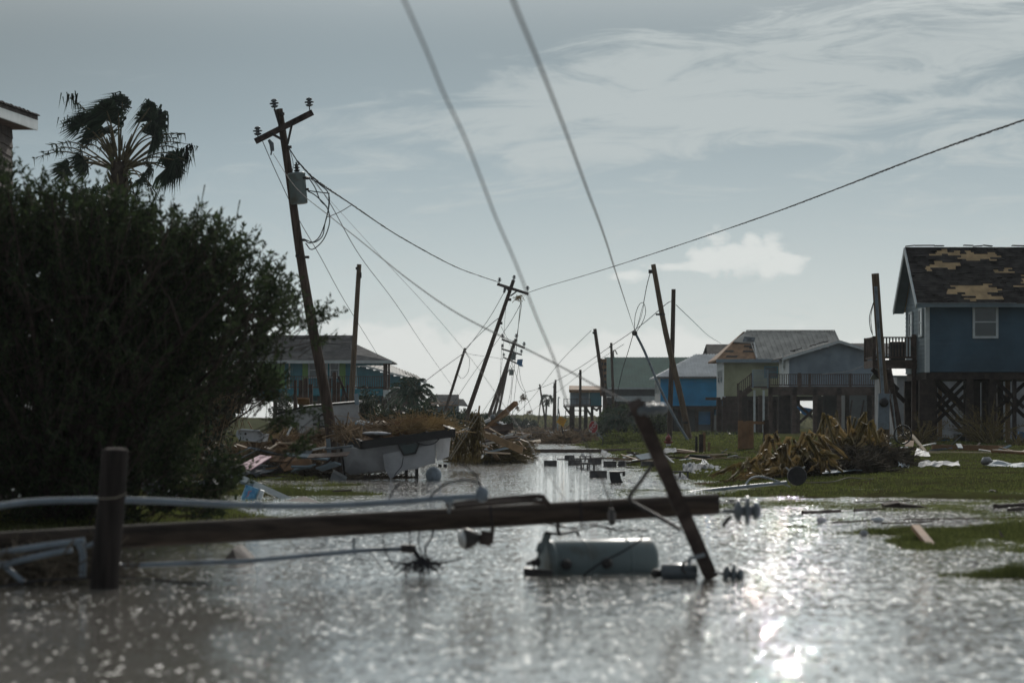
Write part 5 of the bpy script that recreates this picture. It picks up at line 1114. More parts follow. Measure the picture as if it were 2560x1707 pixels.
board('board', 'pale stick slanting over the twig heap', P(672, 1123, 62.2), P(700, 1105, 62.6), .05, .03, 'palewood')
board('board', 'short white stick standing on the straw by the camper', P(718, 1088, 66), P(728, 1068, 66.3), .05, .03, 'white')
board('board', 'tan stick standing up beside the white tub', P(630, 1072, 65), P(620, 1053, 65), .05, .03, 'tanwood')
board('board', 'grey metal edge strip at the waterline of the left debris', P(660, 1199, 60.2), P(704, 1194, 60.2), .05, .03, 'metal')
board('board', 'grey plank standing against the foot of the tall leaning pole', P(820, 1096, 63.2), P(826, 1176, 63.2), .1, .04, 'greyside', YD)
sheetpiece('roofing_sheet', 'crumpled grey metal sheet under the pink boards', [P(560, 1188, 60.8), P(650, 1186, 60.8), P(700, 1160, 61.6), P(590, 1160, 62)], 'tin', 0, crumple=.12)
sheetpiece('roofing_sheet', 'grey siding strip sticking out left of the pink boards', [P(540, 1178, 61.4), P(612, 1176, 61.2), P(620, 1164, 61.6), P(546, 1162, 61.8)], 'tin', 3, crumple=.05)
wire('hose', 'pale loop of hose beside the foot of the tall leaning pole', [P(800, 1160, 62), P(820, 1158, 62), P(832, 1172, 62), P(828, 1180, 62), P(800, 1182, 62)], .012, 'rope', 18, cat='hose')

# splintered boards rising to the right of the trailer
board('splintered_beam', 'long splintered beam sticking up right above the street centre debris', P(1195, 1090, 88), P(1290, 1007, 86), .15, .13, 'plybrown')
board('splintered_beam', 'short splintered board just under the long splintered beam', P(1238, 1053, 86), P(1271, 1033, 85), .08, .06, 'tanwood')
board('splintered_beam', 'dark beam lying under the long splintered beam', P(1120, 1120, 86), P(1250, 1058, 88), .18, .16, 'plybrown')
tag(MB().beam(P(1137, 1086, 84), P(1226, 1048, 85), .05, .09).build('metal_gutter', M['white']), 'bright white gutter strip rising beside the trailer corner', 'gutter')
sheetpiece('roofing_sheet', 'small curled grey metal sheet under the tip of the splintered beam', [P(1238, 1056, 86), P(1268, 1066, 86), P(1270, 1062, 88), P(1245, 1050, 88)], 'tin', 3, crumple=.03)
sheetpiece('roofing_sheet', 'blue-grey ribbed metal sheet propped at the waterline in the centre debris', [P(1186, 1142, 84), P(1205, 1145, 83.6), P(1228, 1121, 85), P(1222, 1114, 86)], 'metal', 3, crumple=.02)
tag(MB().ball(P(1232, 1042, 87), .09, 10, (1.1, 1, 1), .1).build('lamp_fitting', M['metal']), 'grey fitting stuck on the splintered beam', 'fitting')
board('white_batten', 'pale thin stick lying across the centre debris', P(1164, 1100, 83), P(1220, 1117, 83.5), .05, .05, 'palewood')
board('white_batten', 'bleached round log at the left of the centre debris', P(1130, 1113, 85), P(1170, 1114, 85), .1, .1, 'palewood')
for i, q in enumerate((((1122, 1146, 66), (1192, 1030, 66)), ((1126, 1148, 66.4), (1196, 1040, 66.4)))):
    wire('rope', ('left strand', 'right strand')[i] + ' of a slack pale rope hanging down to the trailer corner', [P(*q[0]), P(lerp(q[0][0], q[1][0], .5) - 2, lerp(q[0][1], q[1][1], .5) + 3, 66), P(*q[1])], .012, 'rope', 10, cat='rope')
tag(MB().tube(curve_pts([P(1154, 1052, 72), P(1190, 1052, 72), P(1194, 1045, 72), P(1199, 1014, 72)], 12), [.03, .05, .12, .03], 6).build('hanging_vine', M['twig']), 'reddish dead palm sheath standing up right of the trailer', 'palm sheath')
def hang(px, y0, y1, Y, n, sx, label, m='frond'):
    mb = MB()
    for i in range(n):
        x = px + rnd.gauss(0, sx); a = y0 + rnd.random() * (y1 - y0) * .8; L = rnd.uniform(12, 34); mb.tube([P(x, a, Y + rnd.uniform(-.4, .4)), P(x + rnd.uniform(-3, 3), a + L * .5, Y), P(x + rnd.uniform(-7, 7), a + L, Y)], [.012, .02, .005], 3, False, False)
    return tag(mb.build('hanging_weed', M[m]), label, 'weed', None, 'stuff')
hang(1188, 1030, 1160, 70, 420, 9, 'column of hanging weed and vines right of the trailer')
hang(1160, 1080, 1150, 72, 260, 16, 'matted weed between the trailer corner and the centre debris')
heap('brush_heap', 'tangled weed and board heap closing the left side of the street', [(1190, 1106, 88, 50), (1240, 1098, 92, 50), (1280, 1112, 96, 40), (1250, 1118, 86, 50), (1170, 1090, 100, 60)], 2600, 'frond', (.4, 1.5), .010)
heap('brush_heap', 'brown debris line across the far street left of the long fallen pole', [(1250, 1088, 130, 60), (1200, 1082, 140, 70), (1160, 1086, 120, 60), (1290, 1104, 112, 24)], 1500, 'twig', (.5, 1.8), .016)
# far street litter
heap('brush_heap', 'far low litter lying across the end of the flooded street', [(1330, 1077, 380, 60), (1240, 1078, 340, 50), (1400, 1074, 330, 60)], 900, 'twig', (1, 3.5), .04)
heap('brush_heap', 'grey brown debris bank right of the street under the yellow sign', [(1370, 1086, 190, 40), (1420, 1078, 210, 60), (1340, 1092, 190, 30), (1440, 1088, 178, 50), (1400, 1094, 170, 40)], 1800, 'twig', (.6, 2.0), .02)
for i in range(58):
    Y = rnd.choice((125, 140, 165, 190, 230, 270, 320)) + rnd.uniform(-8, 8); px = rnd.uniform(1185, 1440) if Y > 150 else rnd.uniform(1130, 1300)
    x = PX(px, Y); g = gz(x, Y); L = rnd.uniform(.8, 3.2) * Y / 170; a = rnd.uniform(-.25, .25); c = Vector((x, Y, max(g, 0) + rnd.uniform(.03, .35)))
    d = Vector((math.cos(a) * L / 2, rnd.uniform(-.4, .4), math.sin(a) * L / 2 * .5)); m = rnd.choice(('tin', 'darkwood', 'deckwood', 'darkwood', 'palewood', 'metal', 'plybrown'))
    board('plank', {'tin': 'dull grey metal strip', 'metal': 'shiny grey metal strip', 'darkwood': 'dark plank', 'deckwood': 'brown plank', 'palewood': 'pale plank', 'plybrown': 'tan plank'}[m] + ' lying in the far street litter', c - d, c + d, rnd.uniform(.15, .5), rnd.uniform(.04, .14), m, UP + Vector((0, rnd.uniform(-.5, .2), 0)), 'plank', 'planks in the far street litter')
# mailbox
def mailbox():
    Y = 45.0; t = thing('mailbox', 'fallen mailbox with a sea picture hanging from its tilted white post', 'mailbox', P(780, 1262, Y))
    a, b = P(606, 1196, Y), P(786, 1278, Y + .6); MB().beam(a, b, .12, .095).build('post', M['trim'], t)
    MB().beam(P(601, 1200, Y + .05), P(634, 1212, Y + .05), .1, .10).build('arm_bracket', M['greyside'], t)
    A, B = P(618, 1212, Y - .06), P(604, 1250, Y - .25); ax = (B - A).normalized(); s = Vector((1, 0, 0)); s = (s - ax * s.dot(ax)).normalized(); n = s.cross(ax)
    s2 = P(648, 1222, Y - .06) - P(618, 1210, Y - .06); s2 = (s2 - ax * s2.dot(ax)).normalized(); n2 = ax.cross(s2).normalized()
    wd, ln = .24, .30; prof = []
    for i in range(13): q = math.pi * i / 12; prof.append((-s2 * math.cos(q) * wd / 2 * .62 - n2 * 0 + n2 * -math.sin(q) * .07))
    # half-round shell: axis ax, flat back away from the camera
    c = A + s2 * .10
    ring = [c + (s2 * (-math.cos(math.pi * i / 12)) * .125) + Vector((0, -1, 0)) * math.sin(math.pi * i / 12) * .11 for i in range(13)] + [c + s2 * .125 + Vector((0, .08, 0)), c - s2 * .125 + Vector((0, .08, 0))]
    ring2 = [p + ax * ln for p in ring]; mb = MB(); k = len(ring); mb.add(ring + ring2, [(i, (i + 1) % k, k + (i + 1) % k, k + i) for i in range(k)] + [tuple(range(k))[::-1], tuple(range(k, 2 * k))])
    bo = mb.build('box', M['mailpic'], t)
    MB().add([p + ax * .003 for p in ring2] + [p + ax * .012 for p in ring2], [(i, (i + 1) % k, k + (i + 1) % k, k + i) for i in range(k)] + [tuple(range(k, 2 * k))]).build('box_opening', M['black'], bo)
    MB().hexa([c + s2 * .15 + Vector((0, y, 0)) + ax * z + s2 * x for z in (0, ln + .02) for x, y in ((0, -.1), (.07, -.1), (.07, .05), (0, .05))]).build('side_board', M['trim'], t)
    # red seahorse-like coral motif
    mo = MB(); mo.tube([c + Vector((0, -.108, 0)) + ax * q + s2 * o for q, o in ((.08, .02), (.11, -.02), (.14, -.025), (.18, -.01), (.21, -.02), (.24, -.045))], [.008, .016, .012, .014, .009, .004], 6); mo.build('sea_motif', M['pink'], bo)
mm = mat('sea_picture', (0.16, 0.42, 0.58), .45, .1, 9.0, col2=(0.03, 0.16, 0.36)); M['mailpic'] = mm
mailbox()
sheetpiece('roofing_sheet', 'crumpled shiny sheet lying in water below the mailbox', [P(498, 1290, 38), P(640, 1290, 37.5), P(648, 1276, 40), P(505, 1268, 40)], 'tin', 0, crumple=.16)
sheetpiece('roofing_sheet', 'dark grey sheet leaning in the flooded grass beside the big bush', [P(345, 1215, 41), P(470, 1272, 39), P(450, 1240, 40), P(376, 1180, 42)], 'tin', 0, crumple=.12)
tag(MB().prism([P(538, 1425, 24), P(582, 1372, 24.2), P(598, 1368, 24.3), P(636, 1405, 24), P(600, 1420, 23.8)], (0, .25, .02)).build('wood_chunk', M['darkwood']), 'pointed grey fragment poking out of the foreground water', 'fragment')
tag(MB().prism([P(706, 1252, 41), P(760, 1240, 41.5), P(800, 1256, 41)], (0, .1, .0)).build('wood_chunk', M['darkwood']), 'low dark wedge in the water right of the mailbox post', 'fragment')
tag(MB().prism([P(488, 1215, 46), P(520, 1190, 46), P(545, 1215, 46)], (.05, .15, 0)).build('wood_chunk', M['greywall']), 'small dark blue wedge left of the mailbox', 'fragment')
board('plank', 'thin dark plank floating near the mailbox', P(520, 1216, 47), P(580, 1214, 47), .08, .04, 'darkwood')
board('plank', 'thin dark stick floating in the channel beyond the mailbox', P(832, 1227, 46), P(880, 1225, 46), .08, .03, 'darkwood')

# loose boards and sheets thrown about the wreckage
SPOTS = (('around the wrecked trailer', 62.5, 560, 880, 1100, 1190, 34, .3, 1.3), ('on the brush heap closing the left side of the street', 86, 1150, 1290, 1075, 1140, 46, .5, 2.2), ('under the edge of the big bush', 58, 440, 620, 1130, 1195, 16, .3, 1.1),
         ('along the mud bank right of the concrete blocks', 84, 1560, 1850, 1130, 1165, 26, .4, 1.6), ('on the far bank below the yellow warning sign', 185, 1350, 1500, 1074, 1104, 26, .8, 2.6), ('on the lawn in front of the slate blue house', 80, 2150, 2560, 1112, 1136, 18, .3, 1.4))
for where, Y, xa, xb, ya, yb, n, la, lb in SPOTS:
    for i in range(n):
        y = Y + rnd.uniform(-3, 3) * Y / 70; px = rnd.uniform(xa, xb); py = rnd.uniform(ya, yb); c = P(px, py, y); g = gz(c.x, y); c.z = max(g + .03, c.z)
        L = rnd.uniform(la, lb); a = rnd.uniform(0, math.pi); d = Vector((math.cos(a), math.sin(a) * .7, rnd.gauss(0, .22))).normalized() * L / 2; m, nm = rnd.choice((('palewood', 'pale'), ('tanwood', 'tan'), ('deckwood', 'brown'), ('darkwood', 'dark'), ('plybrown', 'orange-brown'), ('white', 'white'), ('greyside', 'blue-grey'), ('tin', 'grey metal'), ('deckwood', 'brown')))
        board('scrap_board', nm + ' scrap board lying ' + where, c - d, c + d, rnd.choice((.06, .1, .15, .28)), rnd.uniform(.015, .05), m, UP + Vector((rnd.gauss(0, .3), rnd.gauss(0, .4), 0)), 'board', 'scrap boards ' + where)
# ---------------------------------------------------------------- right side objects
def block(loc, rz, rx=0, ry=0, label=None, first=[None]):
    """hollow concrete block .40 x .20 x .20 with its cores along local y"""
    if first[0] is None:
        mb = MB(); L, H, D, t = .40, .20, .19, .032
        mb.box(-L / 2, L / 2, -D / 2, D / 2, 0, t); mb.box(-L / 2, L / 2, -D / 2, D / 2, H - t, H)
        for x in (-L / 2, -t / 2, L / 2 - t): mb.box(x + .001, x + t - .001, -D / 2 + .001, D / 2 - .001, t, H - t)
        o = mb.build('concrete_block', M['concrete'], None, (0, 0, 0)); first[0] = o
    else: o = first[0].copy(); COL.objects.link(o)
    o.location = loc; o.rotation_euler = (rx, ry, rz); return tag(o, label, 'concrete block', 'concrete blocks scattered in the flooded street')
BL = [(1376, 1162, 0, 90, 'solid-faced dark block standing alone farthest left in the water'), (1433, 1160, 35, 90, 'block standing right behind the hollow pair in mid water'), (1418, 1147, 60, 90, 'small far block at the near end of the white strip'),
      (1458, 1169, 0, 0, 'left block of the hollow pair showing its cores'), (1469, 1172, 6, 0, 'right block of the hollow pair showing its cores'), (1463, 1150, 4, 0, 'hollow block behind the hollow pair'), (1484, 1158, 20, 90, 'block tucked right beside the hollow pair'),
      (1494, 1191, 8, 90, 'nearest solid block with pale top in mid water'), (1525, 1164, 0, 90, 'solid block lying between the hollow pair and the planks'), (1585, 1144, -6, 0, 'hollow block near the grass bank with two open cores'), (1548, 1163, 80, 90, 'block partly hidden by the foreground crossarm'),
      (1618, 1165, 10, 90, 'block right of the foreground crossarm on the mud'), (1700, 1195, 0, 0, 'block leaning by the crumpled tin sheets')]
for px, py, rz, core, lb in BL:
    Y = 8320.0 / (py + 2 - HZ); x = PX(px, Y); g = max(gz(x, Y), 0)
    if core: block((x, Y, g - .02), R(rz), 0, 0, lb); bpy.data.objects[-1] if False else None
    else: block((x, Y, g - .02), R(rz), 0, 0, lb)
solid = MB(); 
# solid faces toward the camera: blocks with cores turned away
for o in list(COL.objects):
    if o.name.startswith('concrete_block'):
        if o['label'] in [q[4] for q in BL if q[3] == 90]: o.rotation_euler = (R(90), 0, o.rotation_euler[2]); o.location.z += .09; o.location.y += .1

def curved_block():
    Y = 57.0; t = thing('drain_box', 'curved black plastic drain box half sunk in the mid water', 'drain box', P(1545, 1214, Y))
    MB().prism([P(1524, 1178, Y), P(1549, 1178, Y), P(1553, 1198, Y), P(1566, 1217, Y), P(1534, 1218, Y), P(1526, 1200, Y)], (0, .3, 0)).build('shell', M['black'], t)
    MB().prism([P(1549, 1178, Y), P(1563, 1177, Y), P(1563, 1190, Y), P(1557, 1190, Y), P(1557, 1182, Y), P(1549, 1182, Y)], (0, .2, 0)).build('bracket_arm', M['black'], t)
curved_block()
tag(MB().tube([P(1309, 1129, 118), P(1480, 1130, 118), P(1660, 1127, 118)], [.13, .14, .15], 14).build('fallen_pole', M['pole']), 'long black fallen pole lying across the street behind the concrete blocks', 'fallen pole')
board('timber', 'thick tan timber lying at the water edge right of the foreground crossarm', P(1692, 1127, 98), P(1740, 1133, 97), .2, .16, 'tanwood')
board('timber', 'long brown timber continuing right along the bank edge', P(1690, 1134, 97.5), P(1862, 1140, 94), .2, .2, 'plybrown')
board('timber', 'dark timber lying in front of the brown bank timber', P(1640, 1150, 92), P(1780, 1143, 92), .18, .14, 'darkwood')
board('timber', 'narrow dark timber among the concrete blocks', P(1530, 1160, 86), P(1700, 1148, 88), .12, .1, 'darkwood')
board('timber', 'brown timber stretching between the blocks and the black pole', P(1535, 1150, 92), P(1690, 1140, 94), .12, .08, 'deckwood')
board('white_strip', 'bright white strip floating left behind the concrete blocks', P(1330, 1146, 98), P(1500, 1142, 100), .5, .03, 'white')
board('white_strip', 'dark strip beside the bright white floating strip', P(1395, 1149, 94), P(1545, 1145, 96), .12, .07, 'darkwood')
sheetpiece('roofing_sheet', 'small bent metal sheet standing behind the concrete blocks', [P(1505, 1122, 100), P(1528, 1134, 100), P(1520, 1142, 98), P(1500, 1136, 98)], 'tin', 2)
sheetpiece('roofing_sheet', 'small square of metal tilted beside the white floating strip', [P(1458, 1132, 99), P(1468, 1144, 99), P(1460, 1146, 98), P(1452, 1136, 98)], 'tin', 1)
sheetpiece('roofing_sheet', 'white metal panel lying by the brown leaning pole foot', [P(1655, 1118, 124), P(1725, 1118, 124), P(1722, 1108, 134), P(1660, 1108, 134)], 'white', 0, th=.03)
sheetpiece('roofing_sheet', 'grey folded metal hood by the fire hydrant', [P(1648, 1134, 96), P(1692, 1128, 96), P(1690, 1120, 98), P(1664, 1120, 98)], 'tin', 0, crumple=.06)
sheetpiece('roofing_sheet', 'dull metal strip with raised corner left of the fire hydrant', [P(1560, 1146, 95), P(1590, 1134, 95), P(1586, 1130, 97), P(1556, 1142, 97)], 'tin', 1)
sheetpiece('roofing_sheet', 'large ribbed grey roof sheet bent over on the mud bank', [P(1735, 1188, 66), P(1800, 1184, 66), P(1802, 1166, 69), P(1728, 1158, 70)], 'tin', 5, crumple=.10)
sheetpiece('roofing_sheet', 'square ribbed sheet standing at the left of the bent roof sheet', [P(1708, 1182, 66), P(1734, 1178, 66), P(1732, 1156, 67), P(1706, 1160, 67)], 'tin', 3, crumple=.04)
sheetpiece('roofing_sheet', 'crumpled sheet under the bent roof sheet', [P(1712, 1204, 62), P(1802, 1192, 64), P(1790, 1180, 66), P(1730, 1184, 66)], 'tin', 0, crumple=.16)
sheetpiece('roofing_sheet', 'light grey sheet sliding into the water right of the foreground crossarm', [P(1650, 1214, 58), P(1735, 1214, 58), P(1708, 1184, 62), P(1682, 1184, 62)], 'tin', 4, crumple=.05)
sheetpiece('roofing_sheet', 'flattened crumpled sheet lying in water left of the crossarm', [P(1555, 1222, 54), P(1645, 1220, 54), P(1640, 1204, 58), P(1572, 1204, 58)], 'tin', 0, crumple=.13)
sheetpiece('roofing_sheet', 'small curled scrap standing on top of the bent roof sheet', [P(1752, 1160, 68), P(1772, 1158, 68), P(1764, 1150, 69), P(1756, 1147, 69)], 'metal', 0, crumple=.05)
board('metal_edge', 'bright edge piece at the waterline right of the light grey sheet', P(1718, 1214, 57), P(1742, 1215, 57), .12, .05, 'white')
board('plank', 'small dark wedge plank in the water near the blocks', P(1565, 1170, 76), P(1602, 1173, 76), .1, .09, 'darkwood')

def stop_sign():
    Y = 148.0; t = thing('stop_sign', 'red octagonal stop sign bent sideways on its broken post', 'stop sign', P(1508, 1120, Y))
    c = P(1483, 1067, Y); rx, rz = .28, .38; o = [c + Vector((math.cos(math.pi / 4 * i + math.pi / 8) * rx, 0, math.sin(math.pi / 4 * i + math.pi / 8) * rz)) for i in range(8)]
    sg = MB().prism(o, (0, .02, 0)).build('sign_plate', M['red'], t)
    rim = MB()
    for i in range(8): rim.beam(o[i].lerp(c, .045) + Vector((0, -.012, 0)), o[(i + 1) % 8].lerp(c, .045) + Vector((0, -.012, 0)), .012, .018)
    rim.build('sign_border', M['white'], sg)
    cu = bpy.data.curves.new('stop', 'FONT'); cu.body = 'STOP'; cu.align_x = 'CENTER'; cu.align_y = 'CENTER'; cu.size = .30; cu.extrude = .004; cu.offset = .006
    tmp = bpy.data.objects.new('tmp', cu); COL.objects.link(tmp); dg = bpy.context.evaluated_depsgraph_get(); me = bpy.data.meshes.new_from_object(tmp.evaluated_get(dg)); bpy.data.objects.remove(tmp)
    me.materials.clear(); me.materials.append(M['white']); ob = bpy.data.objects.new('lettering', me); COL.objects.link(ob); ob.parent = sg
    tx = Matrix.Translation(c - t.location + Vector((0, -.02, 0))) @ Matrix.Diagonal((.86, 1, 1.0, 1)) @ Matrix.Rotation(R(-52), 4, 'Y') @ Matrix.Rotation(R(90), 4, 'X'); me.transform(tx)
    MB().tube([P(1488, 1075, Y + .05), P(1504, 1094, Y + .1), P(1508, 1098, Y)], .03, 6).build('post', M['metal'], t)
    MB().tube([P(1508, 1094, Y), P(1507, 1108, Y), P(1508, 1122, Y)], .035, 6).build('post', M['darkmetal'], t)
stop_sign()
def warning_sign():
    Y = 172.0; t = thing('warning_sign', 'tilted yellow diamond warning sign with worn dark lettering', 'warning sign', P(1405, 1095, Y))
    q = [P(1400, 1039, Y), P(1417, 1049, Y), P(1408, 1067, Y), P(1391, 1055, Y)]
    sg = MB().prism(q, (0, .02, 0)).build('sign_plate', M['signyellow'], t)
    l = MB(); c = P(1404, 1053, Y - .02)
    for r_, (dx, dz, n) in enumerate(((-.16, .10, 5), (-.19, 0, 6), (-.12, -.12, 4))):
        for i in range(n): 
            a = c + Vector((dx + i * .07 + .01, 0, dz + i * .012)); l.beam(a, a + Vector((.004, 0, .055)), .018, .006); l.beam(a + Vector((0, 0, .05)), a + Vector((.035, 0, .055)), .006, .014)
    l.build('lettering', M['darkmetal'], sg)
    MB().beam(P(1396, 1022, Y + .06), P(1409, 1092, Y + .06), .07, .05).build('post', M['darkmetal'], t)
warning_sign()
def hydrant():
    Y = 118.0; c = P(1671, 1124, Y); t = thing('fire_hydrant', 'dark red fire hydrant with a pale band standing on the grass bank', 'fire hydrant', c)
    MB().lathe(c, UP, [(0, .16), (.05, .16), (.06, .11), (.45, .11), (.46, .14), (.50, .14), (.58, .12), (.66, .06), (.68, .03), (.74, .03)], 14).build('barrel', M['hydrant'], t)
    for s in (-1, 1): MB().lathe(c + Vector((s * .10, 0, .36)), XD * s, [(0, .06), (.06, .06), (.07, .04), (.1, .04)], 10).build('outlet', M['hydrant'], t)
    MB().lathe(c + Vector((0, 0, .17)), UP, [(0, .113), (.1, .113)], 14).build('band', M['white'], t)
hydrant()
def wood_stub(name, label, px0, px1, y0, y1, Y, m, th=.25):
    g = gz(PX(px0, Y), Y); return tag(MB().box(PX(px0, Y), PX(px1, Y), Y, Y + th, min(PZ(y1, Y), g) - .1, PZ(y0, Y)).build(name, M[m]), label, 'post')
tw = MB()
for i in range(6): tw.box(PX(1845, 92) + i * .095, PX(1845, 92) + i * .095 + .09, 92, 92.05, .2, PZ(1052 + rnd.uniform(-1.5, 1.5), 92))
tag(tw.build('board_fence', M['plybrown']), 'short tan board fence section standing behind the dead banana plants', 'fence')
tag(MB().box(PX(1909, 93), PX(1922, 93), 93, 93.2, .2, PZ(1050, 93)).build('fence_post', M['darkwood']), 'dark fence post standing right of the tan board fence', 'post')
tag(MB().beam(P(1884, 1056, 92.5), P(1909, 1057, 92.8), .08, .1).build('fence_rail', M['plybrown']), 'short rail joining the tan board fence to the dark post', 'rail')
wood_stub('bollard', 'dark post on the bank right of the leaning brown pole', 1748, 1758, 1085, 1138, 96, 'darkwood', .2)
wood_stub('bollard', 'tan post just behind the dark bank post', 1757, 1764, 1080, 1132, 98, 'plybrown', .1)
wood_stub('bollard', 'thin black double stake between the leaning pole and the bank posts', 1738, 1744, 1090, 1136, 97, 'black', .06)
wood_stub('bollard', 'small tan stake on the lawn beyond the bank posts', 1770, 1776, 1105, 1128, 98, 'tanwood', .1)
wood_stub('bollard', 'pale post standing at the left foot of the meter pole', 2198, 2203, 1082, 1118, 84.5, 'palewood', .08)

# black drum with the lamp post it lies on
def drum():
    Y = 51.0; t = thing('satellite_drum', 'round black drum end with two white struts lying at the water edge', 'drum', P(1990, 1210, Y))
    c = P(1990, 1190, Y); MB().lathe(c, Vector((.2, -1, .1)), [(0, .17), (.02, .19), (.10, .195), (.11, .18)], 28).build('drum_body', M['black'], t)
    for a, b, cc, d in ((1974, 1176, 1965, 1168), (2003, 1174, 2012, 1166)): MB().beam(P(a, b, Y), P(cc, d, Y), .03, .03).build('strut', M['white'], t)
drum()
def mast():
    Y = 51.5; t = thing('fallen_mast', 'long grey fallen mast with short rungs lying from the drum into the water', 'mast', P(1830, 1215, Y))
    MB().tube([P(1966, 1206, Y - .3), P(1800, 1222, Y - 1.2), P(1650, 1240, Y - 2.2)], .035, 8).build('mast_tube', M['conduit'], t)
    for px, py in ((1825, 1216), (1847, 1214), (1690, 1230)): MB().beam(P(px, py + 2, Y - 1), P(px, py - 6, Y - 1), .02, .02).build('rung', M['darkmetal'], t)
    MB().tube(curve_pts([P(1862, 1213, Y - .8), P(1878, 1195, Y - .6), P(1905, 1191, Y - .5), P(1945, 1203, Y - .4), P(1975, 1217, Y - .3)], 20), .02, 6).build('curved_hose', M['metal'], t)
mast()
wire('garden_hose', 'thin pale green cable lying along the right lawn', [P(2000, 1207, 54), P(2080, 1204, 54), P(2120, 1194, 55), P(2170, 1197, 55), P(2260, 1196, 56), P(2400, 1199, 56), P(2580, 1197, 57)], .014, 'rope', 60, cat='hose')
# wheel
def wheel():
    Y = 74.0; c = P(2257, 1086, Y); t = thing('bicycle_wheel', 'black spoked wheel with weeds in its spokes standing beside the meter pole', 'wheel', c - UP * .3)
    r = MB(); r.tube([c + Vector((math.cos(a) * .265, .1 * math.cos(a), math.sin(a) * .265)) for a in [2 * math.pi * i / 28 for i in range(29)]], .024, 8, False); r.build('tyre', M['black'], t)
    s = MB()
    for i in range(18): a = 2 * math.pi * i / 18; s.beam(c, c + Vector((math.cos(a) * .25, .1 * math.cos(a), math.sin(a) * .25)), .006, .006)
    s.lathe(c - YD * .04, YD, [(0, .035), (.08, .035)], 10); s.build('spokes', M['darkmetal'], t)
wheel()
# lumber on the lawn by the blue house
board('board', 'pale board leaning right of the spoked wheel', P(2279, 1087, 76), P(2312, 1127, 75), .10, .05, 'palewood')
board('board', 'long thin pale board lying below the slate blue house', P(2282, 1128, 74), P(2478, 1131, 74), .06, .03, 'palewood')
board('board', 'long brown timber lying behind the thin pale board', P(2330, 1118, 80), P(2520, 1121, 80), .2, .18, 'plybrown')
board('board', 'brown timber with pale top edge at the right edge of the lawn', P(2482, 1128, 76), P(2580, 1134, 75), .2, .12, 'plybrown')
board('board', 'pale top batten on the brown timber at the right edge', P(2482, 1124, 75.8), P(2580, 1131, 74.8), .05, .03, 'palewood')
board('board', 'short pale batten on the lawn below the thin pale board', P(2322, 1131, 72.5), P(2350, 1132, 72.5), .05, .02, 'palewood')
sheetpiece('siding_sheet', 'curled white sheet on the lawn beside the pale leaning board', [P(2286, 1138, 71), P(2326, 1139, 71), P(2322, 1130, 73), P(2292, 1120, 73.5)], 'offwhite', 0, cat='sheet', crumple=.03)
sheetpiece('siding_sheet', 'grey-blue torn sheet below the spoked wheel', [P(2246, 1166, 61), P(2272, 1168, 61), P(2276, 1158, 64), P(2240, 1146, 65)], 'greyside', 0, cat='sheet', crumple=.08)
sheetpiece('siding_sheet', 'long white ragged gutter lying on the middle of the lawn', [P(2294, 1162, 62), P(2400, 1161, 62), P(2396, 1154, 63), P(2300, 1153, 63)], 'offwhite', 0, cat='sheet', crumple=.10)
sheetpiece('siding_sheet', 'torn white gutter end with pinkish foam near the right edge', [P(2455, 1161, 62), P(2580, 1168, 62), P(2580, 1164, 63), P(2455, 1144, 63)], 'greyside', 0, cat='sheet', crumple=.06)
tag(MB().ball(P(2466, 1152, 62), .11, 10, (1.3, 1, .8), .3).build('foam_lump', M['offwhite']), 'pinkish white foam lump on the torn gutter end near the right edge', 'foam')
sheetpiece('siding_sheet', 'bluish white flat strip at the foot of the banana pile', [P(2055, 1182, 57), P(2156, 1174, 58), P(2152, 1168, 59), P(2060, 1175, 58.5)], 'greyside', 0, cat='sheet', crumple=.03)
for px, py, Y, lb in ((2484, 1111, 90, 'white cap on the grass below the right house'), (2224, 1111, 74, 'white lump on the dark brush left of the wheel'), (2516, 1105, 92, 'small white ball near the right edge under the house')):
    tag(MB().ball(P(px, py, Y), .06, 8, (1.4, 1, .9), .15).build('plastic_lump', M['tub']), lb, 'plastic')
wl = MB()
for i in range(4):
    c_ = P(2390 + i * 26, 1097 + rnd.uniform(-4, 4), 101); wl.obox(c_, (.4, .3, .25), (0, rnd.uniform(-.3, .3), rnd.uniform(-1, 1)))
for o_, (px, w_) in enumerate(((2350, .5), (2405, .6))): pass
tag(MB().obox(P(2405, 1096, 100), (.55, .4, .32), (0, .05, .2)).build('plastic_crate', M['black']), 'black crate on the ground between the house stilts', 'crate')
tag(MB().obox(P(2358, 1100, 100), (.4, .3, .2), (0, .1, .5)).build('plastic_crate', M['blueplastic']), 'dark blue box on the ground between the house stilts', 'box')
tag(MB().obox(P(2554, 1098, 90), (.3, .3, .5), (0, .2, .2)).build('plastic_crate', M['tarp']), 'blue chair-like plastic item at the right edge under the house', 'box')

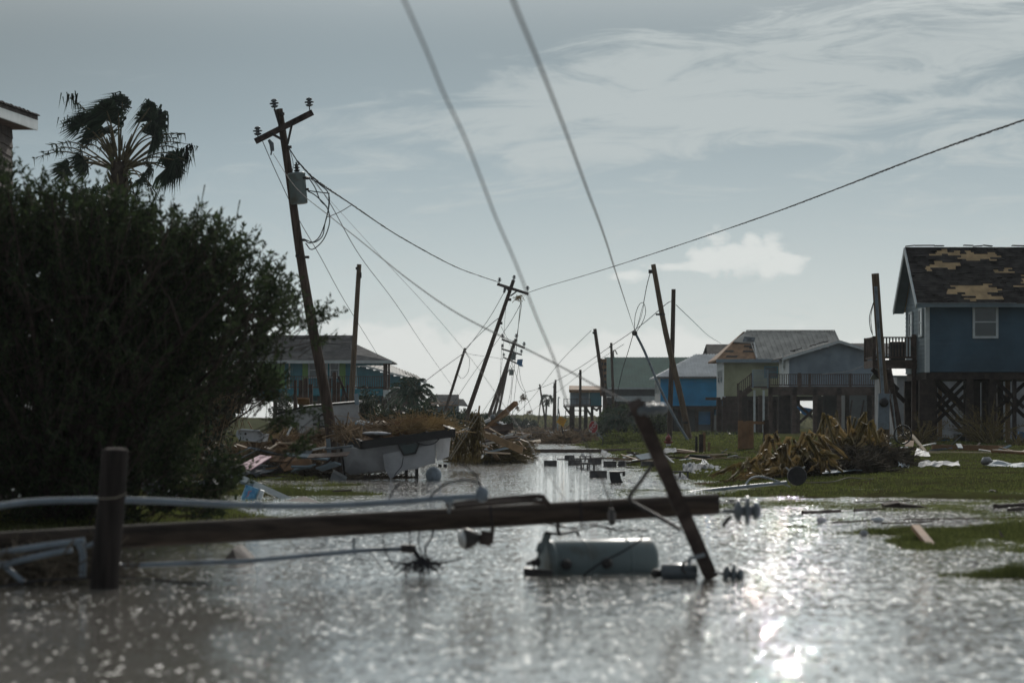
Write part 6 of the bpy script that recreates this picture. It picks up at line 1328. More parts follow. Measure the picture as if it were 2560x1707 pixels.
# banana pile
def banana(px, apex, base, tip, Y, w0, lb, n=5):
    t = thing('dead_banana_plant', lb, 'banana plant', P(px, base, Y), 'dead banana plants heaped on the right lawn')
    for i in range(n + 3):
        ax = px + rnd.gauss(0, 30); ay = lerp(apex, base, min(.8, abs(rnd.gauss(.38, .3)))); bx = px + rnd.uniform(-75, 75); tx = ax + (tip - px) * rnd.uniform(.2, 1.3) + rnd.gauss(0, 28); ty = base - rnd.uniform(-8, 30); y = Y + rnd.uniform(-1.2, .8); w = w0 * rnd.uniform(.45, 1.15)
        if i == 0: ax, ay, tx = px, apex, tip
        a, b, c = P(bx, base + 4, y + rnd.uniform(-.3, .3)), P(ax, ay, y), P(tx, ty, y + rnd.uniform(-.5, .2)); mid = b + (c - b) * .12 + UP * .05
        pts = curve_pts([a, a.lerp(b, .6) + Vector((rnd.uniform(-.08, .08), 0, 0)), b, mid, b.lerp(c, .6) + Vector((rnd.uniform(-.08, .08), -.1, 0)), c], 20); k = len(pts); vs = []; fs = []
        for j, p in enumerate(pts):
            s_ = frame(pts[min(j + 1, k - 1)] - pts[max(j - 1, 0)], YD)[0]; u = j / (k - 1); wd = w * (.35 + .9 * math.sin(min(1, u * 1.15) * math.pi) ** .7 * (1 if u > .42 else .5)) * (1 + .25 * math.sin(j * 2.1 + i)); dd = Vector((0, -.03 - .05 * math.sin(j + i), 0))
            vs += [p - s_ * wd, p + dd - s_ * wd * .3, p + Vector((0, .04, 0)), p + dd + s_ * wd * .45, p + s_ * wd + Vector((0, rnd.uniform(-.03, .03), rnd.uniform(-.03, .03)))]
        for j in range(k - 1):
            for q in range(4): o = j * 5 + q; fs.append((o, o + 1, o + 6, o + 5))
        MB().add(vs, fs).build('leaf', M['banana'] if rnd.random() < .6 else M['frond'], t)
for a in ((1888, 1150, 1196, 1862, 56, .06, 'leftmost sprawling dead banana plant at the edge of the pile', 8), (1938, 1084, 1185, 1960, 57, .075, 'dead banana plant with a sharp dark peak left of the drum', 8), (1902, 1118, 1190, 1935, 58, .06, 'low dead banana plant between the leftmost ones', 6),
          (2012, 1086, 1180, 1972, 58, .07, 'broad brown banana plant folded over behind the black drum', 8), (1985, 1102, 1178, 2000, 60, .07, 'short banana clump just left of the folded brown one', 6), (2048, 1092, 1176, 2090, 58, .06, 'banana plant with a long stem sloping down right of centre', 6),
          (2066, 1040, 1150, 2102, 62, .075, 'tall banana plant with a smooth rounded fold', 7), (2122, 1044, 1150, 2130, 63, .08, 'banana plant with a tan folded cap right of the rounded one', 6), (2160, 1034, 1150, 2178, 63, .085, 'tallest golden banana plant beside the meter pole', 8), (2092, 1028, 1120, 2096, 65, .04, 'thin spiky banana stem standing at the back of the pile', 3)): banana(*a)
heap('brush_heap', 'dark mat of twigs and roots at the right end of the banana pile', [(2120, 1120, 61, 60), (2190, 1118, 62, 60), (2235, 1124, 63, 40), (2060, 1135, 60, 50), (1980, 1145, 58, 60), (2150, 1150, 58.5, 70)], 2600, 'mound', (.3, 1.2), .007)
heap('reed_heap', 'pinkish brown bark chips washed up left of the banana pile', [(1800, 1210, 55, 50), (1850, 1200, 56, 40), (1870, 1186, 58, 30)], 900, 'twig', (.08, .3), .006, flat=.15)
def fronds(name, label, px, py, Y, n, L, m='frond', spread=1.0, g=None):
    t = thing(name, label, 'dead fronds', P(px, py, Y), g); st = MB()
    for i in range(n):
        a = rnd.uniform(-1, 1) * spread; b = P(px + rnd.gauss(0, 12), py, Y + rnd.gauss(0, .5)); d = Vector((math.sin(a * 1.4), rnd.uniform(-.5, .5), abs(math.cos(a * 1.4)) * .9 + .1)).normalized(); l = L * rnd.uniform(.5, 1.2)
        st.tube(curve_pts([b, b + d * l * .5 + UP * .08, b + d * l - UP * l * .12], 6), [.025, .008], 4, False)
        for j in range(26):
            u = .3 + .7 * j / 26; p = b + d * l * u; e = p + Vector((rnd.uniform(-.22, .22), rnd.uniform(-.1, .1), rnd.uniform(-.2, .12))) * L * .5; st.add([p, p + Vector((.02, 0, .02)), e], [(0, 1, 2)])
    st.build('stalks', M[m], t); return t
fronds('dead_fronds', 'spray of dead palm fronds under the left stilts of the slate blue house', 2300, 1118, 88, 34, 1.2, spread=.95)
fronds('dead_fronds', 'tall bundle of dead palm fronds under the middle of the slate blue house', 2470, 1112, 90, 46, 1.6, spread=.8)
fronds('dead_fronds', 'low green-grey fronds at the right edge under the slate blue house', 2545, 1118, 86, 20, .6, 'frond', 1.0)
# flooded foreground right: floating wood
def log_(label, px0, py0, px1, py1, r, m='darkwood', jag=.3):
    pts = []; n = 7; Y0 = 8320 / (py0 - HZ + 1); Y1 = 8320 / (py1 - HZ + 1)
    for i in range(n): u = i / (n - 1); Y = lerp(Y0, Y1, u); pts.append(Vector((PX(lerp(px0, px1, u), Y), Y, r * .4 + rnd.uniform(0, r) * jag)))
    return tag(MB().tube(pts, [r * rnd.uniform(.5, 1.2) for _ in pts], 6).build('driftwood', M[m]), label, 'driftwood', 'driftwood floating in the flooded grass')
log_('flat driftwood board left of the grey float block', 2006, 1282, 2100, 1278, .028)
log_('long thin driftwood stick under the stump', 2080, 1306, 2200, 1299, .014)
log_('thin branch left of the dark stump', 2136, 1276, 2212, 1272, .02)
log_('long stick right of the white float block', 2205, 1308, 2330, 1303, .012)
log_('very long pale stick reaching to the right edge', 2260, 1298, 2560, 1294, .012, 'deckwood')
log_('thin twig behind the dark stump', 2135, 1254, 2290, 1250, .010)
log_('dark log pair at the right edge in the flooded grass', 2488, 1268, 2570, 1264, .045)
log_('second dark log in front of the pair at the right edge', 2520, 1276, 2575, 1272, .035)
log_('small dark stick on the lawn edge', 2285, 1213, 2322, 1211, .035)
log_('dark clod of wood near the right lawn edge', 2476, 1233, 2492, 1234, .05)
log_('thin dark strip above the clod of wood', 2520, 1224, 2570, 1223, .02)
log_('short flat stick above the foreground pole end', 1822, 1250, 1868, 1248, .012)
st = MB(); Y = 40.0; pts = [P(2210, 1282, Y), P(2212, 1262, Y), P(2245, 1256, Y), P(2270, 1262, Y), P(2345, 1276, Y), P(2340, 1280, Y), P(2270, 1284, Y)]
st.prism(pts, (0, .35, .02)); st.tube([P(2250, 1270, Y - .1), P(2300, 1272, Y - .15), P(2345, 1278, Y - .2)], [.08, .06, .02], 7)
tag(st.build('tree_stump', M['bark']), 'dark broken stump lying in the flooded grass at the right', 'stump')
for a, b, w_, h_, lb, m in ((2054, 1300, 26, 16, 'grey angular float block in the water', 'foam'), (2194, 1298, 34, 14, 'white float block with a reddish top in front of the stump', 'tub'), (2160, 1332, 22, 15, 'pale rounded lump beside the flooded grass patch', 'foam')):
    Y = 8320 / (b + 6 - HZ); tag(MB().ball(P(a, b, Y), .5 * w_ * Y / F, 8, (1, .8, h_ / w_), .10).build('float_block', M[m]), lb, 'float')
board('board', 'dark board stuck upright at a slant in the right flooded grass', P(2288, 1316, 28.5), P(2356, 1398, 26.5), .09, .05, 'plybrown')
board('small_stake', 'short pale stake beside the slanted dark board', P(2372, 1376, 27), P(2378, 1400, 27), .03, .03, 'greyside')
tag(MB().ball(P(2434, 1411, 24), .04, 8, (1.6, 1, .6), .25).build('clod', M['darkwood']), 'small dark clod in the sparkling water at lower right', 'clod')
tag(MB().prism([P(2500, 1335, 29), P(2520, 1362, 29), P(2560, 1352, 29), P(2580, 1340, 29), P(2540, 1368, 29), P(2505, 1366, 29)], (0, .05, .05)).build('wood_chunk', M['deckwood']), 'torn brown wood piece at the right edge of the grass patch', 'fragment')
# ---------------------------------------------------------------- foreground
FY = 22.0
def fallen_pole():
    t = thing('fallen_utility_pole', 'blurred fallen utility pole with slanting crossarm lying across the whole foreground', 'fallen pole', P(900, 1420, FY))
    pts = [P(-160, 1368, 21.3), P(330, 1340, 21.6), P(900, 1309, 21.9), P(1400, 1281, 22.1), P(1796, 1259, 22.2)]
    MB().tube(curve_pts(pts, 30), [.103 - .012 * i / 28 for i in range(29)], 18).build('shaft', M['log'], t)
    A, B = P(1588, 1008, 20.6), P(1776, 1438, 21.6); MB().beam(A, B, .115, .10, YD).build('crossarm', M['arm'], t)
    MB().tube(curve_pts([P(1630, 1163, 21.0), P(1600, 1205, 21.3), P(1574, 1240, 21.7), P(1580, 1258, 21.8)], 10), .018, 6).build('brace', M['darkmetal'], t)
    MB().tube([P(1580, 1256, 21.8), P(1640, 1288, 21.7), P(1700, 1322, 21.4)], .018, 6).build('brace', M['darkmetal'], t)
    # ridge pin and insulator past the pole top
    for y in (1254, 1279): MB().tube([P(1790, y, 22.1), P(1836, y + 2, 22.0)], .009, 6).build('pin', M['darkmetal'], t)
    insulator(P(1806, 1276, 22.0), XD, 1.0).build('insulator', M['porcelain'], t)
    MB().tube([P(1826, 1290, 22), P(1808, 1312, 22), P(1812, 1316, 22)], .018, 6).build('pin', M['darkmetal'], t)
    ins = MB().lathe(P(1594, 1026, 20.6), Vector((1, -.1, .08)), [(0, .03), (.03, .045), (.05, .03), (.08, .06), (.10, .035), (.13, .06), (.15, .03), (.19, .045), (.23, .03), (.25, .012)], 14); ins.build('insulator', M['porcelain'], t)
    MB().tube([P(1570, 1040, 20.6), P(1592, 1022, 20.6), P(1640, 1018, 20.6)], .02, 6).build('clamp', M['darkmetal'], t)
    insulator(P(1786, 1430, 21.5), Vector((.9, 0, -.1)), .75).build('insulator', M['porcelain'], t)
    bd = MB(); bd.beam(P(1722, 1396, 21.3), P(1762, 1386, 21.3), .03, .03); bd.beam(P(1722, 1396, 21.3), P(1724, 1416, 21.3), .03, .03); bd.build('band', M['metal'], t)
    MB().tube(curve_pts([P(1725, 1402, 21.3), P(1708, 1408, 21.3), P(1706, 1424, 21.3), P(1716, 1432, 21.3)], 10), .012, 6).build('band', M['darkmetal'], t)
    MB().lathe(P(1652, 1428, 21.6), XD, [(0, .03), (.01, .065), (.30, .07), (.31, .03)], 12).build('fuse_cutout', M['porcelain'], t)
    MB().lathe(P(1628, 1433, 21.6), XD, [(0, .02), (.02, .04), (.09, .035), (.10, .01)], 10).build('fuse_cutout', M['darkmetal'], t)
    MB().tube([P(1528, 1270, 21.6), P(1529, 1284, 21.6), P(1530, 1306, 21.5)], [.016, .035, .03], 8).build('clamp', M['darkmetal'], t)
    MB().tube(curve_pts([P(1115, 1262, 21.7), P(1200, 1252, 21.7), P(1290, 1244, 21.7), P(1350, 1240, 21.6), P(1362, 1250, 21.7), P(1372, 1262, 21.8)], 20), [.02, .03, .026, .028, .03, .03, .025], 8).build('cable_bundle', M['darkwood'], t)
    MB().tube(curve_pts([P(1135, 1266, 21.6), P(1230, 1258, 21.6), P(1330, 1252, 21.6), P(1360, 1256, 21.6)], 14), .018, 8).build('cable_bundle', M['darkwood'], t)
    # strap wraps
    for px in (1225, 1450): MB().tube([P(px, 1258 - (px - 1225) * .05, 21.72), P(px + 3, 1290, 21.7), P(px + 6, 1322, 21.8)], .008, 5).build('wire_wrap', M['wire'], t)
    # flood lamp
    bk = MB(); bk.obox(P(1215, 1345, 21.6), (.10, .08, .12), (0, .2, 0)); bk.beam(P(1232, 1318, 21.7), P(1228, 1356, 21.6), .03, .04); lo = bk.build('lamp_bracket', M['arm'], t)
    lm = MB().lathe(P(1204, 1342, 21.6), Vector((-1, -.35, -.10)), [(0, .025), (.03, .035), (.06, .06), (.11, .085), (.16, .092), (.17, .085)], 20); lh = lm.build('lamp_housing', M['darkmetal'], t)
    MB().lathe(P(1204, 1342, 21.6) + Vector((-1, -.35, -.10)).normalized() * .17, Vector((-1, -.35, -.10)), [(0, .085), (.02, .07), (.035, .03)], 18).build('lamp_lens', M['lampglass'], lh)
fallen_pole()
def conduits():
    t = thing('service_mast', 'grey metal conduit with a round weatherhead lying on top of the fallen foreground pole', 'conduit', P(600, 1300, 21.2))
    MB().tube(curve_pts([P(-60, 1275, 20.6), P(0, 1264, 20.7), P(90, 1253, 20.9), P(250, 1249, 21.0), P(400, 1252, 21.1), P(560, 1260, 21.2), P(760, 1265, 21.3), P(960, 1256, 21.3), P(1100, 1245, 21.4), P(1190, 1240, 21.4)], 50), .027, 12).build('pipe', M['conduit'], t)
    MB().ball(P(1205, 1234, 21.4), .062, 16, (.9, 1, 1.15), .0).build('weatherhead', M['conduit'], t)
    MB().tube([P(1110, 1248, 21.4), P(1134, 1246, 21.4)], .037, 12).build('coupling', M['conduit'], t)
    MB().tube([P(636, 1262, 21.2), P(656, 1263, 21.2)], .036, 12).build('coupling', M['conduit'], t)
    MB().tube([P(1128, 1244, 21.5), P(1122, 1280, 21.6)], .012, 6).build('clamp', M['metal'], t)
    t2 = thing('service_mast', 'lower straight grey conduit ending in a dark coupling under the fallen foreground pole', 'conduit', P(600, 1410, 21.6))
    MB().tube([P(300, 1414, 21.4), P(620, 1402, 21.6), P(900, 1376, 21.8), P(1005, 1371, 21.9)], .021, 12).build('pipe', M['conduit'], t2)
    MB().tube([P(1003, 1370, 21.9), P(1040, 1372, 21.9)], .038, 8).build('coupling', M['darkmetal'], t2)
    MB().tube([P(1032, 1372, 21.9), P(1048, 1392, 21.9), P(1062, 1412, 21.9)], .022, 6).build('cable_end', M['wire'], t2)
    MB().beam(P(884, 1345, 21.9), P(886, 1385, 21.8), .02, .03).build('clamp', M['metal'], t2)
    MB().tube([P(300, 1415, 21.4), P(262, 1416, 21.2)], .03, 10).build('coupling', M['conduit'], t2)
    for lb, q, r in (('upper bent grey pipe at the lower left beside the short post', ((-60, 1394), (30, 1376), (120, 1362), (212, 1350)), .025), ('lower bent grey pipe at the lower left under the upper one', ((-20, 1418), (60, 1398), (130, 1382), (180, 1373)), .025),
                     ('short slanted grey pipe entering the water at the lower left corner', ((0, 1406), (30, 1430), (60, 1455)), .022), ('upright grey pipe stub beside the short foreground post', ((196, 1358), (205, 1375), (208, 1400), (206, 1440)), .028), ('small grey pipe stub touching the short foreground post', ((214, 1366), (236, 1358), (250, 1352)), .02)):
        tag(MB().tube(curve_pts([P(a, b, 20.4) for a, b in q], 16), r, 10).build('grey_pipe', M['conduit']), lb, 'pipe')
conduits()
tag(MB().tube(curve_pts([P(-20, 1470, 19.8), P(80, 1452, 20), P(200, 1445, 20.2), P(300, 1442, 20.4), P(400, 1450, 20.6), P(520, 1462, 20.4)], 20), .008, 6).build('loose_cable', M['wire']), 'thin cable snaking at the waterline around the short foreground post', 'cable')
sp = thing('wooden_post', 'short thick dark wooden post standing in the water at the lower left', 'post', P(262, 1448, 20.3))
pp = [P(288, 1124, 20.3), P(280, 1240, 20.3), P(268, 1360, 20.3), P(258, 1500, 20.3)]
MB().tube(pp, [.106, .108, .112, .116], 18).build('post_shaft', M['log2'] if 'log2' in M else M['log'], sp)
MB().ball(P(288, 1126, 20.3), .104, 14, (1, 1, .22), .06).build('post_cap', M['arm'], sp)
MB().tube([P(242, 1245, 20.17), P(262, 1246, 20.15), P(290, 1244, 20.14), P(318, 1232, 20.2)], .005, 5).build('wire_wrap', M['rope'], sp)
# weed snagged on the conduits, lower left
def weed(px, py, Y, sx, sy, n, label, m='mound', L=(.15, .6), r=.006):
    mb = MB()
    for i in range(n):
        c = P(px + rnd.gauss(0, sx), py + rnd.gauss(0, sy), Y + rnd.gauss(0, .25)); d = Vector((rnd.gauss(0, 1), rnd.gauss(0, .4), rnd.gauss(0, .4))).normalized() * rnd.uniform(*L) / 2
        mb.tube([c - d, c + Vector((0, 0, .03)), c + d], r * rnd.uniform(.5, 1.6), 3, False, False)
    return tag(mb.build('snagged_weed', M[m]), label, 'weed', None, 'stuff')
weed(110, 1415, 21.0, 90, 20, 420, 'dark weed caught under the bent pipes at the lower left')
weed(1050, 1415, 21.9, 20, 6, 44, 'dark weed and wire ends snagged below the dark conduit coupling', 'wire', (.1, .35), .005)
def loop(label, pts, Y, r=.006, m='wire'): return wire('cable_loop', label, [P(a, b, Y) for a, b in pts], r, m, 30, cat='cable')
loop('large arching cable loop over the fallen foreground pole', ((1075, 1242), (1110, 1212), (1160, 1200), (1195, 1206), (1200, 1218)), 21.3, .009)
loop('thin cable rising from the weatherhead towards the hanging weed', ((1203, 1214), (1190, 1188), (1168, 1168), (1150, 1160)), 21.4, .006)
loop('short curved cable stub rising left of the arching loop', ((972, 1250), (980, 1232), (998, 1208)), 21.4, .008)
loop('cable curling down from the fallen pole into the snagged weed', ((1085, 1322), (1078, 1345), (1064, 1366), (1066, 1390), (1074, 1412)), 21.8, .009)
loop('second cable curling down beside the first into the snagged weed', ((1050, 1325), (1046, 1350), (1052, 1378), (1066, 1408)), 21.8, .007)
loop('thin cable falling straight from the pole to the dark coupling', ((1024, 1325), (1026, 1350), (1022, 1372)), 21.8, .006)
loop('thin wire slanting into the water left of the coupling', ((956, 1330), (962, 1370), (975, 1400), (990, 1424)), 21.8, .006)
loop('long thin wire running from the lower conduit into the water', ((922, 1380), (940, 1400), (962, 1426)), 21.8, .005)
loop('thin twig wire right of the snagged weed', ((1080, 1412), (1120, 1404), (1158, 1394)), 21.8, .006)
loop('wavy wire running under the fallen pole above the transformer', ((1366, 1308), (1400, 1316), (1450, 1322), (1500, 1314), (1530, 1324), (1620, 1326)), 21.8, .007, 'arm')
loop('second wavy wire crossing under the fallen pole', ((1395, 1310), (1420, 1320), (1470, 1310), (1510, 1316), (1540, 1324)), 21.8, .006, 'arm')
loop('hook of wire around the far insulator of the foreground pole', ((1796, 1240), (1820, 1246), (1840, 1262)), 22, .005)
# transformer in the water
def drum_transformer():
    c0 = P(1352, 1408, 22.4); c1 = P(1632, 1400, 22.7); t = thing('fallen_transformer', 'big pale grey cylindrical transformer lying half sunk in the foreground water', 'transformer', P(1490, 1436, 22.5))
    ax = (c1 - c0).normalized(); L = (c1 - c0).length; r = .198
    MB().lathe(c0 + ax * .10, ax, [(0, r * .95), (.01, r), (L - .14, r), (L - .11, r * .93), (L - .10, r * .3)], 36).build('tank', M['transformer'], t)
    MB().lathe(c0 + ax * .03, ax, [(0, r * .8), (.0, r * 1.06), (.05, r * 1.06), (.07, r)], 30).build('lid', M['transformer'], t)
    for k_ in (.36, .74):
        MB().lathe(c0 + ax * L * k_, ax, [(0, r), (.004, r + .006), (.022, r + .006), (.026, r)], 36).build('band', M['transformer'], t)
    for a, b in ((1366, 1345), (1352, 1368)): MB().obox(P(a, b, 22.3), (.07, .05, .09), (0, .3, 0)).build('lug', M['transformer'], t)
    for s in (.22, .58): MB().lathe(c0 + ax * L * s + Vector((0, -r, -.0)), -YD, [(0, .035), (.04, .04), (.06, .05), (.09, .03)], 12).build('bushing', M['darkmetal'], t)
    for q in ((.02, .02), (.0, -.12)): 
        b = c0 + Vector((-.01, -.06, q[1])); MB().lathe(b, Vector((-1, -.3, -.15)), [(0, .03), (.03, .045), (.045, .02), (.06, .04), (.075, .02), (.12, .015)], 10).build('bushing', M['darkmetal'], t)
    MB().tube(curve_pts([P(1455, 1440, 22.1), P(1500, 1408, 22.05), P(1560, 1376, 22.1), P(1602, 1348, 22.3), P(1604, 1338, 22.5)], 18), .009, 6).build('loose_cable', M['wire'], t)
    MB().tube(curve_pts([P(1362, 1330, 22.2), P(1400, 1334, 22.2), P(1440, 1328, 22.3), P(1446, 1340, 22.3)], 12), .014, 6).build('hanger_bracket', M['darkmetal'], t)
    MB().tube(curve_pts([P(1398, 1300, 22.2), P(1394, 1318, 22.2), P(1400, 1340, 22.2)], 8), .018, 6).build('hanger_bracket', M['darkmetal'], t)
    MB().tube(curve_pts([P(1350, 1372, 22.1), P(1344, 1400, 22.1), P(1330, 1425, 22.0), P(1322, 1440, 22.0)], 12), .007, 6).build('loose_cable', M['wire'], t)
drum_transformer()
tag(MB().obox(P(1345, 1430, 22.1), (.25, .12, .06), (0, .1, 0)).build('bracket_plate', M['darkmetal']), 'dark bracket plate at the waterline left of the fallen transformer', 'bracket')
# ---------------------------------------------------------------- trees and shrubs
def inpoly(x, y, poly):
    c = False; n = len(poly)
    for i in range(n):
        x0, y0 = poly[i]; x1, y1 = poly[(i + 1) % n]
        if (y0 > y) != (y1 > y) and x < (x1 - x0) * (y - y0) / (y1 - y0) + x0: c = not c
    return c
def leafy(poly, Y, depth, nspr, nleaf, ll, lw, base, tw=.35, gapp=.6):
    """sprigs filling an outline with real depth: returns (leaf mesh builder, twig builder)"""
    lv = MB(); tg = MB(); xs = [p[0] for p in poly]; yq = [p[1] for p in poly]; k = 0
    V = lv.v; Fc = lv.f
    while k < nspr:
        px, py = rnd.uniform(min(xs), max(xs)), rnd.uniform(min(yq), max(yq))
        if not inpoly(px, py, poly): continue
        if fbm(px * .012, py * .012, 1.0, 3.3) < -.22 and rnd.random() < gapp: continue
        k += 1; y = Y + rnd.gauss(0, depth * .5); c = P(px, py, Y); c.y = y
        d = (c - base); d.z *= 1.0; d = (d.normalized() + Vector((rnd.gauss(0, .45), rnd.gauss(0, .45), rnd.gauss(.15, .4)))).normalized(); L = tw * rnd.uniform(.6, 1.3)
        tg.tube([c - d * L * 1.4, c, c + d * L], [.007, .005, .002], 3, False, False)
        for i in range(nleaf):
            u = rnd.uniform(-.4, 1.05); p = c + d * L * u; a = Vector((rnd.gauss(0, 1), rnd.gauss(0, 1), rnd.gauss(.1, 1))).normalized(); a = (a + d * .8).normalized(); s = a.cross(Vector((rnd.gauss(0, 1), rnd.gauss(0, 1), rnd.gauss(0, 1)))).normalized(); l = ll * rnd.uniform(.6, 1.3); wd = lw * rnd.uniform(.7, 1.3)
            o = len(V); q = p + a * l * .5; V.append(tuple(p)); V.append(tuple(q + s * wd)); V.append(tuple(p + a * l)); V.append(tuple(q - s * wd)); Fc.append((o, o + 1, o + 2, o + 3))
    lv.sm = [False] * len(Fc); return lv, tg
def branches(base, ends, r, m='bark'):
    b = MB()
    for e in ends:
        mid = base.lerp(e, .5) + Vector((rnd.uniform(-.2, .2), rnd.uniform(-.2, .2), .25)); pts = curve_pts([base, base.lerp(e, .25) + UP * .15, mid, e], 12); b.tube(pts, [r * (1 - .85 * i / (len(pts) - 1)) for i in range(len(pts))], 6)
        for k in range(3):
            s = pts[rnd.randrange(4, len(pts) - 2)]; f = s + Vector((rnd.uniform(-.7, .9), rnd.uniform(-.6, .6), rnd.uniform(.1, 1.0))); b.tube([s, s.lerp(f, .5) + UP * .1, f], [r * .4, r * .25, r * .08], 4)
    return b
BY = 32.0
bb = P(150, 1335, BY); bt = thing('big_bush', 'huge dark leafy bush filling the left side of the photo', 'bush', bb)
bpoly = [(-220, 470), (0, 450), (60, 440), (110, 470), (180, 500), (250, 500), (330, 512), (400, 528), (440, 550), (500, 565), (560, 598), (610, 630), (650, 665), (685, 700), (705, 735), (715, 765), (775, 795), (780, 812), (735, 820), (715, 850), (680, 890), (650, 930), (600, 955), (540, 990), (480, 1050), (455, 1120), (480, 1190), (430, 1210), (340, 1215), (240, 1235), (120, 1250), (-220, 1260)]
lv, tg = leafy(bpoly, BY, 1.6, 3400, 22, .09, .015, bb, .33, .8)
ip = [(-220, 560), (120, 560), (330, 590), (470, 650), (560, 710), (620, 780), (600, 850), (520, 910), (450, 1000), (400, 1200), (-220, 1250)]
l3, t3 = leafy(ip, BY + 1.2, 1.4, 2100, 20, .13, .026, bb, .4, .1); lv.add(l3.v, l3.f)
lv.build('foliage', M['leaf'], bt); tg.build('twigs', M['bark'], bt)
ends = [P(px, py, BY + rnd.uniform(-2, -.4)) for px, py in ((20, 480), (130, 500), (230, 520), (330, 540), (430, 560), (520, 640), (600, 700), (650, 800), (600, 900), (540, 960), (460, 1020), (-60, 600), (-120, 800), (300, 900), (400, 800))]
branches(bb, ends, .07).build('branches', M['bark'], bt)
# drooping lower sprays and stray tips
dp = []
for cx, cy, rx, ry in ((140, 1280, 120, 50), (300, 1270, 60, 40), (520, 1250, 50, 45), (560, 1190, 50, 40), (742, 1120, 22, 26), (700, 1060, 30, 18), (760, 1040, 30, 8), (650, 975, 55, 40), (430, 1240, 60, 40), (800, 800, 26, 22), (790, 860, 20, 14), (265, 1215, 90, 50)):
    poly = [(cx + math.cos(a) * rx * rnd.uniform(.7, 1.1), cy + math.sin(a) * ry * rnd.uniform(.7, 1.1)) for a in [2 * math.pi * i / 9 for i in range(9)]]
    l2, t2 = leafy(poly, BY - .3, .5, int(rx * ry / 48), 16, .085, .014, bb, .25); dp.append((l2, t2))
m1 = MB(); m2 = MB()
for a, b in dp: m1.add(a.v, a.f); m2.add(b.v, b.f)
m1.build('low_spray', M['leaf'], bt); m2.build('low_twigs', M['bark'], bt)
sp_ = MB()
for a, b, c, d in ((500, 560, 512, 462), (586, 600, 600, 500)): sp_.tube([P(a, b, BY - .5), P((a + c) / 2 - 3, (b + d) / 2, BY - .5), P(c, d, BY - .5)], [.004, .004, .008], 4)
sp_.build('shoot_tips', M['leaf'], bt)
# second shrub behind it
sb = P(470, 1160, 57); s2 = thing('shrub', 'finer grey-green shrub growing between the big bush and the debris pile', 'shrub', sb)
poly = [(330, 900), (420, 860), (520, 880), (600, 900), (620, 950), (630, 990), (590, 1030), (560, 1060), (540, 1080), (550, 1120), (540, 1160), (520, 1180), (400, 1190), (330, 1180)]
lv, tg = leafy(poly, 57, 1.2, 1500, 16, .12, .022, sb, .55); lv.build('foliage', M['leaf2'], s2); tg.build('twigs', M['twig'], s2)
branches(sb, [P(a, b, 57) for a, b in ((420, 900), (500, 890), (580, 930), (640, 980), (560, 1040), (620, 960), (660, 1000))], .06).build('branches', M['bark'], s2)
# shrubs behind the centre-left debris
def shrub(name, label, px, pyb, Y, poly, n, ll=.16, lw=.03, m='leaf2', depth=1.0, nl=14, cat='shrub', group=None):
    b = P(px, pyb, Y); t = thing(name, label, cat, b, group); lv, tg = leafy(poly, Y, depth, n, nl, ll, lw, b, .5); lv.build('foliage', M[m], t); tg.build('twigs', M['bark'], t); return t
shrub('shrub', 'low grey scrub behind the tipped trailer', 1000, 1085, 90, [(920, 1060), (960, 1040), (1010, 1045), (1060, 1030), (1120, 1045), (1150, 1060), (1150, 1090), (920, 1095)], 420, .16, .03)
shrub('shrub', 'brown-green scrub between the damaged house and the tilted poles', 1170, 1085, 170, [(1060, 1050), (1110, 1040), (1170, 1042), (1220, 1052), (1250, 1048), (1270, 1060), (1270, 1088), (1060, 1088)], 500, .25, .05, depth=3)
shrub('shrub', 'leafy vine covering posts behind the white camper right end', 910, 1070, 120, [(898, 990), (918, 985), (935, 1010), (950, 1050), (960, 1085), (898, 1085)], 260, .18, .03)
shrub('shrub', 'dark bushes behind the foreground crossarm below the green building', 1620, 1105, 190, [(1500, 1045), (1530, 1030), (1560, 1022), (1600, 1040), (1650, 1042), (1660, 1090), (1500, 1095)], 800, .28, .06, 'leaf', 3)
shrub('shrub', 'pointed conifer-like shrub seen through the gap left of the teal house posts', 705, 1070, 130, [(690, 1000), (705, 985), (720, 1000), (735, 1040), (740, 1085), (680, 1085)], 160, .18, .03)
shrub('shrub', 'small dark bush at the far right of the end dunes', 1300, 1075, 390, [(1262, 1066), (1290, 1052), (1330, 1056), (1345, 1075), (1262, 1076)], 160, .5, .1, depth=3)
shrub('shrub', 'far thicket left of the distant street end', 1230, 1075, 370, [(1180, 1052), (1210, 1045), (1250, 1030), (1262, 1045), (1285, 1052), (1285, 1076), (1180, 1078)], 220, .5, .1, depth=3)
shrub('shrub', 'low bushes on the lawn before the cream yellow house', 1800, 1100, 160, [(1770, 1094), (1800, 1088), (1840, 1090), (1850, 1102), (1770, 1103)], 130, .2, .04, depth=2)
# mounded weeds on the lawn right of the stop sign
shrub('weed_clump', 'mounded brown-green weeds on the bank behind the stop sign', 1560, 1118, 150, [(1500, 1110), (1530, 1096), (1570, 1086), (1610, 1092), (1640, 1104), (1640, 1118), (1500, 1118)], 420, .2, .03, 'grassblade', 3, cat='weeds')
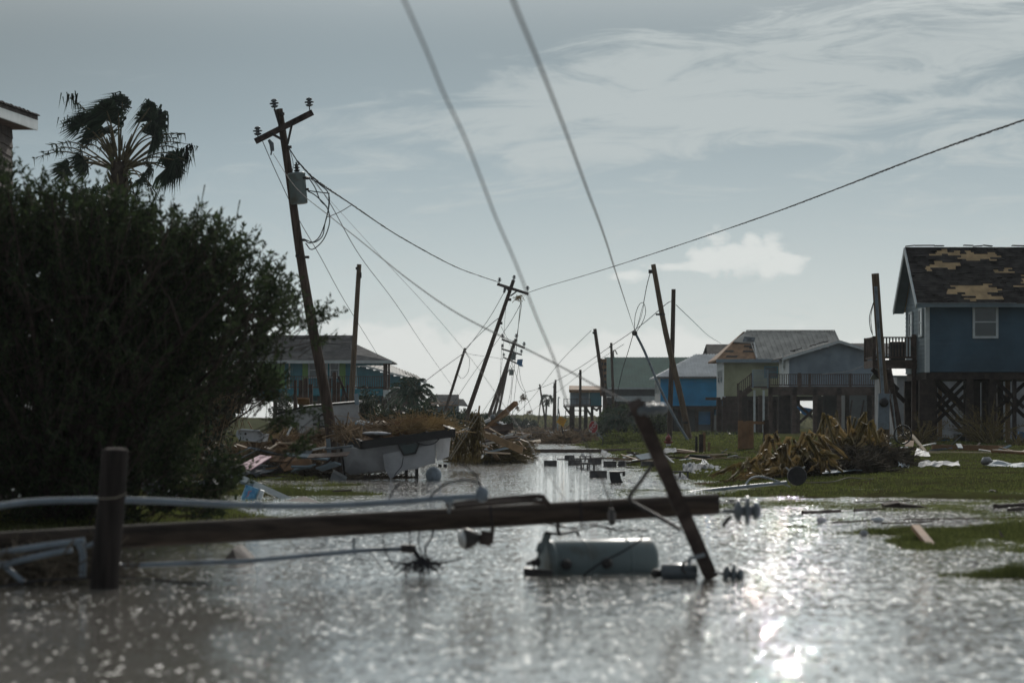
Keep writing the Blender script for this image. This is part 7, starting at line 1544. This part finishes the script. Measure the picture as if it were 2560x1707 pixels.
# wind-torn fan palm, left
def fan(hub, d, wind, L, n=26, spread=1.9, mb=None, droop=.25):
    """a fan leaf: strips from the hub, swept over by the wind"""
    mb = mb or MB(); d = d.normalized(); s = d.cross(Vector((rnd.uniform(-.3, .3), -1, .2))).normalized(); nn = d.cross(s).normalized()
    for i in range(n):
        a = (i / (n - 1) - .5) * 2 * spread; v = (d * math.cos(a) + s * math.sin(a) + nn * rnd.uniform(-.2, .2)).normalized(); l = L * rnd.uniform(.7, 1.1)
        p0 = hub; p1 = hub + (v + wind * .35).normalized() * l * .5; p2 = p1 + (v * .4 + wind * .9 + Vector((0, 0, -droop))).normalized() * l * .55
        w0, w1 = L * .022, L * .035; q = v.cross(nn).normalized() if abs(v.dot(nn)) < .95 else s; q = (q + nn * rnd.uniform(-.6, .6)).normalized()
        o = len(mb.v); mb.add([p0 - q * w0, p0 + q * w0, p1 + q * w1, p1 - q * w1, p2], [(0, 1, 2, 3), (3, 2, 4)])
    return mb
PYm = 62.0
def palm():
    c = P(298, 430, PYm); t = thing('fan_palm', 'tall wind-torn fan palm rising behind the big dark bush', 'palm tree', P(300, 1170, PYm))
    tr = MB(); pts = [P(300, 1180, PYm), P(303, 900, PYm), P(300, 650, PYm), P(299, 500, PYm), P(298, 405, PYm)]; tr.tube(curve_pts(pts, 16), [.26, .2, .18, .19, .26, .28, .2], 12); tr.build('trunk', M['bark'], t)
    bo = MB()
    for i in range(60):
        a = rnd.uniform(0, 6.28); z = rnd.uniform(-.7, .6); p = c + Vector((math.cos(a) * .17, math.sin(a) * .17, z)); bo.tube([p, p + Vector((math.cos(a) * .14, math.sin(a) * .14, .3 + .1 * z))], [.04, .01], 4)
    bo.build('leaf_bases', M['palmstalk'], t)
    W = Vector((-.75, 0, -.1))
    full = (((258, 300), .95), ((290, 258), .7), ((240, 340), .6), ((222, 300), .45), ((372, 300), .85), ((380, 345), .7), ((205, 395), .55), ((178, 410), .5), ((220, 420), .6), ((428, 430), .75), ((452, 422), .45), ((300, 280), .45), ((160, 432), .5), ((380, 420), .45), ((270, 330), .6), ((350, 440), .4), ((262, 282), .6), ((210, 318), .6), ((392, 322), .65), ((368, 268), .45), ((446, 400), .55), ((318, 262), .5))
    thin = ((175, 245), (110, 380), (85, 395), (130, 362), (462, 335), (470, 360), (440, 345), (460, 375), (464, 400), (340, 500), (382, 480), (400, 500), (210, 350), (246, 372), (200, 370))
    pet = MB(); fo = MB()
    for (q, s) in full:
        q = (q[0] + rnd.uniform(-13, 9), q[1] + rnd.uniform(-10, 12)); h = P(q[0], q[1], PYm + rnd.uniform(-.9, .9)); m = c.lerp(h, .55) + UP * .18; pet.tube(curve_pts([c, m, h], 10), [.03, .014], 5)
        d = (h - m).normalized(); wd = Vector((-.9, 0, -.15)) if q[0] < 330 else Vector((-.35, 0, -.75)); fan(h, d, wd, s * .95, 46, 2.2, fo, .35); fan(h, d, wd, s * .7, 30, 1.6, fo, .6)
    for q in thin:
        h = P(q[0], q[1], PYm + rnd.uniform(-.9, .9)); m = c.lerp(h, .6) + UP * .28; pts = curve_pts([c, m, h], 14); pet.tube(pts, [.028, .006], 5)
        for j in range(26):
            p = pts[rnd.randrange(8, len(pts))]; e = p + Vector((rnd.uniform(-.22, .1), rnd.uniform(-.1, .1), rnd.uniform(-.32, .08))); s = Vector((.012, 0, .018)); fo.add([p - s, p + s, e], [(0, 1, 2)])
    # tattered curtains hanging at the right
    for q, L in (((455, 372), .45), ((462, 385), .6), ((430, 385), .5), ((475, 365), .35), ((178, 235), .5), ((170, 300), .3)):
        for j in range(24): p = P(q[0] + rnd.gauss(0, 10), q[1] + rnd.gauss(0, 5), PYm); fo.add([p, p + Vector((.03, 0, 0)), p + Vector((rnd.uniform(-.1, .12), 0, -L * rnd.uniform(.4, 1)))], [(0, 1, 2)])
    pet.build('leaf_stalks', M['palmstalk'], t); fo.build('fan_leaves', M['palmleaf'], t)
palm()
def small_palm(name, label, px, py, pyb, Y, R_, n, m='palmlight', droop=.5, trunk=True, skirt=False, pinn=True):
    c = P(px, py, Y); b = P(px - 4, pyb, Y); t = thing(name, label, 'palm tree', b)
    MB().tube([b, b.lerp(c, .5), c], [R_ * .12, R_ * .1, R_ * .11], 10).build('trunk', M['bark'], t)
    fo = MB(); pe = MB()
    for i in range(n):
        a = 2 * math.pi * i / n + rnd.uniform(-.3, .3); e = rnd.uniform(-.3, 1.2); d = Vector((math.cos(a) * math.cos(e), math.sin(a) * math.cos(e), math.sin(e)))
        if pinn:
            pts = curve_pts([c, c + d * R_ * .5 + UP * R_ * .1, c + d * R_ * .9 - UP * R_ * droop * .4], 14); pe.tube(pts, [R_ * .02, R_ * .005], 4, False)
            for j in range(3, len(pts)):
                for s in (-1, 1):
                    p = pts[j]; sd = (pts[j] - pts[j - 1]).cross(UP).normalized() * s; l = R_ * .36 * rnd.uniform(.7, 1.1); fo.add([p, p + Vector((0, 0, R_ * .03)) + sd * l * .4 + d * l * .2, p + sd * l * .8 + d * l * .5 - UP * l * .55, p + sd * l * .4 + d * l * .3 - UP * R_ * .04], [(0, 1, 2, 3)])
        else:
            h = c + d * R_ * .55; pe.tube([c, h], R_ * .02, 4); fan(h, d, Vector((-.2, 0, -.3)), R_ * .5, 16, 1.8, fo, .4)
    if skirt:
        for i in range(60): a = rnd.uniform(0, 6.28); p = c + Vector((math.cos(a) * R_ * .14, math.sin(a) * R_ * .14, rnd.uniform(-.5, .0) * R_)); fo.add([p, p + Vector((R_ * .08, 0, 0)), p + Vector((math.cos(a) * R_ * .25, 0, -R_ * .35))], [(0, 1, 2)])
    pe.build('leaf_stalks', M['palmstalk'], t); fo.build('leaves', M[m], t); return t
small_palm('palm', 'bushy glossy-leaved palm standing right of the teal house porch', 1028, 990, 1100, 118, 1.25, 34, 'palmlight')
small_palm('palm', 'low spreading palm at the foot of the bushy one behind the trailer', 1040, 1050, 1095, 112, 1.0, 26, 'palmlight')
small_palm('palm', 'dark drooping palm right of the bushy one', 1062, 1020, 1100, 124, .8, 18, 'palmleaf')
small_palm('palm', 'distant single fan palm with a shaggy skirt at the street end', 1367, 1000, 1072, 330, 1.15, 22, 'palmleaf', .5, skirt=True, pinn=False)
small_palm('palm', 'distant dark palm clump right behind the bunched tilted poles', 1256, 1035, 1078, 350, .95, 18, 'palmleaf', .5, skirt=True, pinn=False)
small_palm('palm', 'green pampas-like palm bush behind the stop sign', 1545, 1050, 1098, 175, 1.3, 30, 'palmlight')
small_palm('palm', 'second green palm bush left of the foreground crossarm', 1585, 1062, 1100, 180, 1.1, 26, 'palmlight')
small_palm('palm', 'battered palm top just behind the big bush right side', 250, 520, 1170, 66, 1.0, 16, 'palmleaf', .5, pinn=False)
